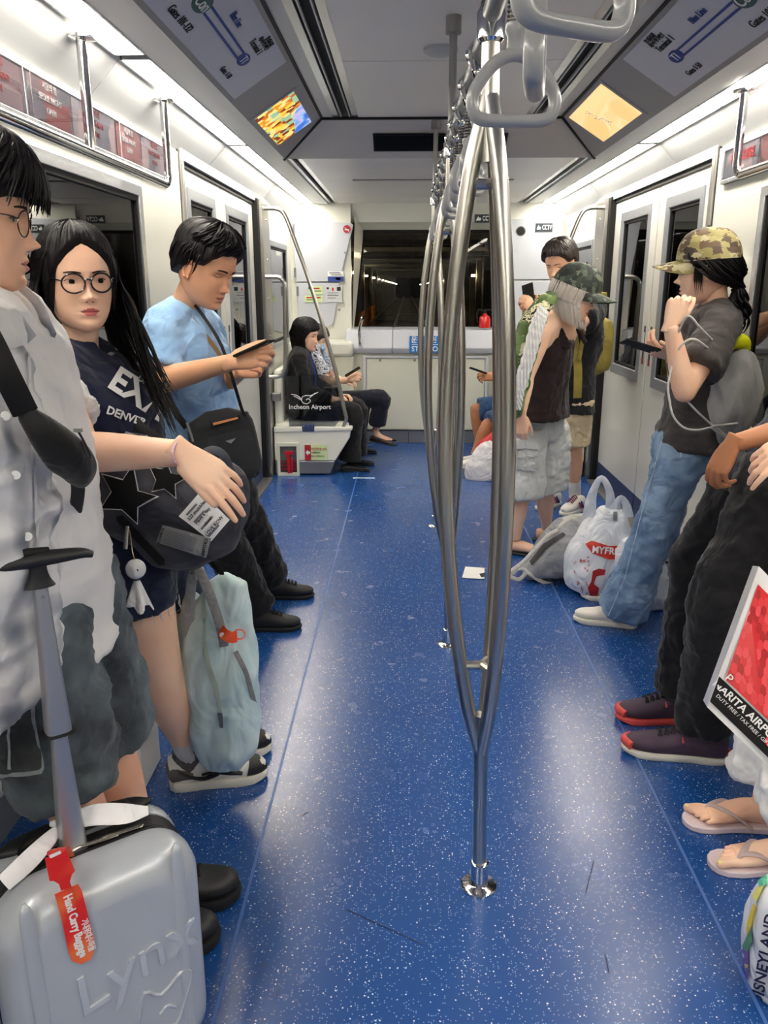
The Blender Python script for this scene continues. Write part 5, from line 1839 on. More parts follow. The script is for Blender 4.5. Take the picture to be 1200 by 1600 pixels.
def top_garment(J, root, m, k=1.0, infl=.012, sleeve=.6, sleeve_r=.066, hem=.12, hem_flare=.02, name='shirt', voxel=.010, amp=.005, tors=None, seed=1, hem_vec=None, scale=9, collar=0.0, sleeve_flare=.008, sharp=1.0, label=None):
    mb = MB()
    tk = dict(k=k)
    if tors:
        tk.update(tors)
    aw = J['shR'] - J['shL']
    ah = J['hipR'] - J['hipL']
    torso(mb, J['pel'], J['chest'], lerp(J['chest'], J['neck'], .93), ah, aw, infl=infl, **tk)
    shoulders(mb, J['chest'], lerp(J['chest'], J['neck'], .93), J['shL'], J['shR'], k * .95, infl)
    hv = Vector(hem_vec) if hem_vec is not None else (J['pel'] - J['chest']).normalized()
    a = ah.normalized()
    f = hv.cross(a).normalized()
    W, D = tk.get('hips', .165) * k + infl, tk.get('depth', (.12,))[0] * k + infl
    mb.loft([J['pel'] - hv * .06, J['pel'], J['pel'] + hv * hem * .5, J['pel'] + hv * hem], [(W, D), (W, D), (W + hem_flare * .5, D + hem_flare * .5), (W + hem_flare, D + hem_flare)], up=tuple(f), seg=26, sub=3)
    for s_ in 'LR':
        if sleeve > 0:
            sh, el, wr = J['sh' + s_], J['el' + s_], J['wr' + s_]
            if sleeve <= 1:
                e = lerp(sh, el, sleeve)
                mb.loft([lerp(sh, J['neck'], .15), sh, lerp(sh, e, .5), e], [sleeve_r * k, sleeve_r * k, (sleeve_r + sleeve_flare * .4) * k, (sleeve_r + sleeve_flare) * k], seg=20, sub=4, up=(0, 1, .01))
            else:
                e = lerp(el, wr, sleeve - 1)
                mb.loft([lerp(sh, J['neck'], .15), sh, lerp(sh, el, .5), el, e], [sleeve_r * k, sleeve_r * k, sleeve_r * .95 * k, sleeve_r * .9 * k, sleeve_r * .75 * k], seg=20, sub=4, up=(0, 1, .01))
    return garment(name, mb, m, root, voxel, 3, amp, scale, seed, sharp=sharp, label=label)

def trousers(J, root, m, k=1.0, r=(.105, .098, .085, .075, .07, .066, .064), end=1.0, name='trousers', voxel=.010, amp=.006, seed=2, waist=.10, infl=.006, tors=None, scale=8, aniso=(1, 1, 1), sharp=1.0, hem_up=.0, label=None):
    """end: 0..1 along thigh, 1..2 along shin (2 = ankle)"""
    mb = MB()
    tk = dict(hips=.165, depth=(.12,))
    if tors:
        tk.update(tors)
    up_ = (J['chest'] - J['pel']).normalized()
    a = (J['hipR'] - J['hipL']).normalized()
    f = up_.cross(a)
    W, D = tk['hips'] * k + infl, tk['depth'][0] * k + infl
    mid = (J['hipL'] + J['hipR']) / 2
    mb.loft([J['pel'] + up_ * waist, J['pel'], mid, mid - up_ * .05], [(W * .88, D * .92), (W, D), (W, D), (W * .8, D * .8)], up=tuple(f), seg=26, sub=3)
    for s_ in 'LR':
        h, kn, an = J['hip' + s_], J['kn' + s_], J['an' + s_]
        P = [h, lerp(h, kn, .3), lerp(h, kn, .65), kn, lerp(kn, an, .35), lerp(kn, an, .7), an + (an - kn).normalized() * hem_up]
        if end < 2:
            if end > 1:
                q = end - 1
                P = [h, lerp(h, kn, .3), lerp(h, kn, .65), kn, lerp(kn, an, q * .35), lerp(kn, an, q * .7), lerp(kn, an, q)]
            else:
                P = [h, lerp(h, kn, end * .2), lerp(h, kn, end * .4), lerp(h, kn, end * .6), lerp(h, kn, end * .8), lerp(h, kn, end * .9), lerp(h, kn, end)]
        mb.loft(P, [x * k for x in r], seg=22, sub=4, up=(0, 1, .01))
    return garment(name, mb, m, root, voxel, 3, amp, scale, seed, aniso, sharp, label=label)

def spectacles(h, parent, m, r=.022, round_=True, wire=.0016):
    f = MB()
    ln = MB()
    for sd in (-1, 1):
        cx, cz = sd * .0325, -.003
        yy = h.face_y(sd * .012, .0) + .012
        ring = []
        for q in range(24):
            a = 2 * math.pi * q / 24
            xx, zz = cx + r * 1.04 * math.cos(a), cz + r * .9 * math.sin(a)
            ring.append(h.w(xx, yy - .9 * (abs(xx)) ** 2 * 3.2, zz))
        f.loft(ring, wire * h.k, closed=True, seg=6)
        n = len(ring)
        ln.add(ring + [h.w(cx, yy - .003, cz)], [(q, (q + 1) % n, n) for q in range(n)])
        f.loft([h.w(sd * (.0325 + r), yy - .009, .003), h.w(sd * .066, yy - .022, .006), h.w(sd * .079, .03, .005), h.w(sd * .081, -.008, .002)], wire * .9 * h.k, seg=6, sub=3)
    f.loft([h.w(-.0325 + r * .98, yy - .001, .003), h.w(0, yy + .0015, .006), h.w(.0325 - r * .98, yy - .001, .003)], wire * h.k, seg=6, sub=4)
    o = f.build('spectacles', m, parent)
    ln.build('lens', M_LENS, o)
    return o

def cap(h, parent, m, brim_m=None, z0=.028, label=None, tilt=0.0, size=1.0):
    """baseball cap: six-gore crown, curved brim"""
    mb = MB()
    vs, fs = [], []
    nz_, n = 14, 48
    for i in range(nz_ + 1):
        u = i / nz_
        el = u * math.pi / 2
        for q in range(n):
            a = 2 * math.pi * q / n
            gore = .0012 * abs(math.cos(3 * a))
            rx, ry = (.089 + gore) * size, (.106 + gore) * size
            c_ = math.cos(el) ** .72
            x = rx * math.sin(a) * c_
            y = ry * math.cos(a) * c_ - .008
            z = z0 + .108 * math.sin(el) ** .95 * size + tilt * y
            vs.append(h.w(x, y, z))
    for i in range(nz_):
        for q in range(n):
            l = (q + 1) % n
            fs.append((i * n + q, i * n + l, (i + 1) * n + l, (i + 1) * n + q))
    mb.add(vs, fs)
    # lower rim thickness
    mb.loft([h.w(.089 * size * math.sin(a), .106 * size * math.cos(a) - .008, z0 + tilt * (.106 * math.cos(a) - .008)) for a in [2 * math.pi * q / 40 for q in range(40)]], .0025, closed=True, seg=6)
    mb.ball(h.w(0, -.008, z0 + .108 * size + tilt * -.008 + .002), .006, seg=10, rings=6)
    o = mb.build('cap', m, parent, label=label)
    # brim
    b = MB()
    vs = []
    nr, na = 6, 20
    for lay in (0, 1):
        for i in range(nr + 1):
            u = i / nr
            for q in range(na + 1):
                t = -1 + 2 * q / na
                a = t * 1.12
                y_in = .106 * size * math.cos(a) - .008
                x_in = .089 * size * math.sin(a)
                L_ = .080 * math.sqrt(max(0, 1 - t * t)) * size
                y = y_in + L_ * u
                x = x_in * (1 - .12 * u)
                z = z0 + .004 + tilt * y - .012 * u - .042 * (x / .08) ** 2 * (.4 + .6 * u) + .002 - lay * .004
                vs.append(h.w(x, y, z))
    fs = []
    st = na + 1
    lay_n = (nr + 1) * st
    for lay in (0, 1):
        for i in range(nr):
            for q in range(na):
                a0 = lay * lay_n + i * st + q
                fs.append((a0, a0 + 1, a0 + st + 1, a0 + st) if lay == 0 else (a0, a0 + st, a0 + st + 1, a0 + 1))
    for q in range(na):
        a0 = nr * st + q
        fs.append((a0, a0 + 1, lay_n + a0 + 1, lay_n + a0))
    b.add(vs, fs)
    b.build('brim', brim_m or m, o)
    return o

def J_(**k):
    return {a: Vector(v) for a, v in k.items()}
# ============================================================ PEOPLE
A = at
# ---------------------------------------------------------------- the seated pair and far figures use simple hands
def simple_hand(d, b, ts=1, c=(.5, .6, .65, .7), **k):
    r = dict(dir=d, back=b, tside=ts, curls=c, voxel=.0045)
    r.update(k)
    return r

# ================= man in the light blue shirt
J = J_(pel=A(318, 690, 3.28), chest=A(288, 555, 3.15), neck=A(286, 482, 3.14),
       shR=A(258, 510, 3.00), shL=A(318, 512, 3.36), elR=A(246, 596, 2.92), wrR=A(362, 566, 2.78),
       elL=A(338, 606, 3.38), wrL=A(376, 580, 3.02),
       hipR=A(310, 712, 3.20), hipL=A(332, 708, 3.40), knR=A(352, 850, 3.28), knL=A(392, 832, 3.60),
       anR=(-.665, 3.345, .10), anL=(-.66, 3.72, .10))
hd = Head(A(322, 418, 3.06), (.86, -.34, -.42), (.1, 0, 1), 1.13, True)
bs, body = figure('man in light blue shirt looking down at his phone by the left doors', J, SK_WARM, hd, k=1.04, fat=1.08,
    hands=dict(R=dict(dir=(.93, -.1, .25), back=(-.25, -.9, .3), tside=1, curls=(.55, .6, .65, .7), thumb=(.3, .1), thumb_curl=.3),
               L=simple_hand((.9, -.35, .2), (0, .8, -.5), -1)), eyes_args=dict(open_=.05, brow=1.3), tors=dict(ch=.175, waist=.165, depth=(.13, .135, .135, .09)))
C_BLUE = cloth('light_blue_cotton', (158, 196, 236), fold=.45, fscale=10, var=.05, two=(140, 180, 226))
top_garment(J, bs, C_BLUE, 1.05, .014, .74, .074, hem=.06, tors=dict(ch=.175, waist=.165, depth=(.13, .135, .135, .09)), amp=.006, seed=3, sleeve_flare=.012, scale=8)
# collar
co_ = MB()
n_ = J['neck']
for sgn in (1, -1):
    co_.loft([n_ + V(-.052, .0 + sgn * .012, .012), n_ + V(-.015, sgn * .062, .014), n_ + V(.05, sgn * .045 - .01, -.0), n_ + V(.085, sgn * .02 - .022, -.045)], [(.004, .024), (.004, .026), (.004, .026), (.004, .014)], up=(0, 0, 1), seg=10, sub=4)
co_.build('collar', C_BLUE, bs)
C_BLACK = cloth('black_trousers', (16, 16, 19), fold=.5, fscale=9, var=.2)
trousers(J, bs, C_BLACK, 1.04, r=(.115, .105, .095, .088, .084, .08, .078), end=2, amp=.007, seed=4, infl=.02)
shoe(bs, (-.73, 3.335, 0), (-.47, 3.36, 0), .046, .08, M_SHOEB, M_SOLEB, .022, laces=M_BLACK)
shoe(bs, (-.72, 3.72, 0), (-.455, 3.745, 0), .046, .08, M_SHOEB, M_SOLEB, .022, laces=M_BLACK)
# hair: textured, swept
def line_short(ph):
    a = abs(math.degrees(ph))
    return float(np.interp(a, [0, 30, 48, 62, 80, 95, 110, 140, 180], [.066, .060, .040, .012, .006, .012, -.022, -.056, -.066]))
hs = hd.shell(line_short, .020, .006, 24, top=.012, seed=3)
rr = random.Random(8)
for q in range(110):
    az = rr.uniform(-75, 75)
    el = rr.uniform(48, 80)
    pts = []
    sw = rr.uniform(18, 40)
    for j in range(5):
        u = j / 4
        e = el - u * (el - 28 - rr.uniform(0, 6))
        pts.append(hd.w(*hd.surf(az + sw * u * (1 if az > -20 else -1), e, .022 + .016 * math.sin(u * 2.8) + rr.uniform(0, .006))))
    strand(hs, pts, .0075, .004)
for q in range(70):
    az = rr.choice((-1, 1)) * rr.uniform(75, 178)
    el = rr.uniform(20, 70)
    pts = [hd.w(*hd.surf(az + rr.uniform(-3, 3), el - u * 36 / 4, .022 + .004 * math.sin(u))) for u in range(5)]
    strand(hs, pts, .008, .004)
hs.build('hair', M_HAIR, bs)
# lanyard
ribbon([n_ + V(-.058, -.03, .016), n_ + V(-.03, -.088, .005), n_ + V(.04, -.085, -.02), J['chest'] + V(.15, -.10, .03), J['chest'] + V(.185, -.10, -.05), J['chest'] + V(.19, -.08, -.12)], .008, mat('lanyard_tan', (140, 104, 62), .6), bs, 'lanyard')
pc = A(398, 545, 2.74)
phone('dark phone held low by the man in the blue shirt', A(397, 544, 2.76), (-.38, .12, .92), (.93, -.15, .36), w=.066, h=.142)

# shoulder bag of the blue-shirt man
def soft_box(c, R_, size, sup=.55, n=10):
    """pillow-like box: half sizes; local x, y(thick), z"""
    mb = MB()
    pts, rad = [], []
    for i in range(n + 1):
        t = -1 + 2 * i / n
        s_ = (1 - abs(t) ** 5) ** .35 if abs(t) < 1 else .25
        s_ = max(s_, .35)
        pts.append(Vector(c) + R_ @ V(0, 0, t * size[2]))
        rad.append((size[0] * s_, size[1] * s_))
    mb.loft(pts, rad, up=tuple(R_ @ V(0, 1, 0)), seg=32, sup=sup)
    return mb
C_BAGB = cloth('bag_black_nylon', (34, 36, 40), .7, fold=.25, fscale=6, var=.08)
bc = A(352, 700, 2.93)
Rb = frame((.18, -.95, .1), A(340, 640, 2.95) - A(368, 765, 2.93))
sb = thing('shoulder_bag', 'black nylon messenger bag with tan pull hanging on the man in the blue shirt', 'bag', bc)
m_ = soft_box(bc, Rb, (.125, .045, .145))
bm1 = m_.build('bag_body', C_BAGB, sb)
bvh = bvh_of(bm1)
pk = decal(bvh, [(296, 692), (330, 682), (380, 670), (392, 674), (400, 700), (414, 752), (404, 762), (340, 766), (316, 758)], cloth('bag_pocket', (40, 42, 46), .65, fold=.2, fscale=5, var=.05), sb, 'front_pocket', off=.006)
decal(bvh, [(333, 661), (371, 652), (372, 655), (334, 665)], mat('leather_tan', (214, 140, 84), .5), sb, 'zip_pull', off=.009, step=4)
decal(bvh, [(327, 656), (329, 668), (376, 656), (374, 648), (370, 651), (332, 662)], M_BLACK, sb, 'pull_base', off=.006, step=4)
decal(bvh, [(352, 689), (369, 684), (361, 693)], mat('badge_grey', (150, 152, 156), .3, metal=.6), sb, 'badge', off=.010, step=4)
decal(bvh, [(292, 646), (332, 638), (382, 634), (388, 646), (386, 648), (380, 638), (332, 642), (294, 650)], M_BLACK, sb, 'zip', off=.004, step=5)
ribbon([A(268, 484, 3.08), A(250, 525, 2.97), A(252, 590, 2.93), A(272, 640, 2.90), A(292, 668, 2.90)], .013, M_BLACK, sb, 'strap', n=(.2, -1, 0))
ribbon([A(304, 476, 3.06), A(322, 500, 2.96), A(346, 540, 2.92), A(366, 600, 2.90), A(378, 640, 2.92), A(384, 650, 2.92)], .006, M_BLACK, sb, 'strap', n=(.2, -1, 0))
MB().loft([A(292, 660, 2.88), A(302, 690, 2.88)], .006, seg=8, up=(0, 1, 0)).build('buckle', M_STEELD, sb)

# ================= girl with round glasses
J = J_(pel=A(212, 838, 2.10), chest=A(165, 655, 2.06), neck=A(122, 552, 2.02),
       shR=A(78, 598, 1.88), shL=A(186, 590, 2.20), elR=A(128, 706, 1.72), wrR=A(286, 708, 1.64),
       elL=A(215, 700, 2.20), wrL=A(262, 770, 2.05),
       hipR=A(196, 868, 2.03), hipL=A(240, 862, 2.22), knR=A(250, 1052, 2.06), knL=A(318, 1030, 2.30),
       anR=(-.665, 2.155, .13), anL=(-.675, 2.31, .13))
hd = Head(A(120, 437, 1.97), (.60, -.80, -.06), (-.07, .04, 1), .98, False, slim=1.0)
gg, body = figure('girl with round black glasses and long black hair in a navy top', J, SK_PALE, hd, k=.96, fat=1.12,
    hands=dict(R=dict(dir=(.80, -.05, -.62), back=(.35, -.75, .5), tside=-1, curls=(.12, .22, .28, .30), spread=.16, thumb=(.25, .05), thumb_curl=.2, scale=.98),
               L=simple_hand((.4, -.6, -.6), (.6, .6, 0), 1)), leg_fat=1.12, arm_fat=1.0,
    eyes_args=dict(open_=1.05, brow=.9, gaze=(-.3, 0)), tors=dict(ch=.150, waist=.125, hips=.16), head_args=dict(nose=.85))
C_NAVY = cloth('navy_cotton', (28, 34, 60), fold=.5, fscale=8, var=.12)
C_WHITE = cloth('white_cotton', (232, 232, 234), fold=.5, fscale=14, var=.04)
tee = top_garment(J, gg, C_WHITE, .96, .004, .50, .060, hem=.02, name='white_tee', tors=dict(ch=.150, waist=.125, hips=.16), amp=.008, seed=6, sleeve_flare=.016, scale=16, voxel=.009)
J2 = dict(J)
vest = top_garment(J, gg, C_NAVY, .98, .015, 0, .0, hem=.06, name='top', tors=dict(ch=.150, waist=.13, hips=.165, sh=.19), amp=.007, seed=7, scale=8, voxel=.009)
bv = bvh_of(vest)
text_decal(bv, 'EXH', (216, 618), 52, 34, M_TXW, gg, bold=.035, off=.004, name='print')
text_decal(bv, 'DENVER', (196, 651), 17, 20, M_TXW, gg, bold=.03, off=.004, name='print')
text_decal(bv, 'A', (150, 640), 22, 30, M_TXW, gg, bold=.03, off=.004, name='print')
text_decal(bv, 'UNITA', (232, 602), 14, 34, M_TXW, gg, bold=.03, off=.004, name='print')
C_DENIMD = cloth('denim_navy', (30, 40, 62), fold=.4, fscale=14, var=.25, vscale=60)
sh_ = trousers(J, gg, C_DENIMD, .98, r=(.12, .12, .118, .116, .114, .114, .114), end=.40, name='shorts', amp=.005, seed=8, infl=.014)
fr = MB()
rr = random.Random(2)
for s_ in 'RL':
    e = lerp(J['hip' + s_], J['kn' + s_], .40)
    for q in range(26):
        a = 2 * math.pi * q / 26
        p = e + V(.108 * math.cos(a), .108 * math.sin(a), .01)
        strand(fr, [p, p + V(rr.uniform(-.006, .006), rr.uniform(-.006, .006), -.02), p + V(rr.uniform(-.01, .01), 0, -.035)], .002, .001)
fr.build('fringe', mat('frayed_cotton', (190, 200, 210), .9), gg, kind='stuff')
# socks and high-top trainers
so = MB()
for s_ in 'RL':
    a_ = J['an' + s_]
    d_ = (J['kn' + s_] - a_).normalized()
    so = MB()
    so.loft([a_ - d_ * .04, a_ + d_ * .02, a_ + d_ * .055, a_ + d_ * .085], [.040, .041, .042, .044], seg=20, sub=4, up=(0, 1, 0))
    so.build('sock', M_SOCK, gg)
M_SHG = mat('shoe_grey_suede', (92, 88, 86), .8)
for hl, to, s_ in (((-.725, 2.15, 0), (-.435, 2.22, 0), 'R'), ((-.725, 2.31, 0), (-.445, 2.365, 0), 'L')):
    r_, P = shoe(gg, hl, to, .050, .092, M_SHOEW, M_SOLEW, .030, ankle=J['an' + s_] + V(.004, 0, .022), toe_cap=M_SHOEB, laces=M_SHOEB, top_m=M_SHG)
    ov = MB()
    ov.loft([P(.01, 0, .05), P(.10, 0, .06), P(.24, 0, .052)], [(.043, .030), (.048, .036), (.0465, .022)], up=(0, 0, 1), seg=18, sub=3)
    ov.build('heel_panel', M_SHG, r_)
    ov = MB()
    ov.loft([P(.50, 0, .065), P(.62, 0, .055), P(.74, 0, .045)], [(.049, .030), (.051, .026), (.050, .016)], up=(0, 0, 1), seg=18, sub=3)
    ov.build('lace_panel', M_SHOEB, r_)
    sw = MB()
    for sd in (-1, 1):
        sw.loft([P(.10, sd * .047, .078), P(.22, sd * .050, .056), P(.36, sd * .0495, .046), P(.50, sd * .050, .060), P(.40, sd * .0495, .062), P(.33, sd * .0495, .060)], [(.004, .0022), (.005, .005), (.005, .007), (.005, .008), (.005, .005), (.004, .003)], up=(0, 0, 1), seg=8, sub=4)
    sw.build('side_swoosh', M_SHOEB, r_)
# hair: centre parted, long
def line_part(ph):
    a = abs(math.degrees(ph))
    return float(np.interp(a, [0, 10, 25, 40, 55, 70, 90, 120, 180], [.078, .072, .056, .030, -.01, -.05, -.10, -.12, -.12]))
hs = hd.shell(line_part, .012, .003, 30, top=.006, seed=5)
rr = random.Random(12)
for q in range(330):
    sd = -1 if q % 2 else 1
    az = sd * rr.uniform(74, 178)
    L_ = rr.uniform(.26, .40) if abs(az) < 110 else rr.uniform(.30, .42)
    pts = []
    for j in range(5):
        e = 84 - j * 21
        aa = az * (0.35 + .65 * j / 4) if j < 4 else az
        pts.append(hd.w(*hd.surf(max(-178, min(178, aa)), e, .014 + .004 * j / 4 + rr.uniform(0, .003))))
    p = pts[-1]
    lat = Vector(p) - hd.w(0, -.02, 0)
    lat.z = 0
    lat.normalize()
    dx = V(.02, -.01, 0) if sd > 0 else V(0, 0, 0)
    for j in range(1, 6):
        u = j / 5
        wv = .010 * math.sin(u * 5 + az)
        # hair on her left falls forward over the chest, the rest behind the shoulder
        drift = V(.11, -.02, 0) * (u * u) if (sd < 0 and abs(az) < 140) else V(-.03, .0, 0) * u
        pts.append(p + V(0, 0, -L_ * u) + lat * (.012 + .018 * math.sin(u * 2.4) - .012 * u + wv) + drift)
    strand(hs, pts, .0065, .003)
hs.build('hair', M_HAIR, gg)
# face-framing wisps
ws = MB()
for sd, az0 in ((1, 50), (-1, 48)):
    for q in range(6):
        pts = [hd.w(*hd.surf(sd * (8 + q * 2), 74, .012)), hd.w(*hd.surf(sd * (30 + q * 2), 50, .018)), hd.w(sd * (.064 + q * .0015), .060 - q * .004, .02), hd.w(sd * (.071 + q * .001), .048 - q * .004, -.03), hd.w(sd * (.072 + q * .001), .040 - q * .005, -.075)]
        strand(ws, pts, .006, .003)
ws.build('front_hair', M_HAIR, gg)
spectacles(hd, gg, M_GLASSESB, r=.0245, wire=.0023)
br = MB()
wd_ = (J['wrR'] - J['elR']).normalized()
cbr = J['wrR'] - wd_ * .004
u1 = wd_.cross(V(0, 0, 1)).normalized(); u2 = wd_.cross(u1)
br.loft([cbr + u1 * .031 * math.cos(a) + u2 * .026 * math.sin(a) for a in [2 * math.pi * q / 24 for q in range(24)]], .0032, closed=True, seg=8)
br.build('bracelet', mat('hair_tie_pink', (226, 190, 200), .5), gg)

# her black backpack held against the hips
bp = thing('backpack', 'black washed canvas backpack with two star patches held by the girl in glasses', 'bag', A(262, 790, 1.92))
mb = MB()
c0 = A(258, 790, 1.95)
mb.ball(A(225, 755, 1.94), (.155, .085, .115), Matrix.Rotation(math.radians(28), 3, 'Y'))
mb.ball(A(290, 800, 1.92), (.150, .085, .125), Matrix.Rotation(math.radians(40), 3, 'Y'))
mb.ball(A(335, 790, 1.95), (.085, .07, .125), Matrix.Rotation(math.radians(20), 3, 'Y'))
mb.ball(A(200, 790, 1.92), (.115, .07, .085), Matrix.Rotation(math.radians(40), 3, 'Y'))
mb.ball(A(272, 845, 1.92), (.105, .07, .075), Matrix.Rotation(math.radians(25), 3, 'Y'))
C_PACK = cloth('washed_black_canvas', (82, 83, 92), .8, fold=.6, fscale=7, var=.3, two=(44, 45, 53), vscale=7)
pme = remesh(mb, .009, 10, .6)
crease(pme, .011, 7, 5)
bpo = link('bag_body', pme, C_PACK, bp)
bv = bvh_of(bpo)
M_PATCH = cloth('patch_black', (6, 6, 8), .95, fold=.1)
def star(pts_out, pts_in):
    return [p for pr_ in zip(pts_out, pts_in) for p in pr_]
s1 = [(208, 728), (216, 767), (246, 776), (216, 791), (214, 816), (191, 795), (160, 794), (176, 768), (162, 742), (193, 750)]
s2 = [(262, 727), (268, 741), (294, 746), (274, 757), (275, 778), (258, 764), (239, 768), (245, 751), (235, 731), (254, 734)]
for s_ in (s1, s2):
    cx_ = sum(p[0] for p in s_) / 10; cy_ = sum(p[1] for p in s_) / 10
    big = [(cx_ + (p[0] - cx_) * 1.08, cy_ + (p[1] - cy_) * 1.08) for p in s_]
    decal(bv, big, M_TXW, bp, 'star_outline', off=.003, step=6)
    decal(bv, s_, M_PATCH, bp, 'star_patch', off=.0055, step=6)
decal(bv, [(313, 768), (357, 812), (330, 844), (280, 806)], M_TXW, bp, 'paper_label', off=.006, step=7)
for q in range(7):
    a0 = (306 + q * 5.6, 786 + q * 5.4)
    a1 = (291 + q * 5.6, 803 + q * 5.4)
    decal(bv, [a0, (a0[0] + 2.4, a0[1] + 2.2), (a1[0] + 2.4, a1[1] + 2.2), a1], M_CARD if q % 2 else M_SKIRT, bp, 'label_line', off=.008, step=6)
for q, tt in enumerate(('327 mumbles', 'Have a day', 'clouds', 'LOVE ROW')):
    text_decal(bv, tt, (307 + q * 9, 797 + q * 8), 7, -50, M_TXB, bp, off=.0095, bold=.03)
decal(bv, [(257, 818), (330, 839), (322, 867), (248, 845)], mat('label_grey', (150, 150, 150), .8), bp, 'care_label', off=.009, step=7)
for q in range(8):
    decal(bv, [(263 + q * .4 - q * 1.0, 825 + q * 2.6), (309 - q * 1.0, 838 + q * 2.6), (309 - q * 1.0, 839 + q * 2.6), (263 - q * .6, 826 + q * 2.6)], M_SKIRT, bp, 'label_line', off=.011, step=9)
text_decal(bv, 'ROMANTIC', (255, 835), 5, 105, M_TXB, bp, off=.011, bold=.03)
text_decal(bv, 'CROWN', (319, 852), 7, 105, M_TXB, bp, off=.011, bold=.03)
decal(bv, [(183, 806), (192, 804), (258, 872), (258, 880), (250, 881), (184, 814)], M_PATCH, bp, 'zip', off=.005, step=6)
decal(bv, [(140, 647), (180, 648), (235, 668), (250, 684), (215, 690), (165, 672)], cloth('mesh_grey', (138, 136, 138), .8, fold=.3, fscale=30), bp, 'mesh_panel', off=.004, step=7)
ribbon([A(190, 638, 1.98), A(220, 668, 1.96), A(250, 690, 1.92), A(268, 702, 1.88)], .014, M_BLACK, bp, 'strap', n=(0, -1, .5))
ribbon([A(306, 716, 1.88), A(330, 703, 1.86), A(350, 712, 1.86), A(362, 740, 1.88), A(385, 790, 1.9), A(372, 830, 1.9)], .010, mat('piping_grey', (74, 78, 88), .8), bp, 'strap', n=(0, -1, .5))
ribbon([A(330, 880, 1.9), A(336, 886, 1.88), A(347, 896, 1.87), A(340, 880, 1.87)], .006, M_BLACK, bp, 'strap_end', n=(0, -1, 0))
# little cloth doll keychain: plain tied-cloth ghost
kc = thing('cloth_charm', 'small white tied-cloth charm hanging from the zip of the black backpack', 'charm', A(211, 890, 1.74))
hc = A(212, 889, 1.745)
MB().ball(hc, .0235, seg=22, rings=14).build('head', C_WHITE, kc)
sk_ = MB()
vs, fs = [], []
n = 30
for i in range(9):
    u = i / 8
    for q in range(n):
        a = 2 * math.pi * q / n
        r = .007 + .021 * u + .0075 * u * math.sin(5 * a + 1)
        zz = -.026 - .062 * u - .016 * u * max(0, math.cos(2.5 * a))
        vs.append(hc + V(r * math.cos(a), r * math.sin(a) * .8, zz))
for i in range(8):
    for q in range(n):
        l = (q + 1) % n
        fs.append((i * n + q, i * n + l, (i + 1) * n + l, (i + 1) * n + q))
sk_.add(vs, fs)
sk_.build('skirt', C_WHITE, kc)
MB().loft([hc + V(.009 * math.cos(a), .009 * math.sin(a), -.0245) for a in [2 * math.pi * q / 16 for q in range(16)]], .0016, closed=True, seg=6).build('neck_string', M_BLACK, kc)
MB().loft([hc + V(0, 0, .022), A(207, 862, 1.75), A(203, 832, 1.77), A(199, 825, 1.78)], .0012, seg=6, sub=3).build('chain', mat('chain_gold', (200, 180, 130), .3, metal=1), kc)
MB().loft([A(199, 822, 1.78), A(197, 840, 1.77), A(196, 858, 1.76)], (.005, .002), seg=8).build('zip_pull', M_STEELD, kc)
MB().ball(hc + V(.010, -.0195, .004), (.003, .0012, .003), seg=8, rings=6).build('eye_mark', M_TXB, kc)

# pale blue tote bag hanging from her far hand
C_TOTE = cloth('pale_blue_nylon', (212, 232, 234), .5, fold=.8, fscale=9, var=.05, stretch=(1, 1, .6), two=(192, 220, 226))
tb = thing('tote_bag', 'pale blue zipped nylon tote bag hanging in front of the sneakers', 'bag', A(350, 1190, 2.12))
mb = MB()
Y_ = 2.12
mb.loft([A(368, 905, Y_), A(356, 930, Y_), A(342, 985, Y_), A(346, 1045, Y_), A(350, 1100, Y_), A(352, 1160, Y_), A(352, 1196, Y_)],
        [(.035, .02), (.070, .035), (.096, .055), (.108, .075), (.104, .078), (.094, .07), (.055, .045)], up=(0, 1, 0), seg=28, sub=4, sup=.85)
mb.ball(A(304, 1000, 2.16), (.04, .06, .15))
me = remesh(mb, .008, 5)
crease(me, .011, 7, 9, aniso=(1.4, 1.4, .8), sharp=1.2)
tbo = link('bag_body', me, C_TOTE, tb)
bv = bvh_of(tbo)
decal(bv, [(318, 930), (322, 930), (322, 1000), (330, 1040), (341, 1070), (347, 1108), (348, 1130), (343, 1130), (341, 1105), (335, 1072), (324, 1042), (317, 1003)], mat('zip_sage', (176, 194, 184), .6), tb, 'zip', off=.003, step=5)
decal(bv, [(340, 1112), (348, 1112), (350, 1136), (344, 1136)], M_SKIRT, tb, 'zip_pull', off=.006, step=4)
C_STRAP = cloth('grey_webbing', (150, 150, 148), .5, fold=.3, fscale=20)
ribbon([A(306, 880, 2.0), A(318, 905, 1.98), A(332, 940, 1.99), A(346, 985, 2.01), A(350, 1010, 2.05)], .013, C_STRAP, tb, 'strap', n=(.3, -1, 0))
ribbon([A(306, 880, 2.02), A(298, 920, 2.05), A(296, 980, 2.08), A(300, 1040, 2.1)], .014, C_STRAP, tb, 'strap', n=(.3, -1, 0))
ribbon([A(368, 1018, 2.03), A(384, 1050, 2.04), A(394, 1085, 2.07), A(398, 1100, 2.1)], .007, C_STRAP, tb, 'strap', n=(.5, -1, 0))
M_TAGR = mat('tag_orange_red', (236, 62, 36), .4, var=.2, two=(250, 120, 60), vscale=25)
tg = thing('luggage_tag', 'small orange red loop tag on the strap of the pale blue tote', 'tag', A(355, 993, 2.0))
MB().loft([A(344, 985, 1.985), A(352, 992, 1.97), A(362, 996, 1.97), A(370, 994, 1.985)], (.016, .0012), up=(0, -1, .2), seg=8, sub=4).build('band', M_TAGR, tg)
rg = A(374, 991, 1.985)
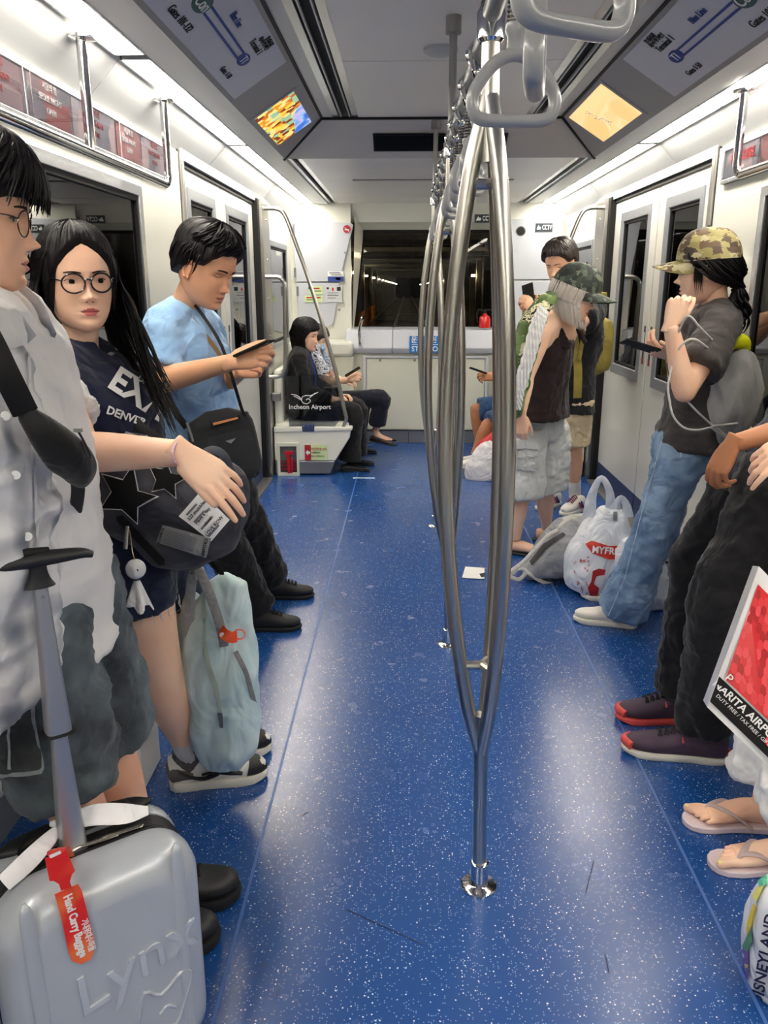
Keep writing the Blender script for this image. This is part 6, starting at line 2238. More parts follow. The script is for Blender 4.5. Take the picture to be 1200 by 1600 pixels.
MB().loft([rg + V(.016 * math.cos(a), 0, .014 * math.sin(a)) for a in [2 * math.pi * q / 20 for q in range(20)]], (.0012, .0045), closed=True, up=(0, -1, 0), seg=6).build('ring', M_TAGR, tg)
MB().lathe(A(347, 992, 1.972), [(0, .007), (.001, .007)], (0, -1, 0), 14).build('emblem', M_TXW, tg)
# white carrier standing behind his calf
wb = thing('paper_bag', 'white paper carrier bag standing behind the girl near the left wall', 'bag', A(205, 1150, 2.0))
q0 = onz(205, 1175, 0)
MB().box((-1.0, 2.12, .0), (-.80, 2.3, .30)).build('bag_body', M_TXW, wb, smooth=0, bevel=.004)

# ================= man at the left edge
J = J_(pel=(-.785, 1.53, .93), chest=(-.775, 1.47, 1.22), neck=(-.725, 1.40, 1.46),
       shR=(-.715, 1.22, 1.405), shL=(-.775, 1.57, 1.405), elR=(-.80, 1.12, 1.13), wrR=(-.74, 1.08, .90),
       elL=(-.90, 1.60, 1.14), wrL=(-.86, 1.56, .92),
       hipR=(-.765, 1.44, .90), hipL=(-.765, 1.62, .90), knR=(-.715, 1.45, .53), knL=(-.695, 1.61, .53),
       anR=(-.655, 1.50, .11), anL=(-.630, 1.655, .11))
hd = Head(A(-46, 335, 1.385), (.95, .26, -.14), (.05, 0, 1), .98, True)
fm, body = figure('man at the left edge in open pale plaid shirt and denim shorts', J, SK_FACE, hd, k=1.02, fat=1.02,
    hands=dict(R=simple_hand((.1, -.2, -1), (-.6, -.8, 0), 1), L=simple_hand((0, 0, -1), (-1, .2, 0), -1)),
    eyes_args=dict(open_=.7, brow=1.2), tors=dict(waist=.15, ch=.17, depth=(.12, .115, .125, .09)), leg_fat=1.02)
C_LEGS = None
C_TEE = cloth('tee_white', (226, 224, 224), fold=.5, fscale=7, var=.03, stretch=(1, 1, .5))
top_garment(J, fm, C_TEE, 1.03, .026, .8, .078, hem=.15, hem_flare=.02, amp=.008, seed=11, scale=7, tors=dict(waist=.155, ch=.17, depth=(.13, .125, .125, .09)), name='tee_shirt')
# open overshirt in soft grey plaid
def plaid_mat():
    m, nt, N, L, P = _nodes('plaid_grey')
    P.inputs['Roughness'].default_value = .85
    tc = N.new('ShaderNodeTexCoord')
    sep = N.new('ShaderNodeSeparateXYZ')
    wob = N.new('ShaderNodeTexNoise'); wob.inputs['Scale'].default_value = 4
    L.new(tc.outputs['Object'], wob.inputs['Vector'])
    ad = N.new('ShaderNodeMixRGB'); ad.blend_type = 'ADD'; ad.inputs[0].default_value = .06
    L.new(tc.outputs['Object'], ad.inputs[1]); L.new(wob.outputs['Color'], ad.inputs[2])
    L.new(ad.outputs[0], sep.inputs[0])
    outs = []
    for o_, sc, ph in (('Y', 52, 0.3), ('Z', 40, 1.0), ('X', 52, 0)):
        mu = N.new('ShaderNodeMath'); mu.operation = 'MULTIPLY'; mu.inputs[1].default_value = sc
        L.new(sep.outputs[o_], mu.inputs[0])
        si = N.new('ShaderNodeMath'); si.operation = 'SINE'; L.new(mu.outputs[0], si.inputs[0])
        mr = N.new('ShaderNodeMapRange'); mr.inputs[1].default_value = .5; mr.inputs[2].default_value = 1; mr.inputs[3].default_value = 0; mr.inputs[4].default_value = .5
        L.new(si.outputs[0], mr.inputs[0]); outs.append(mr.outputs[0])
    a = N.new('ShaderNodeMath'); a.operation = 'ADD'; L.new(outs[0], a.inputs[0]); L.new(outs[1], a.inputs[1])
    mx = N.new('ShaderNodeMix'); mx.data_type = 'RGBA'
    L.new(a.outputs[0], mx.inputs[0]); mx.inputs[6].default_value = srgb((222, 222, 224)); mx.inputs[7].default_value = srgb((104, 110, 124))
    L.new(mx.outputs[2], P.inputs['Base Color'])
    f = N.new('ShaderNodeTexNoise'); f.inputs['Scale'].default_value = 8; f.inputs['Distortion'].default_value = 1.4
    L.new(tc.outputs['Object'], f.inputs['Vector'])
    b = N.new('ShaderNodeBump'); b.inputs['Strength'].default_value = .5; b.inputs['Distance'].default_value = .02
    L.new(f.outputs['Fac'], b.inputs['Height']); L.new(b.outputs['Normal'], P.inputs['Normal'])
    return m
C_PLAID = plaid_mat()
mb = MB()
# panel over the near half of the chest, and the far front edge, as hanging lofts
for pts, rad in (
    ([(-.665, 1.27, 1.42), (-.655, 1.27, 1.25), (-.67, 1.28, 1.08), (-.69, 1.29, .92), (-.70, 1.29, .80)], [(.075, .03), (.115, .045), (.120, .05), (.110, .055), (.09, .045)]),
    ([(-.715, 1.53, 1.42), (-.685, 1.555, 1.25), (-.680, 1.575, 1.10), (-.685, 1.59, 1.0), (-.685, 1.60, .93)], [(.045, .028), (.050, .03), (.045, .03), (.040, .03), (.040, .025)]),
    ([(-.76, 1.14, 1.42), (-.78, 1.14, 1.25), (-.78, 1.2, 1.0), (-.76, 1.28, .80)], [(.08, .06), (.11, .08), (.12, .09), (.13, .09)]),
    ([(-.74, 1.40, 1.45), (-.83, 1.42, 1.25), (-.85, 1.48, .95), (-.83, 1.5, .84)], [(.17, .06), (.18, .06), (.18, .07), (.19, .08)])):
    mb.loft(pts, rad, up=(1, 0, 0), seg=22, sub=5)
for s_, y in (('R', -1), ('L', 1)):
    sh, el = J['sh' + s_], J['el' + s_]
    mb.loft([lerp(sh, J['neck'], .3) + V(0, 0, .01), sh, lerp(sh, el, .5), lerp(sh, el, .95)], [.06, .078, .085, .088], seg=18, sub=4, up=(0, 1, 0))
os_ = garment('overshirt', mb, C_PLAID, fm, .010, 4, .011, 8, 13, sharp=1.2)
bvo = bvh_of(os_)
for px, py in ((24, 742), (42, 838), (8, 650)):
    h_ = hit(bvo, px, py, .001)
    if h_:
        MB().lathe(h_, [(0, .0075), (.0022, .007)], (.45, -.89, 0), 16).build('button', M_TXW, fm)
decal(bvo, [(76, 582), (110, 580), (112, 584), (78, 587)], M_CARD, fm, 'pocket_edge', off=.004, step=6)
decal(bvo, [(76, 586), (79, 586), (88, 640), (85, 641)], M_CARD, fm, 'pocket_edge', off=.004, step=6)
decal(bvo, [(40, 470), (44, 470), (46, 600), (52, 720), (60, 880), (56, 880), (48, 720), (42, 600)], M_CARD, fm, 'placket_edge', off=.004, step=8)
co_ = MB()
for sgn in (1, -1):
    co_.loft([J['neck'] + V(-.06, sgn * .01, .05), J['neck'] + V(-.02, sgn * .07, .045), J['neck'] + V(.05, sgn * .065, .0), J['neck'] + V(.09, sgn * .045, -.05)], [(.004, .026), (.005, .03), (.005, .03), (.005, .018)], up=(0, 0, 1), seg=10, sub=4)
co_.build('collar', C_PLAID, fm)
C_WASH = cloth('washed_grey_denim', (96, 108, 116), .9, fold=.5, fscale=9, var=.3, two=(52, 58, 64), vscale=9, weave=.4)
st_ = trousers(J, fm, C_WASH, 1.0, r=(.125, .122, .118, .114, .110, .108, .110), end=1.06, name='shorts', amp=.010, seed=14, infl=.004, waist=.0, scale=7, sharp=1.2)
bv = bvh_of(st_)
C_WASHD = cloth('washed_dark_denim', (70, 76, 78), .9, fold=.4, fscale=9, var=.3, two=(44, 48, 50), vscale=12)
M_STITCH = mat('stitch_pale', (150, 156, 160), .8)
decal(bv, [(-30, 1050), (48, 1062), (70, 1200), (66, 1206), (-30, 1215)], M_STITCH, fm, 'pocket_seam', off=.007, step=9)
decal(bv, [(-30, 1054), (45, 1066), (66, 1198), (62, 1202), (-30, 1210)], C_WASHD, fm, 'cargo_pocket', off=.010, step=9)
decal(bv, [(8, 1060), (12, 1061), (24, 1200), (20, 1200)], M_STITCH, fm, 'pocket_fold', off=.013, step=9)
for s_ in 'RL':
    a_ = J['an' + s_]
    d_ = (J['kn' + s_] - a_).normalized()
    so = MB()
    so.loft([a_ - d_ * .05, a_ + d_ * .04, a_ + d_ * .085, a_ + d_ * .125], [.042, .043, .046, .048], seg=20, sub=4, up=(0, 1, 0))
    so.build('sock', M_SOCK, fm)
shoe(fm, (-.70, 1.63, 0), (-.415, 1.70, 0), .056, .092, M_SHOEB, M_SOLEB, .034, laces=M_BLACK)
shoe(fm, (-.72, 1.475, 0), (-.435, 1.555, 0), .056, .092, M_SHOEB, M_SOLEB, .034, laces=M_BLACK)
def line_bowl(ph):
    a = abs(math.degrees(ph))
    return float(np.interp(a, [0, 40, 62, 78, 92, 105, 125, 150, 180], [.035, .030, .018, -.012, -.006, .012, -.03, -.055, -.062]))
hs = hd.shell(line_bowl, .024, .004, 26, top=.010, seed=9, back=.012)
rr = random.Random(5)
for q in range(200):
    az = rr.uniform(-80, 80)
    el0 = rr.uniform(62, 88)
    zend = rr.uniform(6, 20) + (10 if abs(az) > 55 else 0)
    pts = []
    for j in range(6):
        u = j / 5
        e = el0 + (zend - el0) * u
        pts.append(hd.w(*hd.surf(az * (.35 + .65 * u), e, .026 + .014 * math.sin(u * 2.6) + rr.uniform(0, .004))))
    strand(hs, pts, .0075, .0038)
for q in range(110):
    az = rr.choice((-1, 1)) * rr.uniform(70, 178)
    pts = [hd.w(*hd.surf(az, 75 - u * 17, .030 + rr.uniform(0, .004))) for u in range(4)]
    strand(hs, pts, .009, .004)
hs.build('hair', M_HAIR, fm)
spectacles(hd, fm, M_WIRE, r=.0235, wire=.0012)
# black sling bag on his chest
sl = thing('sling_bag', 'black sling bag worn across the chest of the man at the left edge', 'bag', A(95, 700, 1.12))
mb = MB()
mb.loft([A(34, 640, 1.20), A(62, 668, 1.20), A(90, 697, 1.22), A(114, 724, 1.26), A(124, 742, 1.32)], [(.013, .010), (.024, .016), (.033, .022), (.036, .026), (.024, .022)], up=(0, -1, 0), seg=24, sub=4, sup=.65)
me = remesh(mb, .006, 4)
slo = link('bag_body', me, cloth('sling_black', (16, 16, 18), .7, fold=.2), sl)
ribbon([A(-60, 465, 1.18), A(-20, 525, 1.17), A(10, 585, 1.17), A(40, 645, 1.19)], .019, M_BLACK, sl, 'strap', n=(.5, -1, 0), t=.003)
ribbon([A(120, 740, 1.32), A(122, 768, 1.38), A(118, 800, 1.45)], .012, M_BLACK, sl, 'strap', n=(.5, -1, 0), t=.003)
MB().loft([A(121, 672, 1.19), A(128, 684, 1.19), A(139, 706, 1.19), A(141, 713, 1.19), A(135, 711, 1.19), A(126, 690, 1.19)], .0018, seg=6, sub=4).build('zip_cord', M_BLACK, sl)
MB().cbox(A(122, 672, 1.19), (.012, .006, .006)).build('zip_slider', M_STEELD, sl, smooth=0)
# ================= two seated women on the left bench
def seated(label, J, hd, sk, hands, **k):
    return figure(label, J, sk, hd, hands=hands, **k)
YA = 6.72
J = J_(pel=(-.89, YA, .53), chest=(-.90, YA, .80), neck=(-.875, YA, 1.02),
       shR=(-.87, YA - .16, .935), shL=(-.87, YA + .16, .935), elR=(-.80, YA - .20, .70), wrR=(-.60, YA - .10, .60),
       elL=(-.78, YA + .20, .71), wrL=(-.56, YA + .06, .61),
       hipR=(-.86, YA - .09, .50), hipL=(-.86, YA + .09, .50), knR=(-.44, YA - .11, .50), knL=(-.42, YA + .10, .51),
       anR=(-.47, YA - .12, .09), anL=(-.43, YA + .12, .09))
hd = Head(A(478, 524, YA), (.95, -.28, -.14), (0.05, 0, 1), 1.06, False)
w1, b = figure('woman with a black bob in black clothes seated nearest on the left bench', J, SK_PALE, hd, k=.94,
    hands=dict(R=simple_hand((.9, .4, .1), (0, -.3, 1), 1), L=simple_hand((.9, -.5, .1), (0, .3, 1), -1)), eyes_args=dict(open_=.4))
C_BLK = cloth('black_knit', (18, 18, 21), fold=.3)
top_garment(J, w1, C_BLK, .95, .012, 1.85, .058, hem=.03, amp=.004, seed=21, name='jumper', voxel=.012)
trousers(J, w1, C_BLK, .96, r=(.095, .09, .082, .08, .085, .092, .098), end=2, amp=.005, seed=22, infl=.01, waist=.06, voxel=.012)
def line_bob(ph):
    a = abs(math.degrees(ph))
    return float(np.interp(a, [0, 30, 45, 60, 75, 90, 180], [.040, .034, .028, .0, -.05, -.12, -.13]))
def bob(hd, root, m, L_=.085, seed=1, n=120):
    hs = hd.shell(line_bob, .016, .003, 26, top=.006, seed=seed)
    rr = random.Random(seed)
    for q in range(n):
        az = rr.choice((-1, 1)) * rr.uniform(70, 178)
        pts = [hd.w(*hd.surf(az * (.4 + .6 * j / 3), 80 - j * 26, .020 + rr.uniform(0, .003))) for j in range(4)]
        p = pts[-1]
        for j in range(1, 4):
            u = j / 3
            x = hd.c - p; x.z = 0
            pts.append(p + V(0, 0, -L_ * hd.k * 1.25 * u) + x * (.12 * u * u))
        strand(hs, pts, .010, .004, taper=False)
    for q in range(26):
        az = rr.uniform(-45, 45)
        pts = [hd.w(*hd.surf(az * (.3 + .7 * j / 4), 84 - j * 15, .018 + rr.uniform(0, .003))) for j in range(5)]
        strand(hs, pts, .008, .003)
    hs.build('hair', m, root)
bob(hd, w1, M_HAIR, .10, 31)
for y, x in ((YA - .12, -.55), (YA + .12, -.52)):
    shoe(w1, (x, y, 0), (x + .25, y - .01, 0), .040, .045, M_SHOEB, M_SOLEB, .014)
ribbon([J['neck'] + V(-.03, -.06, .02), J['neck'] + V(.07, -.05, -.05), J['chest'] + V(.14, -.02, .02), J['chest'] + V(.14, 0, -.12)], .006, mat('lanyard_blue', (60, 80, 190), .5), w1, 'lanyard')
MB().cbox(J['chest'] + V(.16, -.02, -.15), (.012, .06, .08)).build('badge', M_TXW, w1, smooth=0)
pn = thing('pouch', 'small dark pouch in the hands of the woman with the black bob', 'pouch', A(517, 612, 6.6))
MB().cbox(A(517, 613, 6.66), (.13, .04, .09)).build('pouch_body', M_SHOEB, pn, smooth=0, bevel=.01)
nb = thing('booklet', 'pale booklet lying on the lap of the woman with the black bob', 'booklet', A(530, 632, 6.6))
MB().cbox(A(528, 633, 6.66), (.14, .10, .008), 0, Matrix.Rotation(.2, 3, 'Z')).build('cover', M_CREAM, nb, smooth=0)

YB = 7.28
J = J_(pel=(-.87, YB, .53), chest=(-.87, YB, .80), neck=(-.83, YB, 1.01),
       shR=(-.83, YB - .17, .955), shL=(-.83, YB + .17, .955), elR=(-.70, YB - .20, .70), wrR=A(543, 594, YB - .16),
       elL=(-.70, YB + .20, .70), wrL=(-.56, YB + .1, .66),
       hipR=(-.83, YB - .09, .50), hipL=(-.83, YB + .09, .50), knR=A(596, 622, YB - .12), knL=(-.40, YB + .08, .50),
       anR=A(588, 672, YB - .06), anL=(-.46, YB + .10, .09))
hd = Head(A(494, 532, YB), (.95, -.2, -.25), (0.05, 0, 1), 1.06, False)
w2, b = figure('woman in a patterned blouse with crossed legs seated farther on the left bench', J, SK_PALE, hd, k=.94,
    hands=dict(R=simple_hand((.9, -.1, .35), (-.3, -.8, .3), 1), L=simple_hand((.9, -.5, .1), (0, .3, 1), -1)), eyes_args=dict(open_=.3))
M_PRINT = ramp_mat('blouse_print', [(40, 46, 70), (210, 220, 235), (236, 238, 244), (90, 100, 130), (225, 230, 240)], 30, bump=.3)
top_garment(J, w2, M_PRINT, .96, .014, .8, .066, hem=.03, amp=.004, seed=23, name='blouse', voxel=.012)
C_NV2 = cloth('dark_navy_trousers', (22, 26, 42), fold=.3)
trousers(J, w2, C_NV2, .96, r=(.09, .085, .08, .078, .078, .08, .084), end=1.82, amp=.004, seed=24, infl=.01, waist=.06, voxel=.012)
bob(hd, w2, M_HAIRB, .05, 33, 90)
bw = MB()
c_ = J['neck'] + V(.09, -.04, -.05)
bw.loft([c_ + V(0, -.05, .03), c_, c_ + V(.01, .05, .03)], [(.03, .012), (.015, .015), (.03, .012)], up=(1, 0, 0), seg=12, sub=4)
bw.loft([c_, c_ + V(.02, -.03, -.10)], [(.012, .008), (.03, .01)], up=(1, 0, 0), seg=10)
bw.build('neck_bow', mat('bow_blue', (140, 190, 235), .6), w2)
a_ = J['anR']
MB().loft([a_ + V(-.01, 0, .02), a_ + V(0, 0, -.03), a_ + V(.04, -.01, -.065), a_ + V(.14, -.03, -.10)], [(.03, .03), (.032, .034), (.03, .026), (.026, .014)], up=(0, 1, 0), seg=16, sub=4).build('foot', SK_PALE, w2)
shoe(w2, a_ + V(-.06, 0, -.095), a_ + V(.19, -.04, -.145), .040, .040, M_SHOEB, M_SOLEB, .012)
shoe(w2, (-.50, YB + .10, 0), (-.27, YB + .08, 0), .040, .045, M_SHOEB, M_SOLEB, .014)
phone('phone in the raised hand of the woman in the patterned blouse', A(551, 581, YB - .2), (-.5, .3, .8), (.9, 0, .3))

# ================= seated man at the right, mostly behind the poles
YC = 6.9
J = J_(pel=(1.10, YC, .53), chest=(1.14, YC, .82), neck=(1.10, YC, 1.06),
       shR=(1.12, YC + .19, 1.01), shL=(1.12, YC - .19, 1.01), elR=(1.0, YC + .2, .75), wrR=(.84, YC + .06, .80),
       elL=(.98, YC - .22, .74), wrL=A(772, 590, YC - .2),
       hipR=(1.05, YC + .1, .50), hipL=(1.05, YC - .1, .50), knR=A(744, 640, YC + .05), knL=A(762, 664, YC - .25),
       anR=(.66, YC + .05, .10), anL=A(740, 712, YC - .3))
hd = Head((1.06, YC, 1.28), (-.95, -.1, -.25), (0, 0, 1), 1.03, True)
m3, b = figure('man in denim shorts seated on the right bench behind the poles', J, SK_TAN, hd, k=1.0,
    hands=dict(R=simple_hand((-.9, -.2, .1), (0, 0, 1), 1), L=simple_hand((-.95, 0, .1), (.1, -.8, .5), -1)), eyes_args=dict(open_=.2))
top_garment(J, m3, C_NAVY, 1.0, .012, .7, .068, hem=.03, seed=25, name='tee_shirt', voxel=.012)
C_DNB = cloth('denim_blue', (48, 78, 120), fold=.3, var=.2, vscale=40)
trousers(J, m3, C_DNB, 1.0, r=(.10, .10, .10, .10, .10, .10, .10), end=.95, seed=26, infl=.01, waist=.05, name='shorts', voxel=.012)
hd.shell(line_short, .018, .004, 24, top=.01, seed=4).build('hair', M_HAIR, m3)
shoe(m3, J['anL'] + V(.07, 0, -.10) , J['anL'] + V(-.19, -.02, -.10), .046, .06, M_SHOEW, M_SOLEW, .02)
shoe(m3, (.73, YC + .05, 0), (.47, YC + .05, 0), .046, .07, M_SHOEW, M_SOLEW, .02)
phone('phone held by the seated man in denim shorts', A(747, 579, YC - .24), (.3, .2, .9), (-.9, 0, .4))
# white and red carrier on the floor by him
wbg = thing('carrier_bag', 'white and red carrier bag on the floor at the feet of the seated man', 'bag', onz(760, 752, 0))
c_ = onz(762, 750, 0)
mb = MB()
mb.loft([c_ + V(0, .05, .0), c_ + V(0, .05, .08), c_ + V(.02, .05, .22), c_ + V(.05, .05, .30)], [(.17, .10), (.18, .10), (.12, .07), (.04, .02)], up=(0, 1, 0), seg=24, sub=3)
me = remesh(mb, .01, 3); crease(me, .012, 8, 3)
link('bag_body', me, cloth('bag_white_plastic', (228, 226, 230), .4, fold=.7, fscale=9, var=.03), wbg)
mb = MB()
mb.loft([c_ + V(-.10, .10, .06), c_ + V(.0, .09, .22), c_ + V(.08, .09, .36)], [(.05, .06), (.10, .08), (.05, .04)], up=(0, 1, 0), seg=20, sub=4)
mb.build('red_lining', mat('bag_red', (196, 34, 44), .5), wbg)

# ================= man behind, black T-shirt and beige shorts
J = J_(pel=A(888, 612, 5.34), chest=A(897, 535, 5.34), neck=A(892, 460, 5.30),
       shR=A(855, 483, 5.42), shL=A(928, 484, 5.16), elR=A(835, 530, 5.25), wrR=A(833, 492, 5.05),
       elL=A(903, 508, 4.92), wrL=A(842, 486, 4.95),
       hipR=A(872, 622, 5.42), hipL=A(900, 622, 5.26), knR=A(868, 702, 5.42), knL=A(897, 702, 5.32),
       anR=(1.03, 5.55, .11), anL=A(898, 768, 5.42))
hd = Head(A(876, 412, 5.24), (-.62, -.72, -.34), (0, .05, 1), 1.05, True)
mbk, b = figure('man in black T-shirt and beige shorts holding a phone up by the right doors', J, SK_FACE, hd, k=1.04,
    hands=dict(R=simple_hand((-.4, -.1, .9), (.1, 1, .1), 1, c=(.7, .7, .7, .8)), L=simple_hand((-.7, 0, .5), (.2, -.9, .3), -1, c=(.7, .7, .7, .8))), eyes_args=dict(open_=.2))
top_garment(J, mbk, cloth('tee_black', (24, 26, 32), fold=.4), 1.04, .02, .72, .078, hem=.12, seed=27, name='tee_shirt', voxel=.012, amp=.005)
C_BEIGE = cloth('beige_cotton', (214, 196, 160), fold=.4, fscale=12, var=.05)
trousers(J, mbk, C_BEIGE, 1.0, r=(.115, .112, .108, .104, .102, .10, .10), end=.88, seed=28, name='shorts', voxel=.011)
hs = hd.shell(line_short, .022, .004, 24, top=.012, seed=14)
rr = random.Random(3)
for q in range(90):
    az = rr.uniform(-85, 85)
    pts = [hd.w(*hd.surf(az * (.3 + .7 * j / 4), 85 - j * 14, .026 + .010 * math.sin(j / 4 * 2.6) + rr.uniform(0, .004))) for j in range(5)]
    strand(hs, pts, .008, .004)
hs.build('hair', M_HAIRB, mbk)
for s_, t_ in (('L', (-.20, -.10, 0)), ('R', (-.20, -.10, 0))):
    a_ = J['an' + s_]
    d_ = (J['kn' + s_] - a_).normalized()
    MB().loft([a_ - d_ * .04, a_ + d_ * .03, a_ + d_ * .09], [.04, .041, .043], seg=18, sub=3, up=(0, 1, 0)).build('sock', M_SOCK, mbk)
    hl = V(a_.x + .06, a_.y + .02, 0)
    r_, P = shoe(mbk, hl, hl + V(-.17, -.20, 0), .050, .085, M_SHOEW, M_SOLEW, .028, laces=mat('lace_maroon_' + s_, (110, 50, 70), .8))
    for sd in (-1, 1):
        MB().loft([P(.25, sd * .046, .035), P(.38, sd * .046, .085)], (.010, .004), seg=8, up=(0, 0, 1)).build('stripe', M_TXBL, r_)
        MB().loft([P(.34, sd * .047, .035), P(.47, sd * .045, .08)], (.005, .004), seg=8, up=(0, 0, 1)).build('stripe', M_TXR, r_)
ph_ = phone('dark phone held upright by the man in the black T-shirt', A(826, 463, 4.98), (.55, .6, -.1), (-.25, .15, 1), w=.078, h=.15)
ob = thing('backpack', 'olive strapped backpack worn by the man in the black T-shirt', 'bag', A(905, 560, 5.1))
C_OLIVE = cloth('olive_webbing', (150, 136, 64), .7, fold=.3, fscale=12)
ribbon([A(893, 512, 4.97), A(900, 545, 5.05), A(903, 575, 5.08), A(903, 600, 5.08), A(902, 622, 5.10)], .026, C_OLIVE, ob, 'strap', n=(0, -1, 0))
ribbon([A(912, 516, 4.97), A(909, 540, 5.03), A(905, 562, 5.06)], .012, C_OLIVE, ob, 'strap', n=(0, -1, 0))
MB().cbox(A(942, 463, 5.15), (.04, .05, .05)).build('buckle', C_OLIVE, ob, smooth=0, bevel=.006)
mb = soft_box(A(925, 540, 5.58), frame((-.3, 1, 0), (0, 0, 1)), (.14, .08, .20))
mb.build('pack_body', C_OLIVE, ob)

# ================= silver-haired woman in camouflage cap
J = J_(pel=A(838, 652, 4.52), chest=A(848, 560, 4.42), neck=A(884, 490, 4.34),
       shR=A(848, 520, 4.22), shL=A(893, 508, 4.55), elR=A(822, 590, 4.16), wrR=A(814, 648, 4.10),
       elL=A(868, 575, 4.66), wrL=A(862, 640, 4.66),
       hipR=A(822, 668, 4.44), hipL=A(858, 664, 4.60), knR=A(812, 768, 4.42), knL=A(850, 758, 4.62),
       anR=(.64, 4.45, .085), anL=(.86, 4.68, .085))
hd = Head(A(900, 456, 4.27), (.86, -.36, -.36), (.28, -.05, 1), 1.12, False)
tw_, b = figure('silver-haired woman in dark camouflage cap, brown tank top and grey shorts', J, SK_PALE, hd, k=1.0,
    hands=dict(R=simple_hand((0, 0, -1), (-.2, -1, 0), 1), L=simple_hand((.3, 0, -1), (0, 1, 0), -1)), eyes_args=dict(open_=.3))
tk_m = cloth('tank_dark_brown', (38, 26, 28), fold=.5, fscale=7, var=.15, stretch=(1, 1, .5))
mb = MB()
mb.loft([A(872, 524, 4.37), A(862, 545, 4.38), A(852, 575, 4.40), A(845, 605, 4.42), A(842, 635, 4.43), A(842, 652, 4.43)], [(.13, .085), (.155, .115), (.165, .13), (.18, .14), (.195, .15), (.20, .155)], up=(.9, -.4, 0), seg=28, sub=4)
for s_, w_ in (('R', .3), ('L', .3)):
    p = lerp(J['neck'], J['sh' + s_], .62)
    mb.loft([p + V(-.06, 0, -.09), p + V(-.02, 0, .018), p + V(.06, -.02, -.05), p + V(.09, -.03, -.12)], (.020, .008), up=(0, 1, 0), seg=10, sub=4)
garment('tank_top', mb, tk_m, tw_, .009, 3, .008, 7, 31, aniso=(1.5, 1.5, .5))
C_LGREY = cloth('pale_grey_cotton', (196, 200, 202), fold=.6, fscale=9, var=.06, stretch=(1, 1, .5))
ts = trousers(J, tw_, C_LGREY, 1.0, r=(.115, .122, .130, .134, .136, .138, .138), end=1.02, seed=32, name='shorts', amp=.010, infl=.015, aniso=(1.4, 1.4, .6))
bv = bvh_of(ts)
decal(bv, [(801, 690), (838, 694), (840, 736), (803, 733)], cloth('pocket_grey', (182, 186, 188), fold=.4), tw_, 'cargo_pocket', off=.012, step=6)
decal(bv, [(800, 688), (839, 692), (839, 703), (800, 699)], C_LGREY, tw_, 'pocket_flap', off=.018, step=6)
M_CAMOD = ramp_mat('camo_dark', [(40, 46, 44), (66, 78, 66), (92, 104, 88), (54, 62, 58), (110, 120, 102), (48, 54, 50)], 38, distort=1.4, bump=.2, vor=True)
cap(hd, tw_, M_CAMOD, None, .016, tilt=.10, size=1.06)
def line_sv(ph):
    a = abs(math.degrees(ph))
    return float(np.interp(a, [0, 25, 40, 60, 80, 110, 180], [.05, .04, .01, -.03, -.07, -.11, -.12]))
hs = hd.shell(line_sv, .012, .003, 26, seed=7, top=-.022)
rr = random.Random(17)
for q in range(130):
    az = rr.choice((-1, 1)) * rr.uniform(58, 178)
    pts = [hd.w(*hd.surf(az, 8 - j * 14, .016 + rr.uniform(0, .003))) for j in range(3)]
    p = pts[-1]
    x = V(.02, -.0, 0)
    for j in range(1, 4):
        u = j / 3
        pts.append(p + V(.02 * u, -.012 * u, -.125 * u) + (hd.c - p).to_3d() * V(.15, .15, 0) * u)
    strand(hs, pts, .009, .004)
hs.build('hair', M_HAIRS, tw_)
spectacles(hd, tw_, M_GLASSESB, r=.02)
for s_ in 'RL':
    a_ = J['an' + s_]
    hl = V(a_.x - .05, a_.y + .03, 0)
    ft = MB()
    d_ = V(.22, -.10, 0)
    ft.loft([hl + V(0, 0, .045), hl + d_ * .3 + V(0, 0, .05), hl + d_ * .7 + V(0, 0, .04), hl + d_ * 1.0 + V(0, 0, .028)], [(.03, .03), (.032, .035), (.040, .022), (.034, .012)], up=(0, 0, 1), seg=18, sub=4)
    ft.build('foot', SK_PALE, tw_)
    so = MB()
    so.loft([hl - d_ * .08 + V(0, 0, .010), hl + d_ * .5 + V(0, 0, .010), hl + d_ * 1.1 + V(0, 0, .010)], [(.036, .010), (.042, .010), (.038, .010)], up=(0, 0, 1), seg=16, sub=4)
    sr = so.build('sandal', M_SHOEB, tw_)
    MB().loft([hl + d_ * .72 + V(-.02, -.042, .012), hl + d_ * .72 + V(0, 0, .068), hl + d_ * .72 + V(.02, .042, .012)], (.016, .003), up=(1, -.4, 0), seg=8, sub=4).build('strap', M_SHOEB, sr)
# her green patterned bag with white rope handles
M_CAMOG = ramp_mat('camo_green', [(70, 96, 50), (104, 128, 74), (132, 150, 88), (60, 80, 48), (222, 220, 190), (88, 110, 60)], 22, distort=1.4, bump=.3, vor=True)
gb = thing('shoulder_bag', 'green camouflage bag with white rope handles on the silver-haired woman', 'bag', A(818, 560, 4.1))
mb = MB()
mb.loft([A(862, 462, 4.18), A(840, 490, 4.10), A(820, 540, 4.05), A(808, 600, 4.03), A(802, 650, 4.05)], [(.035, .03), (.055, .045), (.068, .05), (.062, .05), (.04, .04)], up=(0, 1, 0), seg=24, sub=4)
me = remesh(mb, .009, 4); crease(me, .010, 8, 12)
gbo = link('bag_body', me, M_CAMOG, gb)
M_LEO = ramp_mat('leopard_cream', [(34, 34, 26), (226, 222, 180), (236, 232, 196), (40, 40, 30), (230, 226, 190)], 34, bump=.1)
bv = bvh_of(gbo)
decal(bv, [(832, 480), (850, 470), (866, 478), (866, 500), (850, 510), (826, 505), (815, 500)], M_LEO, gb, 'leopard_panel', off=.004, step=6)
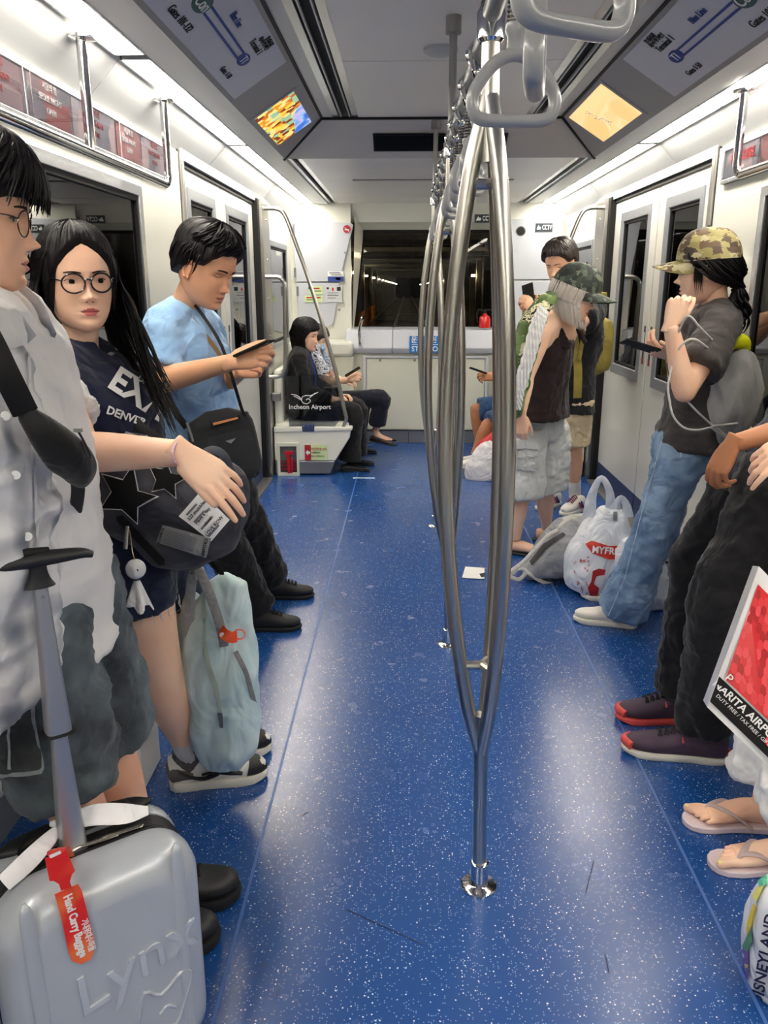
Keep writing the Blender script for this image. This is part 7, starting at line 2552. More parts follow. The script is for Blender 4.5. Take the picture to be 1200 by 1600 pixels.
for q in range(4):
    o_ = q * 5
    rope = [A(846 + o_ * .6, 478 + o_ * .6, 4.02), A(832 + o_, 505 + o_ * .5, 3.98), A(818 + o_, 560, 3.96), A(802 + o_, 610, 3.96), A(796 + o_, 640, 3.98)]
    pts = []
    base_ = catmull(rope, 12)
    rp = MB()
    for tw2 in (0, math.pi):
        rp.loft([p + np.array((.006 * math.cos(i * .9 + tw2), .006 * math.sin(i * .9 + tw2), 0)) for i, p in enumerate(base_)], .0065, seg=8, up=(0, 1, 0))
    rp.build('rope_handle', M_TXW, gb)

# ================= woman in camouflage cap by the right wall
J = J_(pel=A(1078, 690, 3.38), chest=A(1098, 570, 3.40), neck=A(1118, 482, 3.38),
       shL=A(1128, 512, 3.20), shR=A(1098, 506, 3.56), elL=A(1070, 612, 3.02), wrL=A(1048, 508, 3.02),
       elR=A(1062, 600, 3.62), wrR=A(1050, 556, 3.40),
       hipL=A(1070, 704, 3.30), hipR=A(1060, 700, 3.48), knL=A(1016, 838, 3.34), knR=A(1032, 832, 3.62),
       anL=(1.005, 3.43, .10), anR=(1.10, 3.74, .10))
hd = Head(A(1104, 420, 3.34), (-.93, .34, -.10), (0.0, 0, 1), 1.10, False)
cw, b = figure('woman in green camouflage cap, grey T-shirt and flared jeans by the right wall', J, SK_PALE, hd, k=.98, fat=1.0, arm_fat=1.05,
    hands=dict(L=dict(dir=(.25, .05, .95), back=(-.4, -.9, .0), tside=-1, curls=(.85, .95, 1.0, 1.0), thumb=(.4, .3), thumb_curl=.6, scale=.98),
               R=dict(dir=(-.85, -.3, .25), back=(-.2, -.55, -.8), tside=-1, curls=(.5, .6, .65, .7), thumb=(.5, -.1), thumb_curl=.3, scale=.98)), eyes_args=dict(open_=.4))
C_CHAR = cloth('charcoal_cotton', (72, 68, 68), fold=.5, fscale=7, var=.06, two=(62, 58, 58))
top_garment(J, cw, C_CHAR, .98, .020, .66, .074, hem=.03, hem_flare=.01, amp=.008, seed=41, name='tee_shirt', scale=7, sleeve_flare=.014, tors=dict(waist=.14, ch=.16))
C_JEAN = cloth('blue_denim', (146, 174, 204), .85, fold=.6, fscale=9, var=.25, two=(88, 120, 158), vscale=7, weave=.5)
jn = trousers(J, cw, C_JEAN, .98, r=(.108, .098, .085, .080, .086, .100, .112), end=2, seed=42, name='jeans', amp=.008, infl=.008, waist=.06, hem_up=.03, scale=9)
bv = bvh_of(jn)
st_m = mat('seam_pale', (170, 190, 210), .8)
sp_ = [(1036, 682), (1020, 740), (1003, 800), (990, 850), (975, 905), (950, 962)]
decal(bv, sp_ + [(x + 1.6, y) for x, y in reversed(sp_)], st_m, cw, 'seam', off=.003, step=7)
decal(bv, [(1066, 684), (1068, 684), (1064, 715), (1062, 716)], st_m, cw, 'seam', off=.003, step=6)
for s_ in 'LR':
    a_ = J['an' + s_]
    hl = V(a_.x + .06, a_.y - .01, 0)
    shoe(cw, hl, hl + V(-.275, .07 if s_ == 'L' else .05, 0), .050, .075, mat('shoe_cream_' + s_, (230, 226, 216), .5), M_SOLEW, .026)
M_CAMO = ramp_mat('camo_light', [(78, 66, 58), (150, 140, 88), (176, 166, 112), (118, 96, 74), (196, 188, 150), (100, 84, 70), (160, 150, 96)], 26, distort=1.4, bump=.2, vor=True, stretch=(1, 1, 1.8))
cp_ = cap(hd, cw, M_CAMO, None, .030, tilt=.03, size=1.04)
def line_pt(ph):
    a = abs(math.degrees(ph))
    return float(np.interp(a, [0, 25, 45, 62, 80, 100, 120, 150, 180], [.06, .05, .03, .0, -.01, -.01, -.05, -.07, -.08]))
hs = hd.shell(line_pt, .012, .003, 28, seed=12)
rr = random.Random(21)
# side hair gathered back to a low curly tail
tail0 = hd.w(.0, -.105, -.075)
for q in range(80):
    sd = rr.choice((-1, 1))
    az = sd * rr.uniform(62, 170)
    p0 = hd.w(*hd.surf(az, rr.uniform(-5, 26), .014))
    p1 = hd.w(*hd.surf(sd * min(175, abs(az) + 40), -20, .016))
    strand(hs, [p0, lerp(p0, p1, .5) + (lerp(p0, p1, .5) - hd.c) * .12, p1, tail0 + V(rr.uniform(-.02, .02), rr.uniform(-.02, .02), 0)], .009, .004, taper=False)
for q in range(70):
    a = rr.uniform(0, 6.28); ph0 = rr.uniform(0, 6.28)
    r0 = rr.uniform(.0, .040)
    pts = []
    L_ = rr.uniform(.14, .24)
    for j in range(8):
        u = j / 7
        cr = .014 * math.sin(u * math.pi)
        pts.append(tail0 + V(.006 * math.sin(u * 2.5) + r0 * math.cos(a) * math.sin(.5 + u * 2.3) + cr * math.cos(ph0 + u * 8), r0 * math.sin(a) * math.sin(.5 + u * 2.3) + cr * math.sin(ph0 + u * 8), -L_ * u))
    strand(hs, pts, .008, .005)
for q in range(5):
    p0 = hd.w(-.074, .035 - q * .006, .02)
    strand(hs, [p0, p0 + V(-.0, -.004, -.06), p0 + V(.01, -.006, -.12)], .004, .002)
hs.build('hair', M_HAIR, cw)
MB().loft([tail0 + V(.02 * math.cos(a), .02 * math.sin(a), -.01) for a in [2 * math.pi * q / 20 for q in range(20)]], .007, closed=True, seg=8).build('hair_tie', M_BLACK, cw)
phone('black phone held out by the woman in the green camouflage cap', A(1000, 541, 3.36), (.25, .30, .92), (-.92, -.05, .38), w=.075, h=.155)
# grey drawstring bag on her back
C_NYL = cloth('grey_nylon', (160, 160, 158), .45, fold=.7, fscale=8, var=.06, stretch=(1, 1, .5))
db = thing('drawstring_bag', 'grey nylon drawstring backpack on the woman in the camouflage cap', 'bag', A(1148, 620, 3.25))
mb = MB()
mb.loft([A(1150, 548, 3.22), A(1152, 562, 3.22), A(1150, 600, 3.22), A(1144, 640, 3.22), A(1136, 668, 3.24), A(1130, 690, 3.28)], [(.030, .03), (.06, .055), (.088, .075), (.085, .085), (.060, .06), (.035, .04)], up=(0, 1, 0), seg=28, sub=4)
me = remesh(mb, .008, 3); crease(me, .018, 9, 17, aniso=(1.8, 1.8, .4), sharp=1.3)
link('bag_body', me, C_NYL, db)
mb = MB()
for q in range(12):
    a = 2 * math.pi * q / 12
    c_ = A(1150, 550, 3.22)
    mb.capsule(c_ + V(.018 * math.cos(a), .018 * math.sin(a), 0), c_ + V(.034 * math.cos(a), .034 * math.sin(a), .022), .008, .005, seg=8)
mb.build('gathered_mouth', C_NYL, db)
yl = MB()
yl.loft([A(1136, 545, 3.19), A(1148, 534, 3.18), A(1162, 536, 3.19), A(1168, 548, 3.2)], [(.02, .012), (.03, .02), (.028, .02), (.012, .01)], up=(0, 1, 0), seg=12, sub=4)
tag(yl.build('folded_packet', mat('packet_yellow', (232, 236, 20), .5)), 'bright yellow packet sticking out of the grey drawstring bag', 'packet')
M_CORD = mat('cord_white', (214, 214, 210), .6, bump=.4, bscale=500)
for pts in ([(1140, 550, 3.17), (1120, 538, 3.10), (1094, 512, 2.98), (1075, 494, 2.95), (1060, 520, 3.0), (1057, 545, 3.05)],
            [(1136, 556, 3.17), (1110, 546, 3.05), (1085, 530, 2.98), (1066, 538, 2.98), (1054, 560, 3.0), (1044, 600, 3.0), (1046, 625, 3.0), (1052, 650, 3.0), (1068, 668, 3.02), (1090, 672, 3.06), (1118, 668, 3.12), (1134, 684, 3.16)],
            [(1061, 612, 3.0), (1084, 638, 3.04), (1110, 662, 3.1), (1134, 680, 3.16)],
            [(1134, 684, 3.16), (1112, 668, 3.10), (1130, 664, 3.12), (1156, 660, 3.15), (1168, 650, 3.18), (1178, 656, 3.2)]):
    MB().loft([A(*p) for p in pts], .0042, seg=8, sub=6, up=(0, 1, 0)).build('cord', M_CORD, db)

# ================= passenger in black trousers, cut off at the right edge
J = J_(pel=(1.15, 2.44, .93), chest=(1.28, 2.46, 1.20), neck=(1.30, 2.46, 1.44),
       shL=(1.27, 2.28, 1.40), shR=(1.27, 2.64, 1.40), elL=(1.235, 2.22, 1.18), wrL=A(1144, 694, 2.22),
       elR=(1.38, 2.72, 1.10), wrR=(1.30, 2.66, .90),
       hipL=(1.12, 2.36, .90), hipR=(1.12, 2.54, .90), knL=A(1128, 925, 2.32), knR=A(1092, 880, 2.60),
       anL=(.98, 2.365, .11), anR=(.985, 2.60, .11))
hd = Head((1.28, 2.46, 1.62), (-1, -.05, -.2), (0, 0, 1), 1.02, True)
bt, b = figure('passenger in black trousers and purple running shoes at the right edge', J, SK_TAN, hd, k=1.03,
    hands=dict(L=dict(dir=(-.38, .05, -.92), back=(-.85, -.5, .3), tside=-1, curls=(.45, .5, .55, .6), spread=.1, thumb=(.25, .6), thumb_curl=.25, scale=.92),
               R=simple_hand((-.3, -.2, -.9), (-1, 0, 0), 1)), eyes_args=dict(open_=.6), arm_fat=.95)
top_garment(J, bt, C_NAVY, 1.0, .012, .6, .072, hem=.06, hem_flare=.0, amp=.010, seed=51, name='shirt', scale=7)
trousers(J, bt, cloth('trouser_black_twill', (20, 20, 25), fold=.6, fscale=8, var=.15, stretch=(1, 1, .7)), 1.0, r=(.118, .108, .094, .088, .084, .082, .084), end=2, seed=52, amp=.009, infl=.02, waist=.05, hem_up=.0)
hd.shell(line_short, .018, .004, 24, top=.01, seed=24).build('hair', M_HAIR, bt)
M_PURP = mat('shoe_purple', (74, 56, 76), .65, bump=.35, bscale=160, var=.15, vscale=30)
M_CORAL = mat('shoe_coral', (226, 84, 78), .5)
for hl, to in (((1.06, 2.345, 0), (.735, 2.40, 0)), ((1.055, 2.60, 0), (.765, 2.60, 0))):
    r_, P = shoe(bt, hl, to, .054, .088, M_PURP, M_SOLEW if hl[1] < 2.5 else M_CORAL, .024, laces=M_SHOEB, nose=1.0)
    MB().loft([P(.92, -.035, .035), P(.985, 0, .040), P(.92, .035, .035)], [(.012, .016)] * 3, seg=10, sub=4, up=(0, 0, 1)).build('toe_bumper', M_CORAL, r_)
    MB().loft([P(-.01, -.03, .02), P(-.03, 0, .024), P(-.01, .03, .02)], [(.010, .014)] * 3, seg=10, sub=4, up=(0, 0, 1)).build('heel_bumper', M_CORAL, r_)
    for u in (.44, .52, .60):
        for sd in (-1, 1):
            MB().loft([P(u, sd * .042, .070 - (u - .44) * .12), P(u + .01, sd * .030, .084 - (u - .44) * .14)], .0035, seg=6, up=(0, 0, 1)).build('lace_loop', M_CORAL, r_)
    MB().cbox(P(.72, .046, .05), (.03, .004, .006)).build('logo_mark', M_TXW, r_, smooth=0)

# ================= passenger in flip-flops, cut off at the right edge
J = J_(pel=(1.24, 1.92, .86), chest=(1.32, 1.92, 1.12), neck=(1.32, 1.92, 1.34),
       shL=(1.31, 1.75, 1.31), shR=(1.31, 2.09, 1.31), elL=(1.27, 1.68, 1.04), wrL=(1.12, 1.70, .90),
       elR=(1.24, 2.16, 1.06), wrR=A(1248, 688, 2.06),
       hipL=(1.20, 1.84, .83), hipR=(1.20, 2.01, .83), knL=(1.10, 1.82, .46), knR=(1.10, 2.00, .46),
       anL=(1.04, 1.83, .085), anR=(1.03, 2.005, .085))
hd = Head((1.30, 1.92, 1.52), (-1, -.1, -.15), (0, 0, 1), .98, False)
ff, b = figure('passenger in white wide trousers and pale pink flip-flops at the right edge', J, SK_PALE, hd, k=.95,
    hands=dict(R=dict(dir=(-.85, -.1, -.5), back=(-.3, -.7, .6), tside=1, curls=(.25, .4, .5, .5), thumb=(.6, .1), scale=.95),
               L=simple_hand((-.3, -.2, -.9), (-1, 0, 0), -1)), eyes_args=dict(open_=.6))
top_garment(J, ff, C_WHITE, .95, .02, 1.3, .064, hem=.03, amp=.006, seed=61, name='blouse')
C_WPANT = cloth('white_linen', (232, 232, 232), fold=.6, fscale=9, var=.02, stretch=(1, 1, .6))
trousers(J, ff, C_WPANT, .95, r=(.11, .11, .115, .125, .128, .128, .13), end=1.78, seed=62, amp=.012, infl=.02, waist=.05)
hs = hd.shell(line_bob, .016, .003, 26, seed=6); hs.build('hair', M_HAIR, ff)
M_FLIP = mat('flip_pink', (226, 208, 212), .5)
M_FLIPS = mat('flip_strap', (196, 176, 174), .45)
M_NAIL = mat('nail_yellow', (250, 232, 150), .3)
for a_, yt in ((J['anL'], -.005), (J['anR'], .0)):
    hl = V(a_.x + .045, a_.y + .00, 0)
    d_ = V(-1, .04 + yt, 0).normalized()
    sd_ = V(d_.y, -d_.x, 0) * -1
    L_ = .265
    so = MB()
    # sole outline extruded
    prof = [(0, .0), (.02, .55), (.1, .82), (.3, .78), (.5, .80), (.7, 1.0), (.85, .98), (.94, .75), (.985, .4), (1, 0)]
    out = [(u, v) for u, v in prof] + [(u, -v) for u, v in prof[-2:0:-1]]
    pp = [hl + d_ * (u * L_) + sd_ * (v * .048) for u, v in out]
    so.prism(pp, (0, 0, .020))
    sr = so.build('flip_flop', M_FLIP, ff, smooth=50, bevel=.004)
    fine = []
    fm_ = MB()
    fm_.loft([a_ + V(0, 0, .02), hl + d_ * .035 + V(0, 0, .055), hl + d_ * .09 + V(0, 0, .055), hl + d_ * .15 + V(0, 0, .042), hl + d_ * .195 + V(0, 0, .034)], [(.032, .034), (.030, .036), (.032, .034), (.040, .024), (.042, .015)], up=(0, 0, 1), seg=20, sub=4)
    fm_.ball(hl + d_ * .03 + V(0, 0, .045), (.03, .03, .026))
    toes = []
    inner = 1 if a_ is J['anL'] else -1       # big toe on the inner side
    for q in range(5):
        v = inner * (.030 - q * .0155)
        r = .0115 if q == 0 else .0078 - .0004 * q
        Lq = (.048, .046, .042, .036, .030)[q]
        b0 = hl + d_ * (.190 - .003 * q) + sd_ * v * .95 + V(0, 0, .034)
        tip = hl + d_ * (.196 + Lq - .005 * q) + sd_ * v * 1.08 + V(0, 0, .030)
        mid = lerp(b0, tip, .5) + V(0, 0, .004)
        fm_.capsule(b0, mid, r, r * .95, seg=12)
        fm_.capsule(mid, tip, r * .95, r, seg=12)
        toes.append((tip, r))
    me = remesh(fm_, .0028, 3)
    link('foot', me, SK_PALE, ff)
    for tip, r in toes:
        MB().ball(tip + V(0, 0, r * .72) + d_ * .001, (r * .75, r * .6, r * .32), seg=10, rings=6).build('toenail', M_NAIL if r > .01 else mat('nail_bare', (236, 196, 176), .3), ff)
    post = hl + d_ * .200 + sd_ * inner * .018
    for v in (1, -1):
        MB().loft([post + V(0, 0, .022), post + V(0, 0, .052) - d_ * .012, hl + d_ * .14 + sd_ * v * .030 + V(0, 0, .060), hl + d_ * .085 + sd_ * v * .044 + V(0, 0, .022)], [(.004, .004), (.008, .004), (.010, .0035), (.010, .0035)], up=(0, 0, 1), seg=10, sub=5).build('strap', M_FLIPS, sr)
# ============================================================ LUGGAGE AND BAGS
# ---- grey hard-shell suitcase
SC = V(-.585, 1.235, 0)
ang = math.radians(37)
Rs = Matrix.Rotation(ang, 3, 'Z')
def S(x, y, z):
    return SC + Rs @ V(x, y, 0) + V(0, 0, z)
M_SHELL = mat('suitcase_silver', (184, 190, 198), .34, metal=.2, coat=.35, var=.03, vscale=3, bump=.02, bscale=300)
M_ZIPT = mat('zip_black', (14, 14, 16), .55, bump=.5, bscale=300, bdist=.001)
su = thing('suitcase', 'silver grey hard-shell cabin suitcase with embossed lettering, front left', 'suitcase', SC)
def rrect(w, z0, z1, r, n=8):
    pts = []
    for cx_, cz_, a0 in ((w - r, z1 - r, 0), (-w + r, z1 - r, 90), (-w + r, z0 + r, 180), (w - r, z0 + r, 270)):
        for q in range(n + 1):
            a = math.radians(a0 + 90 * q / n)
            pts.append((cx_ + r * math.cos(a), cz_ + r * math.sin(a)))
    return pts
def shell_part(ys, name, m, close0=True, close1=True):
    """ys: list of (y, inset, radius)"""
    mb = MB()
    rings = [[S(x, y, z) for x, z in rrect(.180 - g, .045 + g, .525 - g, r)] for y, g, r in ys]
    n = len(rings[0])
    vs = [p for r_ in rings for p in r_]
    fs = []
    for i in range(len(rings) - 1):
        for q in range(n):
            l = (q + 1) % n
            fs.append((i * n + q, i * n + l, (i + 1) * n + l, (i + 1) * n + q))
    if close0:
        fs.append(tuple(reversed(range(n))))
    if close1:
        fs.append(tuple((len(rings) - 1) * n + q for q in range(n)))
    mb.add(vs, fs)
    return mb.build(name, m, su, smooth=40)
front = shell_part([(-.128, .060, .05), (-.127, .050, .055), (-.120, .030, .065), (-.105, .012, .075), (-.085, .003, .08), (-.055, 0, .085), (-.038, .002, .085)], 'front_shell', M_SHELL)
shell_part([(-.038, .006, .08), (-.030, .002, .085), (-.020, .006, .08), (-.010, .001, .085), (.0, .006, .08), (.010, .002, .085), (.016, .006, .08)], 'zip_band', M_ZIPT, False, False)
shell_part([(.016, .002, .085), (.025, 0, .085), (.045, .0, .085), (.062, .008, .08), (.073, .02, .07), (.079, .045, .055)], 'rear_shell', M_SHELL)
for q in (-1, 1):
    MB().loft([S(-.16, -.038 + 0, .0), S(-.16, -.038, .0)], .001).v
# raised vertical flutes on the front shell
for x, z0, z1 in ((-.128, .10, .50), (.128, .10, .50)):
    mb = MB()
    mb.loft([S(x, -.120, z1 + .035), S(x, -.1255, z1), S(x * .98, -.127, (z0 + z1) / 2), S(x, -.1255, z0)], [(.003, .002), (.012, .005), (.013, .005), (.010, .004)], up=tuple(Rs @ V(0, -1, 0)), seg=12, sub=4)
    mb.build('shell_rib', M_SHELL, su)
# embossed lettering
def semb(body, size, x, z, rot, nm='embossed_lettering', ex=.003, shear=.15, bold=.0):
    me = text_mesh(body, size, ex, bold, 'CENTER', 1.0, shear)
    xd = Rs @ V(math.cos(rot), 0, 0) + V(0, 0, math.sin(rot))
    yd = Rs @ V(-math.sin(rot), 0, 0) + V(0, 0, math.cos(rot))
    zd = xd.cross(yd)
    T = Matrix.Translation(S(x, -.1285, z)) @ Matrix((xd, yd, zd)).transposed().to_4x4()
    me.transform(T)
    me.materials.clear()
    return link(nm, me, M_SHELL, su, bevel=.0012)
M_EMB = mat('suitcase_emboss', (200, 205, 212), .22, metal=.3, coat=.4)
lx = semb('Lynx', .118, .035, .325, .20)
lx.data.materials[0] = M_EMB
# lynx-like emblem outline, kept as a plain pointed outline
mb = MB()
em = [(.03, .20), (.045, .255), (.075, .232), (.12, .262), (.135, .245), (.118, .19), (.10, .15), (.05, .14), (.02, .12)]
mb.loft([S(x, -.1285, z) for x, z in em], .0035, up=tuple(Rs @ V(0, -1, 0)), seg=8, sub=3)
mb.loft([S(x, -.1285, z) for x, z in ((.07, .19), (.085, .20), (.10, .188))], .003, seg=8, sub=4, up=tuple(Rs @ V(0, -1, 0)))
mb.build('embossed_emblem', M_EMB, su, kind='stuff')
# top: black grip tray and carry handle, telescopic bars
mb = MB()
mb.loft([S(-.14, .045, 0.522), S(-.10, .047, 0.526), S(.0, .048, 0.528), S(.10, .047, 0.526), S(.14, .045, 0.522)], [(.006, .006), (.024, .010), (.027, .011), (.024, .010), (.006, .006)], up=(0, 0, 1), seg=18, sub=4)
mb.build('handle_tray', M_ZIPT, su)
mb = MB()
mb.loft([S(-.10, .035, 0.520), S(-.085, .03, 0.545), S(.0, .028, 0.552), S(.085, .03, 0.545), S(.10, .035, 0.520)], [(.016, .006)] * 5, up=(0, 0, 1), seg=14, sub=4)
mb.build('carry_handle', M_BLACK, su)
M_ALUH = mat('handle_aluminium', (176, 178, 184), .38, metal=.85)
bx = onz(112, 1312, .535)
hx = at(112, 1312, 1.30)
base_x, base_y = -0.550, 1.245
# position of the bar read on the tray
bar = V(bx.x, bx.y, 0)
def flatbar(z0, z1, w, t, nm, m):
    mb = MB()
    mb.loft([V(bar.x, bar.y, z0), V(bar.x, bar.y, z1)], (w, t), up=tuple(Rs @ V(0, 1, 0)), seg=20, sup=.55)
    return mb.build(nm, m, su)
ztop = 1.500 - (908 - 448) * (bar.y * math.cos(PITCH) + .11) / (1250 / math.cos(PITCH))
zmid = 1.500 - (1145 - 448) * (bar.y * math.cos(PITCH) + .20) / (1250 / math.cos(PITCH))
flatbar(.50, zmid, .0255, .0125, 'lower_bar', M_ALUH)
flatbar(zmid - .003, ztop, .0215, .0100, 'upper_bar', M_ALUH)
flatbar(zmid - .006, zmid + .004, .0265, .0135, 'bar_collar', M_BLACK)
gx = Rs @ V(1, .0, 0)
mb = MB()
G0 = V(bar.x, bar.y, ztop + .024)
mb.loft([G0 - gx * .088 - V(0, 0, .006), G0 - gx * .07, G0 - gx * .03 + V(0, 0, .002), G0 + V(0, 0, .003), G0 + gx * .03 + V(0, 0, .002), G0 + gx * .07, G0 + gx * .088 - V(0, 0, .006)],
        [(.006, .006), (.012, .009), (.015, .012), (.016, .013), (.015, .012), (.012, .009), (.006, .006)], up=(0, 0, 1), seg=18, sub=4)
mb.build('handle_grip', M_SHOEB, su)
mb = MB()
mb.loft([G0 - V(0, 0, .045), G0 - V(0, 0, .03), G0 - V(0, 0, .012), G0], [(.025, .013), (.017, .011), (.014, .011), (.020, .012)], up=tuple(Rs @ V(0, 1, 0)), seg=18, sub=4)
mb.build('grip_stem', M_SHOEB, su)
MB().loft([G0 + gx * -.020 + V(0, 0, .014), G0 + gx * .020 + V(0, 0, .014)], (.010, .006), up=(0, 0, 1), seg=14, sup=.6).build('release_button', M_BLACK, su)
MB().lathe(V(bar.x, bar.y, ztop - .035) - Rs @ V(0, .0095, 0), [(0, .004), (.002, .003)], tuple(Rs @ V(0, -1, 0)), 12).build('rivet', M_CHROME, su)
text('Lynx', .026, V(bar.x, bar.y, ztop - .17) + Rs @ V(0, -.0102, 0), (0, 0, -1), Rs @ V(1, 0, 0), M_TXB, su, bold=.0004)
MB().frame([V(bar.x, bar.y, ztop - .105) + Rs @ V(a, -.0104, b_) for a, b_ in ((-.007, 0), (.007, 0), (.007, -.016), (-.007, -.016))], [V(bar.x, bar.y, ztop - .105) + Rs @ V(a, -.0104, b_) for a, b_ in ((-.0055, -.0015), (.0055, -.0015), (.0055, -.0145), (-.0055, -.0145))], Rs @ V(0, -.0003, 0)).build('bar_emblem', M_TXB, su, smooth=0)
# zip pullers
for q, (x, dz) in enumerate(((.0, 0), (.045, .002))):
    mb = MB()
    mb.loft([S(x - .03, -.022, 0.528), S(x - .015, -.026, 0.533), S(x + .005, -.030, 0.533), S(x + .045, -.030, 0.531), S(x + .055, -.028, 0.530)], [(.007, .0022), (.006, .002), (.005, .0018), (.0065, .0018), (.004, .0018)], up=(0, 0, 1), seg=10, sub=3)
    mb.build('zip_pull', mat('zip_nickel_%d' % q, (196, 192, 176), .25, metal=1), su)
# wheels
for sx in (-1, 1):
    for sy in (-1, 1):
        c_ = S(sx * .14, sy * .07, .024)
        MB().lathe(c_ - Rs @ V(.012, 0, 0), [(0, .020), (.002, .024), (.022, .024), (.024, .020)], tuple(Rs @ V(1, 0, 0)), 20).build('wheel', M_SOLEB, su)
        MB().box((-.018, -.018, .02), (.018, .018, .05), 0, Matrix.Translation(c_ - V(0, 0, .024)) @ Rs.to_4x4()).build('wheel_fork', M_BLACK, su, smooth=0)
# white ribbon tied to the handle
rb_ = thing('ribbon', 'white satin ribbon tied round the suitcase carry handle', 'ribbon', S(-.03, .02, .59))
C_SAT = cloth('satin_white', (236, 236, 240), .35, fold=.5, fscale=12, var=.02)
mb = MB()
mb.loft([S(-.03, .015, 0.560), S(-.005, .005, 0.566), S(.03, .0, 0.564), S(.075, -.016, 0.556), S(.115, -.020, 0.548)], [(.006, .006), (.015, .005), (.019, .003), (.018, .0015), (.008, .001)], up=tuple(Rs @ V(0, -.75, .66)), seg=12, sub=4)
mb.build('ribbon_tail', C_SAT, rb_)
mb = MB()
mb.loft([S(-.03, .015, 0.560), S(-.06, -.008, 0.556), S(-.10, -.03, 0.545), S(-.145, -.045, 0.530)], [(.006, .006), (.013, .004), (.017, .0015), (.015, .001)], up=tuple(Rs @ V(0, -.75, .66)), seg=12, sub=4)
mb.build('ribbon_tail', C_SAT, rb_)
mb = MB()
mb.ball(S(-.028, .016, 0.562), (.016, .011, .011), seg=18, rings=12)
mb.loft([S(-.05, .02, 0.565), S(-.03, .01, 0.572), S(-.01, .012, 0.566)], .006, seg=8, sub=3)
me = remesh(mb, .003, 2); crease(me, .002, 60, 2)
link('knot', me, C_SAT, rb_)
# orange-red strap tag with lettering
def tag_mat():
    m, nt, N, L, P = _nodes('tag_print')
    P.inputs['Roughness'].default_value = .35
    tc = N.new('ShaderNodeTexCoord'); sep = N.new('ShaderNodeSeparateXYZ'); L.new(tc.outputs['Object'], sep.inputs[0])
    n = N.new('ShaderNodeTexNoise'); n.inputs['Scale'].default_value = 9
    L.new(tc.outputs['Object'], n.inputs['Vector'])
    r = N.new('ShaderNodeValToRGB')
    r.color_ramp.elements[0].position = .42; r.color_ramp.elements[0].color = srgb((228, 38, 28))
    r.color_ramp.elements[1].position = .62; r.color_ramp.elements[1].color = srgb((250, 132, 66))
    L.new(n.outputs['Fac'], r.inputs['Fac']); L.new(r.outputs['Color'], P.inputs['Base Color'])
    return m
M_TAG2 = tag_mat()
lt_ = thing('luggage_tag', 'orange red hand carry baggage strap tag looped on the suitcase handle', 'tag', S(-.09, -.06, .55))
def tp(px, py, y):
    """point of the tag: local y measured from the shell front"""
    return None
# upper looped part and lower tongue, following the front of the case
def onshell(px, py, off):
    """hit the plane in front of the shell"""
    n = Rs @ V(0, -1, 0)
    p0 = S(0, -.128 - off, 0)
    d = _ray(px, py)
    t = (p0 - EYE).dot(n) / d.dot(n)
    return EYE + d * t
low = [(85, 1397), (122, 1381), (128, 1392), (146, 1465), (148, 1482), (142, 1498), (127, 1506), (113, 1502), (107, 1488), (97, 1440)]
nrm = Rs @ V(0, -1, 0)
MB().prism([onshell(x, y, .004) for x, y in low], nrm * .0012).build('tag_tongue', M_TAG2, lt_, smooth=0)
upo = [(70, 1341), (103, 1326), (117, 1360), (112, 1366), (109, 1377), (112, 1386), (95, 1391), (92, 1381), (84, 1376), (77, 1376)]
U0 = [onshell(x, y, .012) for x, y in upo]
MB().prism(U0, nrm * .0012).build('tag_loop', M_TAG2, lt_, smooth=0)
MB().loft([onshell(88, 1333, .012), onshell(88, 1328, -.02), onshell(96, 1326, -.06), onshell(104, 1340, -.10)], (.014, .0012), up=(0, 0, 1), seg=8, sub=4).build('tag_band', M_TAG2, lt_)
MB().prism([onshell(x, y, .014) for x, y in ((76, 1337), (94, 1329), (96, 1333), (79, 1341))], nrm * .0006).build('tag_print', M_TXW, lt_, smooth=0)
a0, a1 = onshell(104, 1396, .0055), onshell(132, 1498, .0055)
xd = (a1 - a0).normalized()
yd = nrm.cross(xd) * 1
text('Hand Carry Baggage', .0188, lerp(a0, a1, .49) - yd * 0.0, xd, yd, M_TXW, lt_, extrude=.0003, bold=.0006, lift=.0006, sx=.86)
text('기내용대수하물', .0135, lerp(a0, a1, .70) + yd * .0145, xd, yd, M_TXW, lt_, extrude=.0003, lift=.0006, bold=.0003, sx=.8)

# ---- heap by the right doors
C_GBP = cloth('grey_pack_nylon', (150, 152, 158), .6, fold=.7, fscale=9, var=.1, two=(124, 126, 132))
gp = thing('backpack', 'grey nylon backpack lying on the floor beside the white carrier bags', 'bag', onz(860, 900, 0))
b0 = onz(868, 905, 0)
mb = MB()
mb.loft([b0 + V(-.17, 0, .035), b0 + V(-.10, .01, .07), b0 + V(.0, .02, .13), b0 + V(.09, .04, .17), b0 + V(.16, .06, .16), b0 + V(.19, .08, .10)], [(.05, .03), (.11, .06), (.15, .12), (.16, .16), (.15, .155), (.08, .08)], up=(0, 0, 1), seg=28, sub=4, sup=.9)
me = remesh(mb, .010, 4)
crease(me, .014, 6, 31, sharp=1.2)
co = np.empty(len(me.vertices) * 3); me.vertices.foreach_get('co', co); co = co.reshape(-1, 3); co[:, 2] = np.maximum(co[:, 2], .002); me.vertices.foreach_set('co', co.ravel()); me.update()
gpo = link('bag_body', me, C_GBP, gp)
bv = bvh_of(gpo)
M_GPD = mat('pack_trim_dark', (44, 46, 50), .6)
M_GPL = cloth('pack_strap_light', (196, 194, 188), .6, fold=.3)
decal(bv, [(828, 878), (850, 850), (880, 832), (884, 836), (856, 856), (832, 884)], M_GPD, gp, 'zip', off=.004, step=5)
MB().loft([A(872, 838, b0.y - .02), A(876, 822, b0.y - .02), A(892, 812, b0.y), A(908, 818, b0.y), A(908, 836, b0.y), A(895, 842, b0.y - .03)], (.012, .004), up=(0, -1, .3), seg=8, sub=5).build('grab_loop', M_GPL, gp)
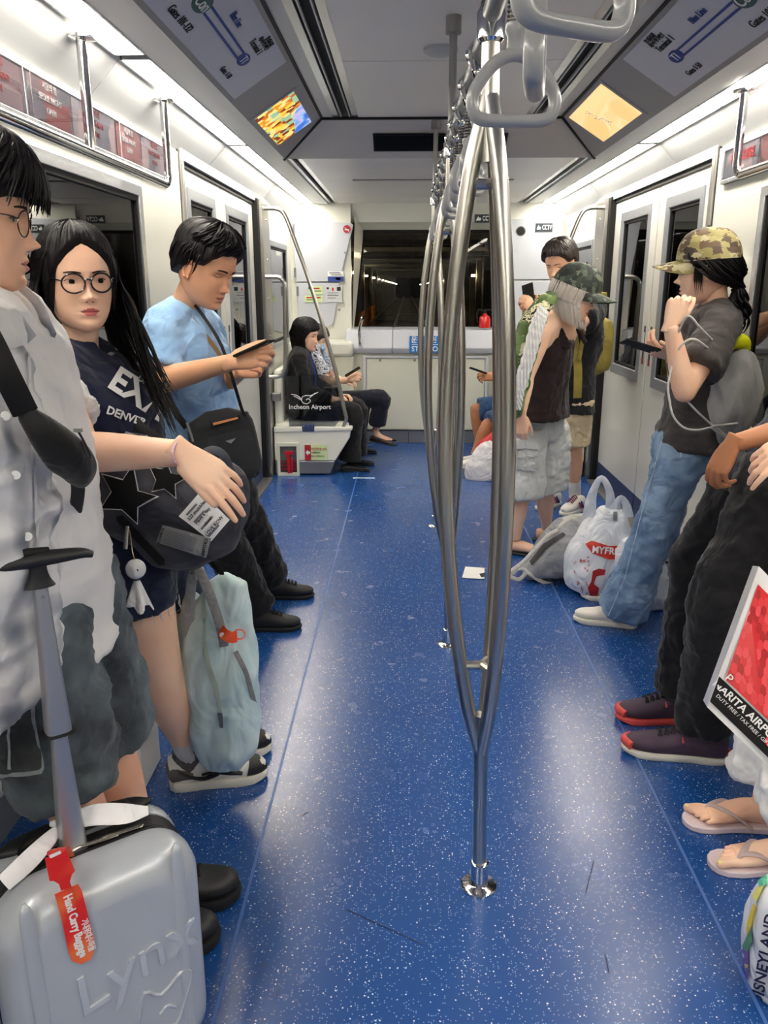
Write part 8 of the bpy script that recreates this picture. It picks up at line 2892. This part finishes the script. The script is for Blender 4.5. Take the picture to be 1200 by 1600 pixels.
MB().loft([A(880, 815, b0.y), A(895, 810, b0.y + .02), A(915, 808, b0.y + .05)], (.02, .006), up=(0, -1, .3), seg=8, sub=4).build('grab_loop', M_GPL, gp)
for pts in ([(793, 896), (815, 880), (830, 865), (855, 838), (872, 828)], [(796, 900), (812, 888), (822, 893), (812, 905), (798, 902)], [(822, 893), (845, 908), (870, 914), (888, 916)]):
    MB().loft([A(x, y, b0.y - .10 + .0006 * (x - 790)) for x, y in pts], (.010, .005), up=(0, -1, .5), seg=8, sub=5).build('strap', M_GPL if pts[0][1] > 892 else C_GBP, gp)
# T-shirt carrier bags
C_CAR = cloth('carrier_white_film', (232, 236, 244), .38, fold=.9, fscale=10, var=.02, stretch=(1, 1, .6), sheen=0)
def carrier(name_label, c, prof, seed, tall=None):
    o = thing('carrier_bag', name_label, 'bag', c)
    mb = MB()
    mb.loft([c + V(*p[:3]) for p in prof], [p[3] for p in prof], up=(0, 1, 0), seg=30, sub=4, sup=.8)
    me = remesh(mb, .009, 3)
    crease(me, .012, 7, seed, sharp=1.3)
    co = np.empty(len(me.vertices) * 3); me.vertices.foreach_get('co', co); co = co.reshape(-1, 3); co[:, 2] = np.maximum(co[:, 2], .002); me.vertices.foreach_set('co', co.ravel()); me.update()
    return o, link('bag_body', me, C_CAR, o)
c1 = onz(945, 940, 0) + V(0, .14, 0)
cb1, o1 = carrier('white plastic carrier bag with red shop print standing behind the jeans leg', c1,
    [(-.01, 0, .005, (.155, .12)), (0, 0, .06, (.175, .14)), (.0, 0, .18, (.170, .14)), (.01, 0, .30, (.135, .11)), (.02, 0, .38, (.095, .07)), (.02, 0, .44, (.05, .03))], 71)
for (xa, xb, zz, zt_) in ((-.08, .015, .40, .60), (.04, .10, .40, .50)):
    mb = MB()
    mb.loft([c1 + V(xa, -.02, zz), c1 + V(xa + .01, -.02, zz + (zt_ - zz) * .6), c1 + V((xa + xb) / 2, -.02, zt_), c1 + V(xb, -.02, zz + (zt_ - zz) * .6), c1 + V(xb + .01, -.02, zz)], [(.035, .006), (.022, .006), (.014, .006), (.020, .006), (.032, .006)], up=(0, 1, 0), seg=10, sub=5)
    mb.build('handle_loop', C_CAR, cb1)
bv = bvh_of(o1)
M_SRED = mat('shop_red', (214, 52, 34), .45)
M_SRED2 = mat('shop_deep_red', (178, 28, 34), .45)
decal(bv, [(915, 850), (925, 845), (950, 853), (985, 852), (992, 862), (975, 874), (950, 874), (925, 864)], M_SRED, cb1, 'red_banner', off=.005, step=6)
text_decal(bv, 'MYFRIES', (950, 861), 15, 6, M_TXW, cb1, off=.009, bold=.03, sx=.9)
decal(bv, [(926, 892), (936, 888), (946, 890), (944, 898), (932, 900), (928, 912), (936, 918), (934, 930), (922, 930), (919, 918), (924, 908)], M_SRED2, cb1, 'red_figure', off=.005, step=5)
rr = random.Random(6)
for q in range(22):
    px, py = rr.uniform(898, 925), rr.uniform(870, 935)
    text_decal(bv, rr.choice('xoiv*+t?s'), (px, py), 9, rr.uniform(-30, 30), M_SRED2, cb1, off=.004)
decal(bv, [(958, 800), (964, 800), (964, 814), (958, 814)], M_SKIRT, cb1, 'recycling_mark', off=.004, step=4)
c2 = onz(1012, 958, 0) + V(0, .10, 0)
cb2, o2 = carrier('second white plastic carrier bag slumped to the right of the jeans leg', c2,
    [(0, 0, .005, (.11, .08)), (0, 0, .06, (.14, .11)), (-.02, 0, .16, (.125, .11)), (-.05, 0, .26, (.09, .08)), (-.07, 0, .34, (.05, .04))], 72)
bv = bvh_of(o2)
for q in range(16):
    px, py = rr.uniform(985, 1030), rr.uniform(880, 955)
    text_decal(bv, rr.choice('xoivnts?'), (px, py), 10, rr.uniform(-30, 30), M_SRED2, cb2, off=.004)
# cream duffel behind
cd = thing('duffel_bag', 'cream and black holdall on the floor by the perch post', 'bag', onz(1062, 905, 0))
c3 = onz(1062, 912, 0) + V(0.02, .12, .10)
mb = MB()
mb.loft([c3 + V(-.13, 0, -.01), c3 + V(-.11, 0, 0), c3 + V(0, 0, .005), c3 + V(.08, 0, 0), c3 + V(.10, 0, -.01)], [(.05, .05), (.10, .10), (.11, .10), (.10, .095), (.05, .05)], up=(0, 0, 1), seg=24, sub=4, sup=.8)
me = remesh(mb, .009, 4); crease(me, .007, 8, 44)
cdo = link('bag_body', me, cloth('cream_canvas', (220, 216, 196), .7, fold=.4), cd)
bv = bvh_of(cdo)
decal(bv, [(1043, 884), (1050, 880), (1060, 888), (1062, 905), (1055, 917), (1040, 914)], M_SHOEB, cd, 'black_panel', off=.005, step=5)
decal(bv, [(1040, 876), (1060, 880), (1075, 876), (1082, 870), (1083, 874), (1076, 880), (1060, 884), (1040, 880)], M_ZIPT, cd, 'zip', off=.005, step=4)
# folded white paper on the floor
pf = thing('paper_sheet', 'folded white paper lying on the floor by the second pole', 'paper', onz(742, 896, 0))
q = [onz(x, y, .004) for x, y in ((722, 903), (727, 886), (757, 888), (757, 905))]
MB().prism(q, (0, 0, .003)).build('sheet', M_TXW, pf, smooth=0)
MB().prism([onz(x, y, .0075) for x, y in ((749, 897), (757, 895), (758, 901), (752, 902))], (0, 0, .002)).build('tab', M_TXB, pf, smooth=0)

# ---- red patterned shopping bag at the right edge
rbg = thing('shopping_bag', 'red dotted glossy shopping bag with black band held at the right edge', 'bag', A(1170, 1050, 1.78))
n0 = None
Q = [A(1186, 885, 1.86), A(1260, 960, 1.80), A(1245, 1240, 1.64), A(1105, 1105, 1.78)]
TL, TR, BR, BL = Q
def qp(u, v, off=0.0):
    p = TL * ((1 - u) * (1 - v)) + TR * (u * (1 - v)) + BR * (u * v) + BL * ((1 - u) * v)
    return p + nq * off
nq = (TR - TL).cross(BL - TL).normalized()
if nq.y > 0:
    nq = -nq
depth = -nq * .09
mb = MB()
n = 10
vs = []
for i in range(n + 1):
    for j in range(n + 1):
        u, v = i / n, j / n
        b_ = .006 * math.sin(u * 7 + v * 3) * math.sin(v * 5)
        vs.append(qp(u, v, b_))
fs = [(i * (n + 1) + j, i * (n + 1) + j + 1, (i + 1) * (n + 1) + j + 1, (i + 1) * (n + 1) + j) for i in range(n) for j in range(n)]
o_ = len(vs)
mb.add(vs, fs)
mb.prism([qp(0, 0, -.004), qp(1, 0, -.004), qp(1, 1, -.004), qp(0, 1, -.004)], depth)
mb.build('bag_body', mat('bag_white_gloss', (236, 236, 238), .3, coat=.4), rbg, smooth=50)
def qpoly(uv, m, nm, off, parent=rbg):
    mb = MB()
    # subdivide edges for the slight billow
    pts = []
    for k in range(len(uv)):
        a, b_ = uv[k], uv[(k + 1) % len(uv)]
        for t in range(4):
            pts.append((a[0] + (b_[0] - a[0]) * t / 4, a[1] + (b_[1] - a[1]) * t / 4))
    mb.prism([qp(u, v, off + .004) for u, v in pts], nq * .0006)
    return mb.build(nm, m, parent, smooth=0)
M_BR = [mat('dot_red_a', (226, 28, 40), .35, coat=.4), mat('dot_red_b', (246, 74, 84), .35, coat=.4), mat('dot_red_c', (190, 16, 30), .35, coat=.4), mat('dot_red_d', (236, 52, 60), .35, coat=.4)]
qpoly([(.07, .10), (1, .10), (1, .76), (.07, .76)], M_BR[0], 'red_field', .004)
rr = random.Random(9)
k = 0
for iu in range(12):
    for iv in range(11):
        u = .12 + iu * .075
        v = .155 + iv * .056 + (.028 if iu % 2 else 0)
        if v > .74 or u > .98:
            continue
        k += 1
        ru, rv = .040, .034
        poly = [(min(1, max(.07, u + ru * math.cos(a))), min(.76, max(.10, v + rv * math.sin(a)))) for a in [2 * math.pi * q / 14 for q in range(14)]]
        mb = MB()
        mb.prism([qp(a, b_, .0088 + .00025 * ((iu * 3 + iv) % 5)) for a, b_ in poly], nq * .0003)
        mb.build('dot', M_BR[rr.randrange(1, 4)], rbg, smooth=0)
qpoly([(.0, .775), (1, .775), (1, .955), (.0, .955)], M_BLACK, 'black_band', .004)
xd = (BR - BL).normalized()
yd = nq.cross(xd)
if yd.z < 0:
    yd = -yd
def bt_(body, size, u, v, m=M_TXW, **k):
    return text(body, size, qp(u, v, .0095), xd, yd, m, rbg, extrude=.0003, lift=.0004, **k)
bt_('NARITA AIRPORT', .026, .40, .825, bold=.0006)
bt_('DUTY FREE / TAX FREE / GIFT SHOP', .012, .42, .885)
bt_('P', .03, .10, .74)
for q, tt in enumerate(('Fa', 'So', 'La')):
    u_ = .70 + q * .105
    c_ = qp(u_, .845 + q * .006, .0095)
    mb = MB()
    mb.prism([c_ + xd * (.0165 * math.cos(a)) + yd * (.0175 * math.sin(a)) for a in [2 * math.pi * z / 22 for z in range(22)]], nq * .0004)
    mb.build('logo_disc', M_BR[3], rbg, smooth=0)
    text(tt, .022, c_ + nq * .0008, xd, yd, M_TXW, rbg, extrude=.0002, lift=.0004, bold=.0008)
bt_('TAX FREE', .010, .80, .90)
bt_('www.fasola.jp', .007, .80, .925)

# ---- white printed carrier at the lower right corner
wcb = thing('carrier_bag', 'white carrier bag with purple and green print at the lower right corner', 'bag', onz(1215, 1520, 0))
mb = MB()
Yc = 1.46
mb.loft([A(1222, 1378, Yc), A(1226, 1400, Yc), A(1232, 1470, Yc), A(1238, 1540, Yc), A(1240, 1610, Yc)], [(.03, .03), (.058, .05), (.088, .08), (.092, .085), (.07, .07)], up=(0, 1, 0), seg=28, sub=4, sup=.8)
me = remesh(mb, .008, 3); crease(me, .009, 9, 55, aniso=(1.5, 1.5, .5), sharp=1.2)
co = np.empty(len(me.vertices) * 3); me.vertices.foreach_get('co', co); co = co.reshape(-1, 3); co[:, 2] = np.maximum(co[:, 2], .002); me.vertices.foreach_set('co', co.ravel()); me.update()
wo = link('bag_body', me, C_CAR, wcb)
bv = bvh_of(wo)
def sd_(poly, rgb, nm='print_patch'):
    decal(bv, poly, mat('print_%d_%d_%d' % rgb, rgb, .45), wcb, nm, off=.004, step=6)
sd_([(1186, 1378), (1200, 1368), (1200, 1382), (1190, 1388)], (96, 196, 160))
sd_([(1178, 1400), (1186, 1388), (1196, 1384), (1184, 1410)], (236, 232, 120))
sd_([(1170, 1440), (1180, 1412), (1184, 1416), (1176, 1450), (1168, 1462)], (236, 208, 60))
sd_([(1162, 1478), (1169, 1462), (1175, 1452), (1178, 1470), (1170, 1490)], (90, 150, 110))
sd_([(1156, 1500), (1164, 1478), (1172, 1486), (1172, 1556), (1162, 1558), (1154, 1540)], (110, 84, 168))
sd_([(1155, 1502), (1172, 1508), (1172, 1513), (1155, 1508)], (220, 200, 130))
sd_([(1155, 1524), (1170, 1530), (1172, 1552), (1166, 1566), (1157, 1550)], (54, 26, 120))
M_INK = mat('ink_navy', (24, 22, 60), .5)
text_decal(bv, 'DISNEYLAND', (1196, 1500), 24, -82, M_INK, wcb, off=.006, bold=.02, shear=.2)
text_decal(bv, 'RESORT', (1214, 1560), 20, -82, M_INK, wcb, off=.006, bold=.02, shear=.2)
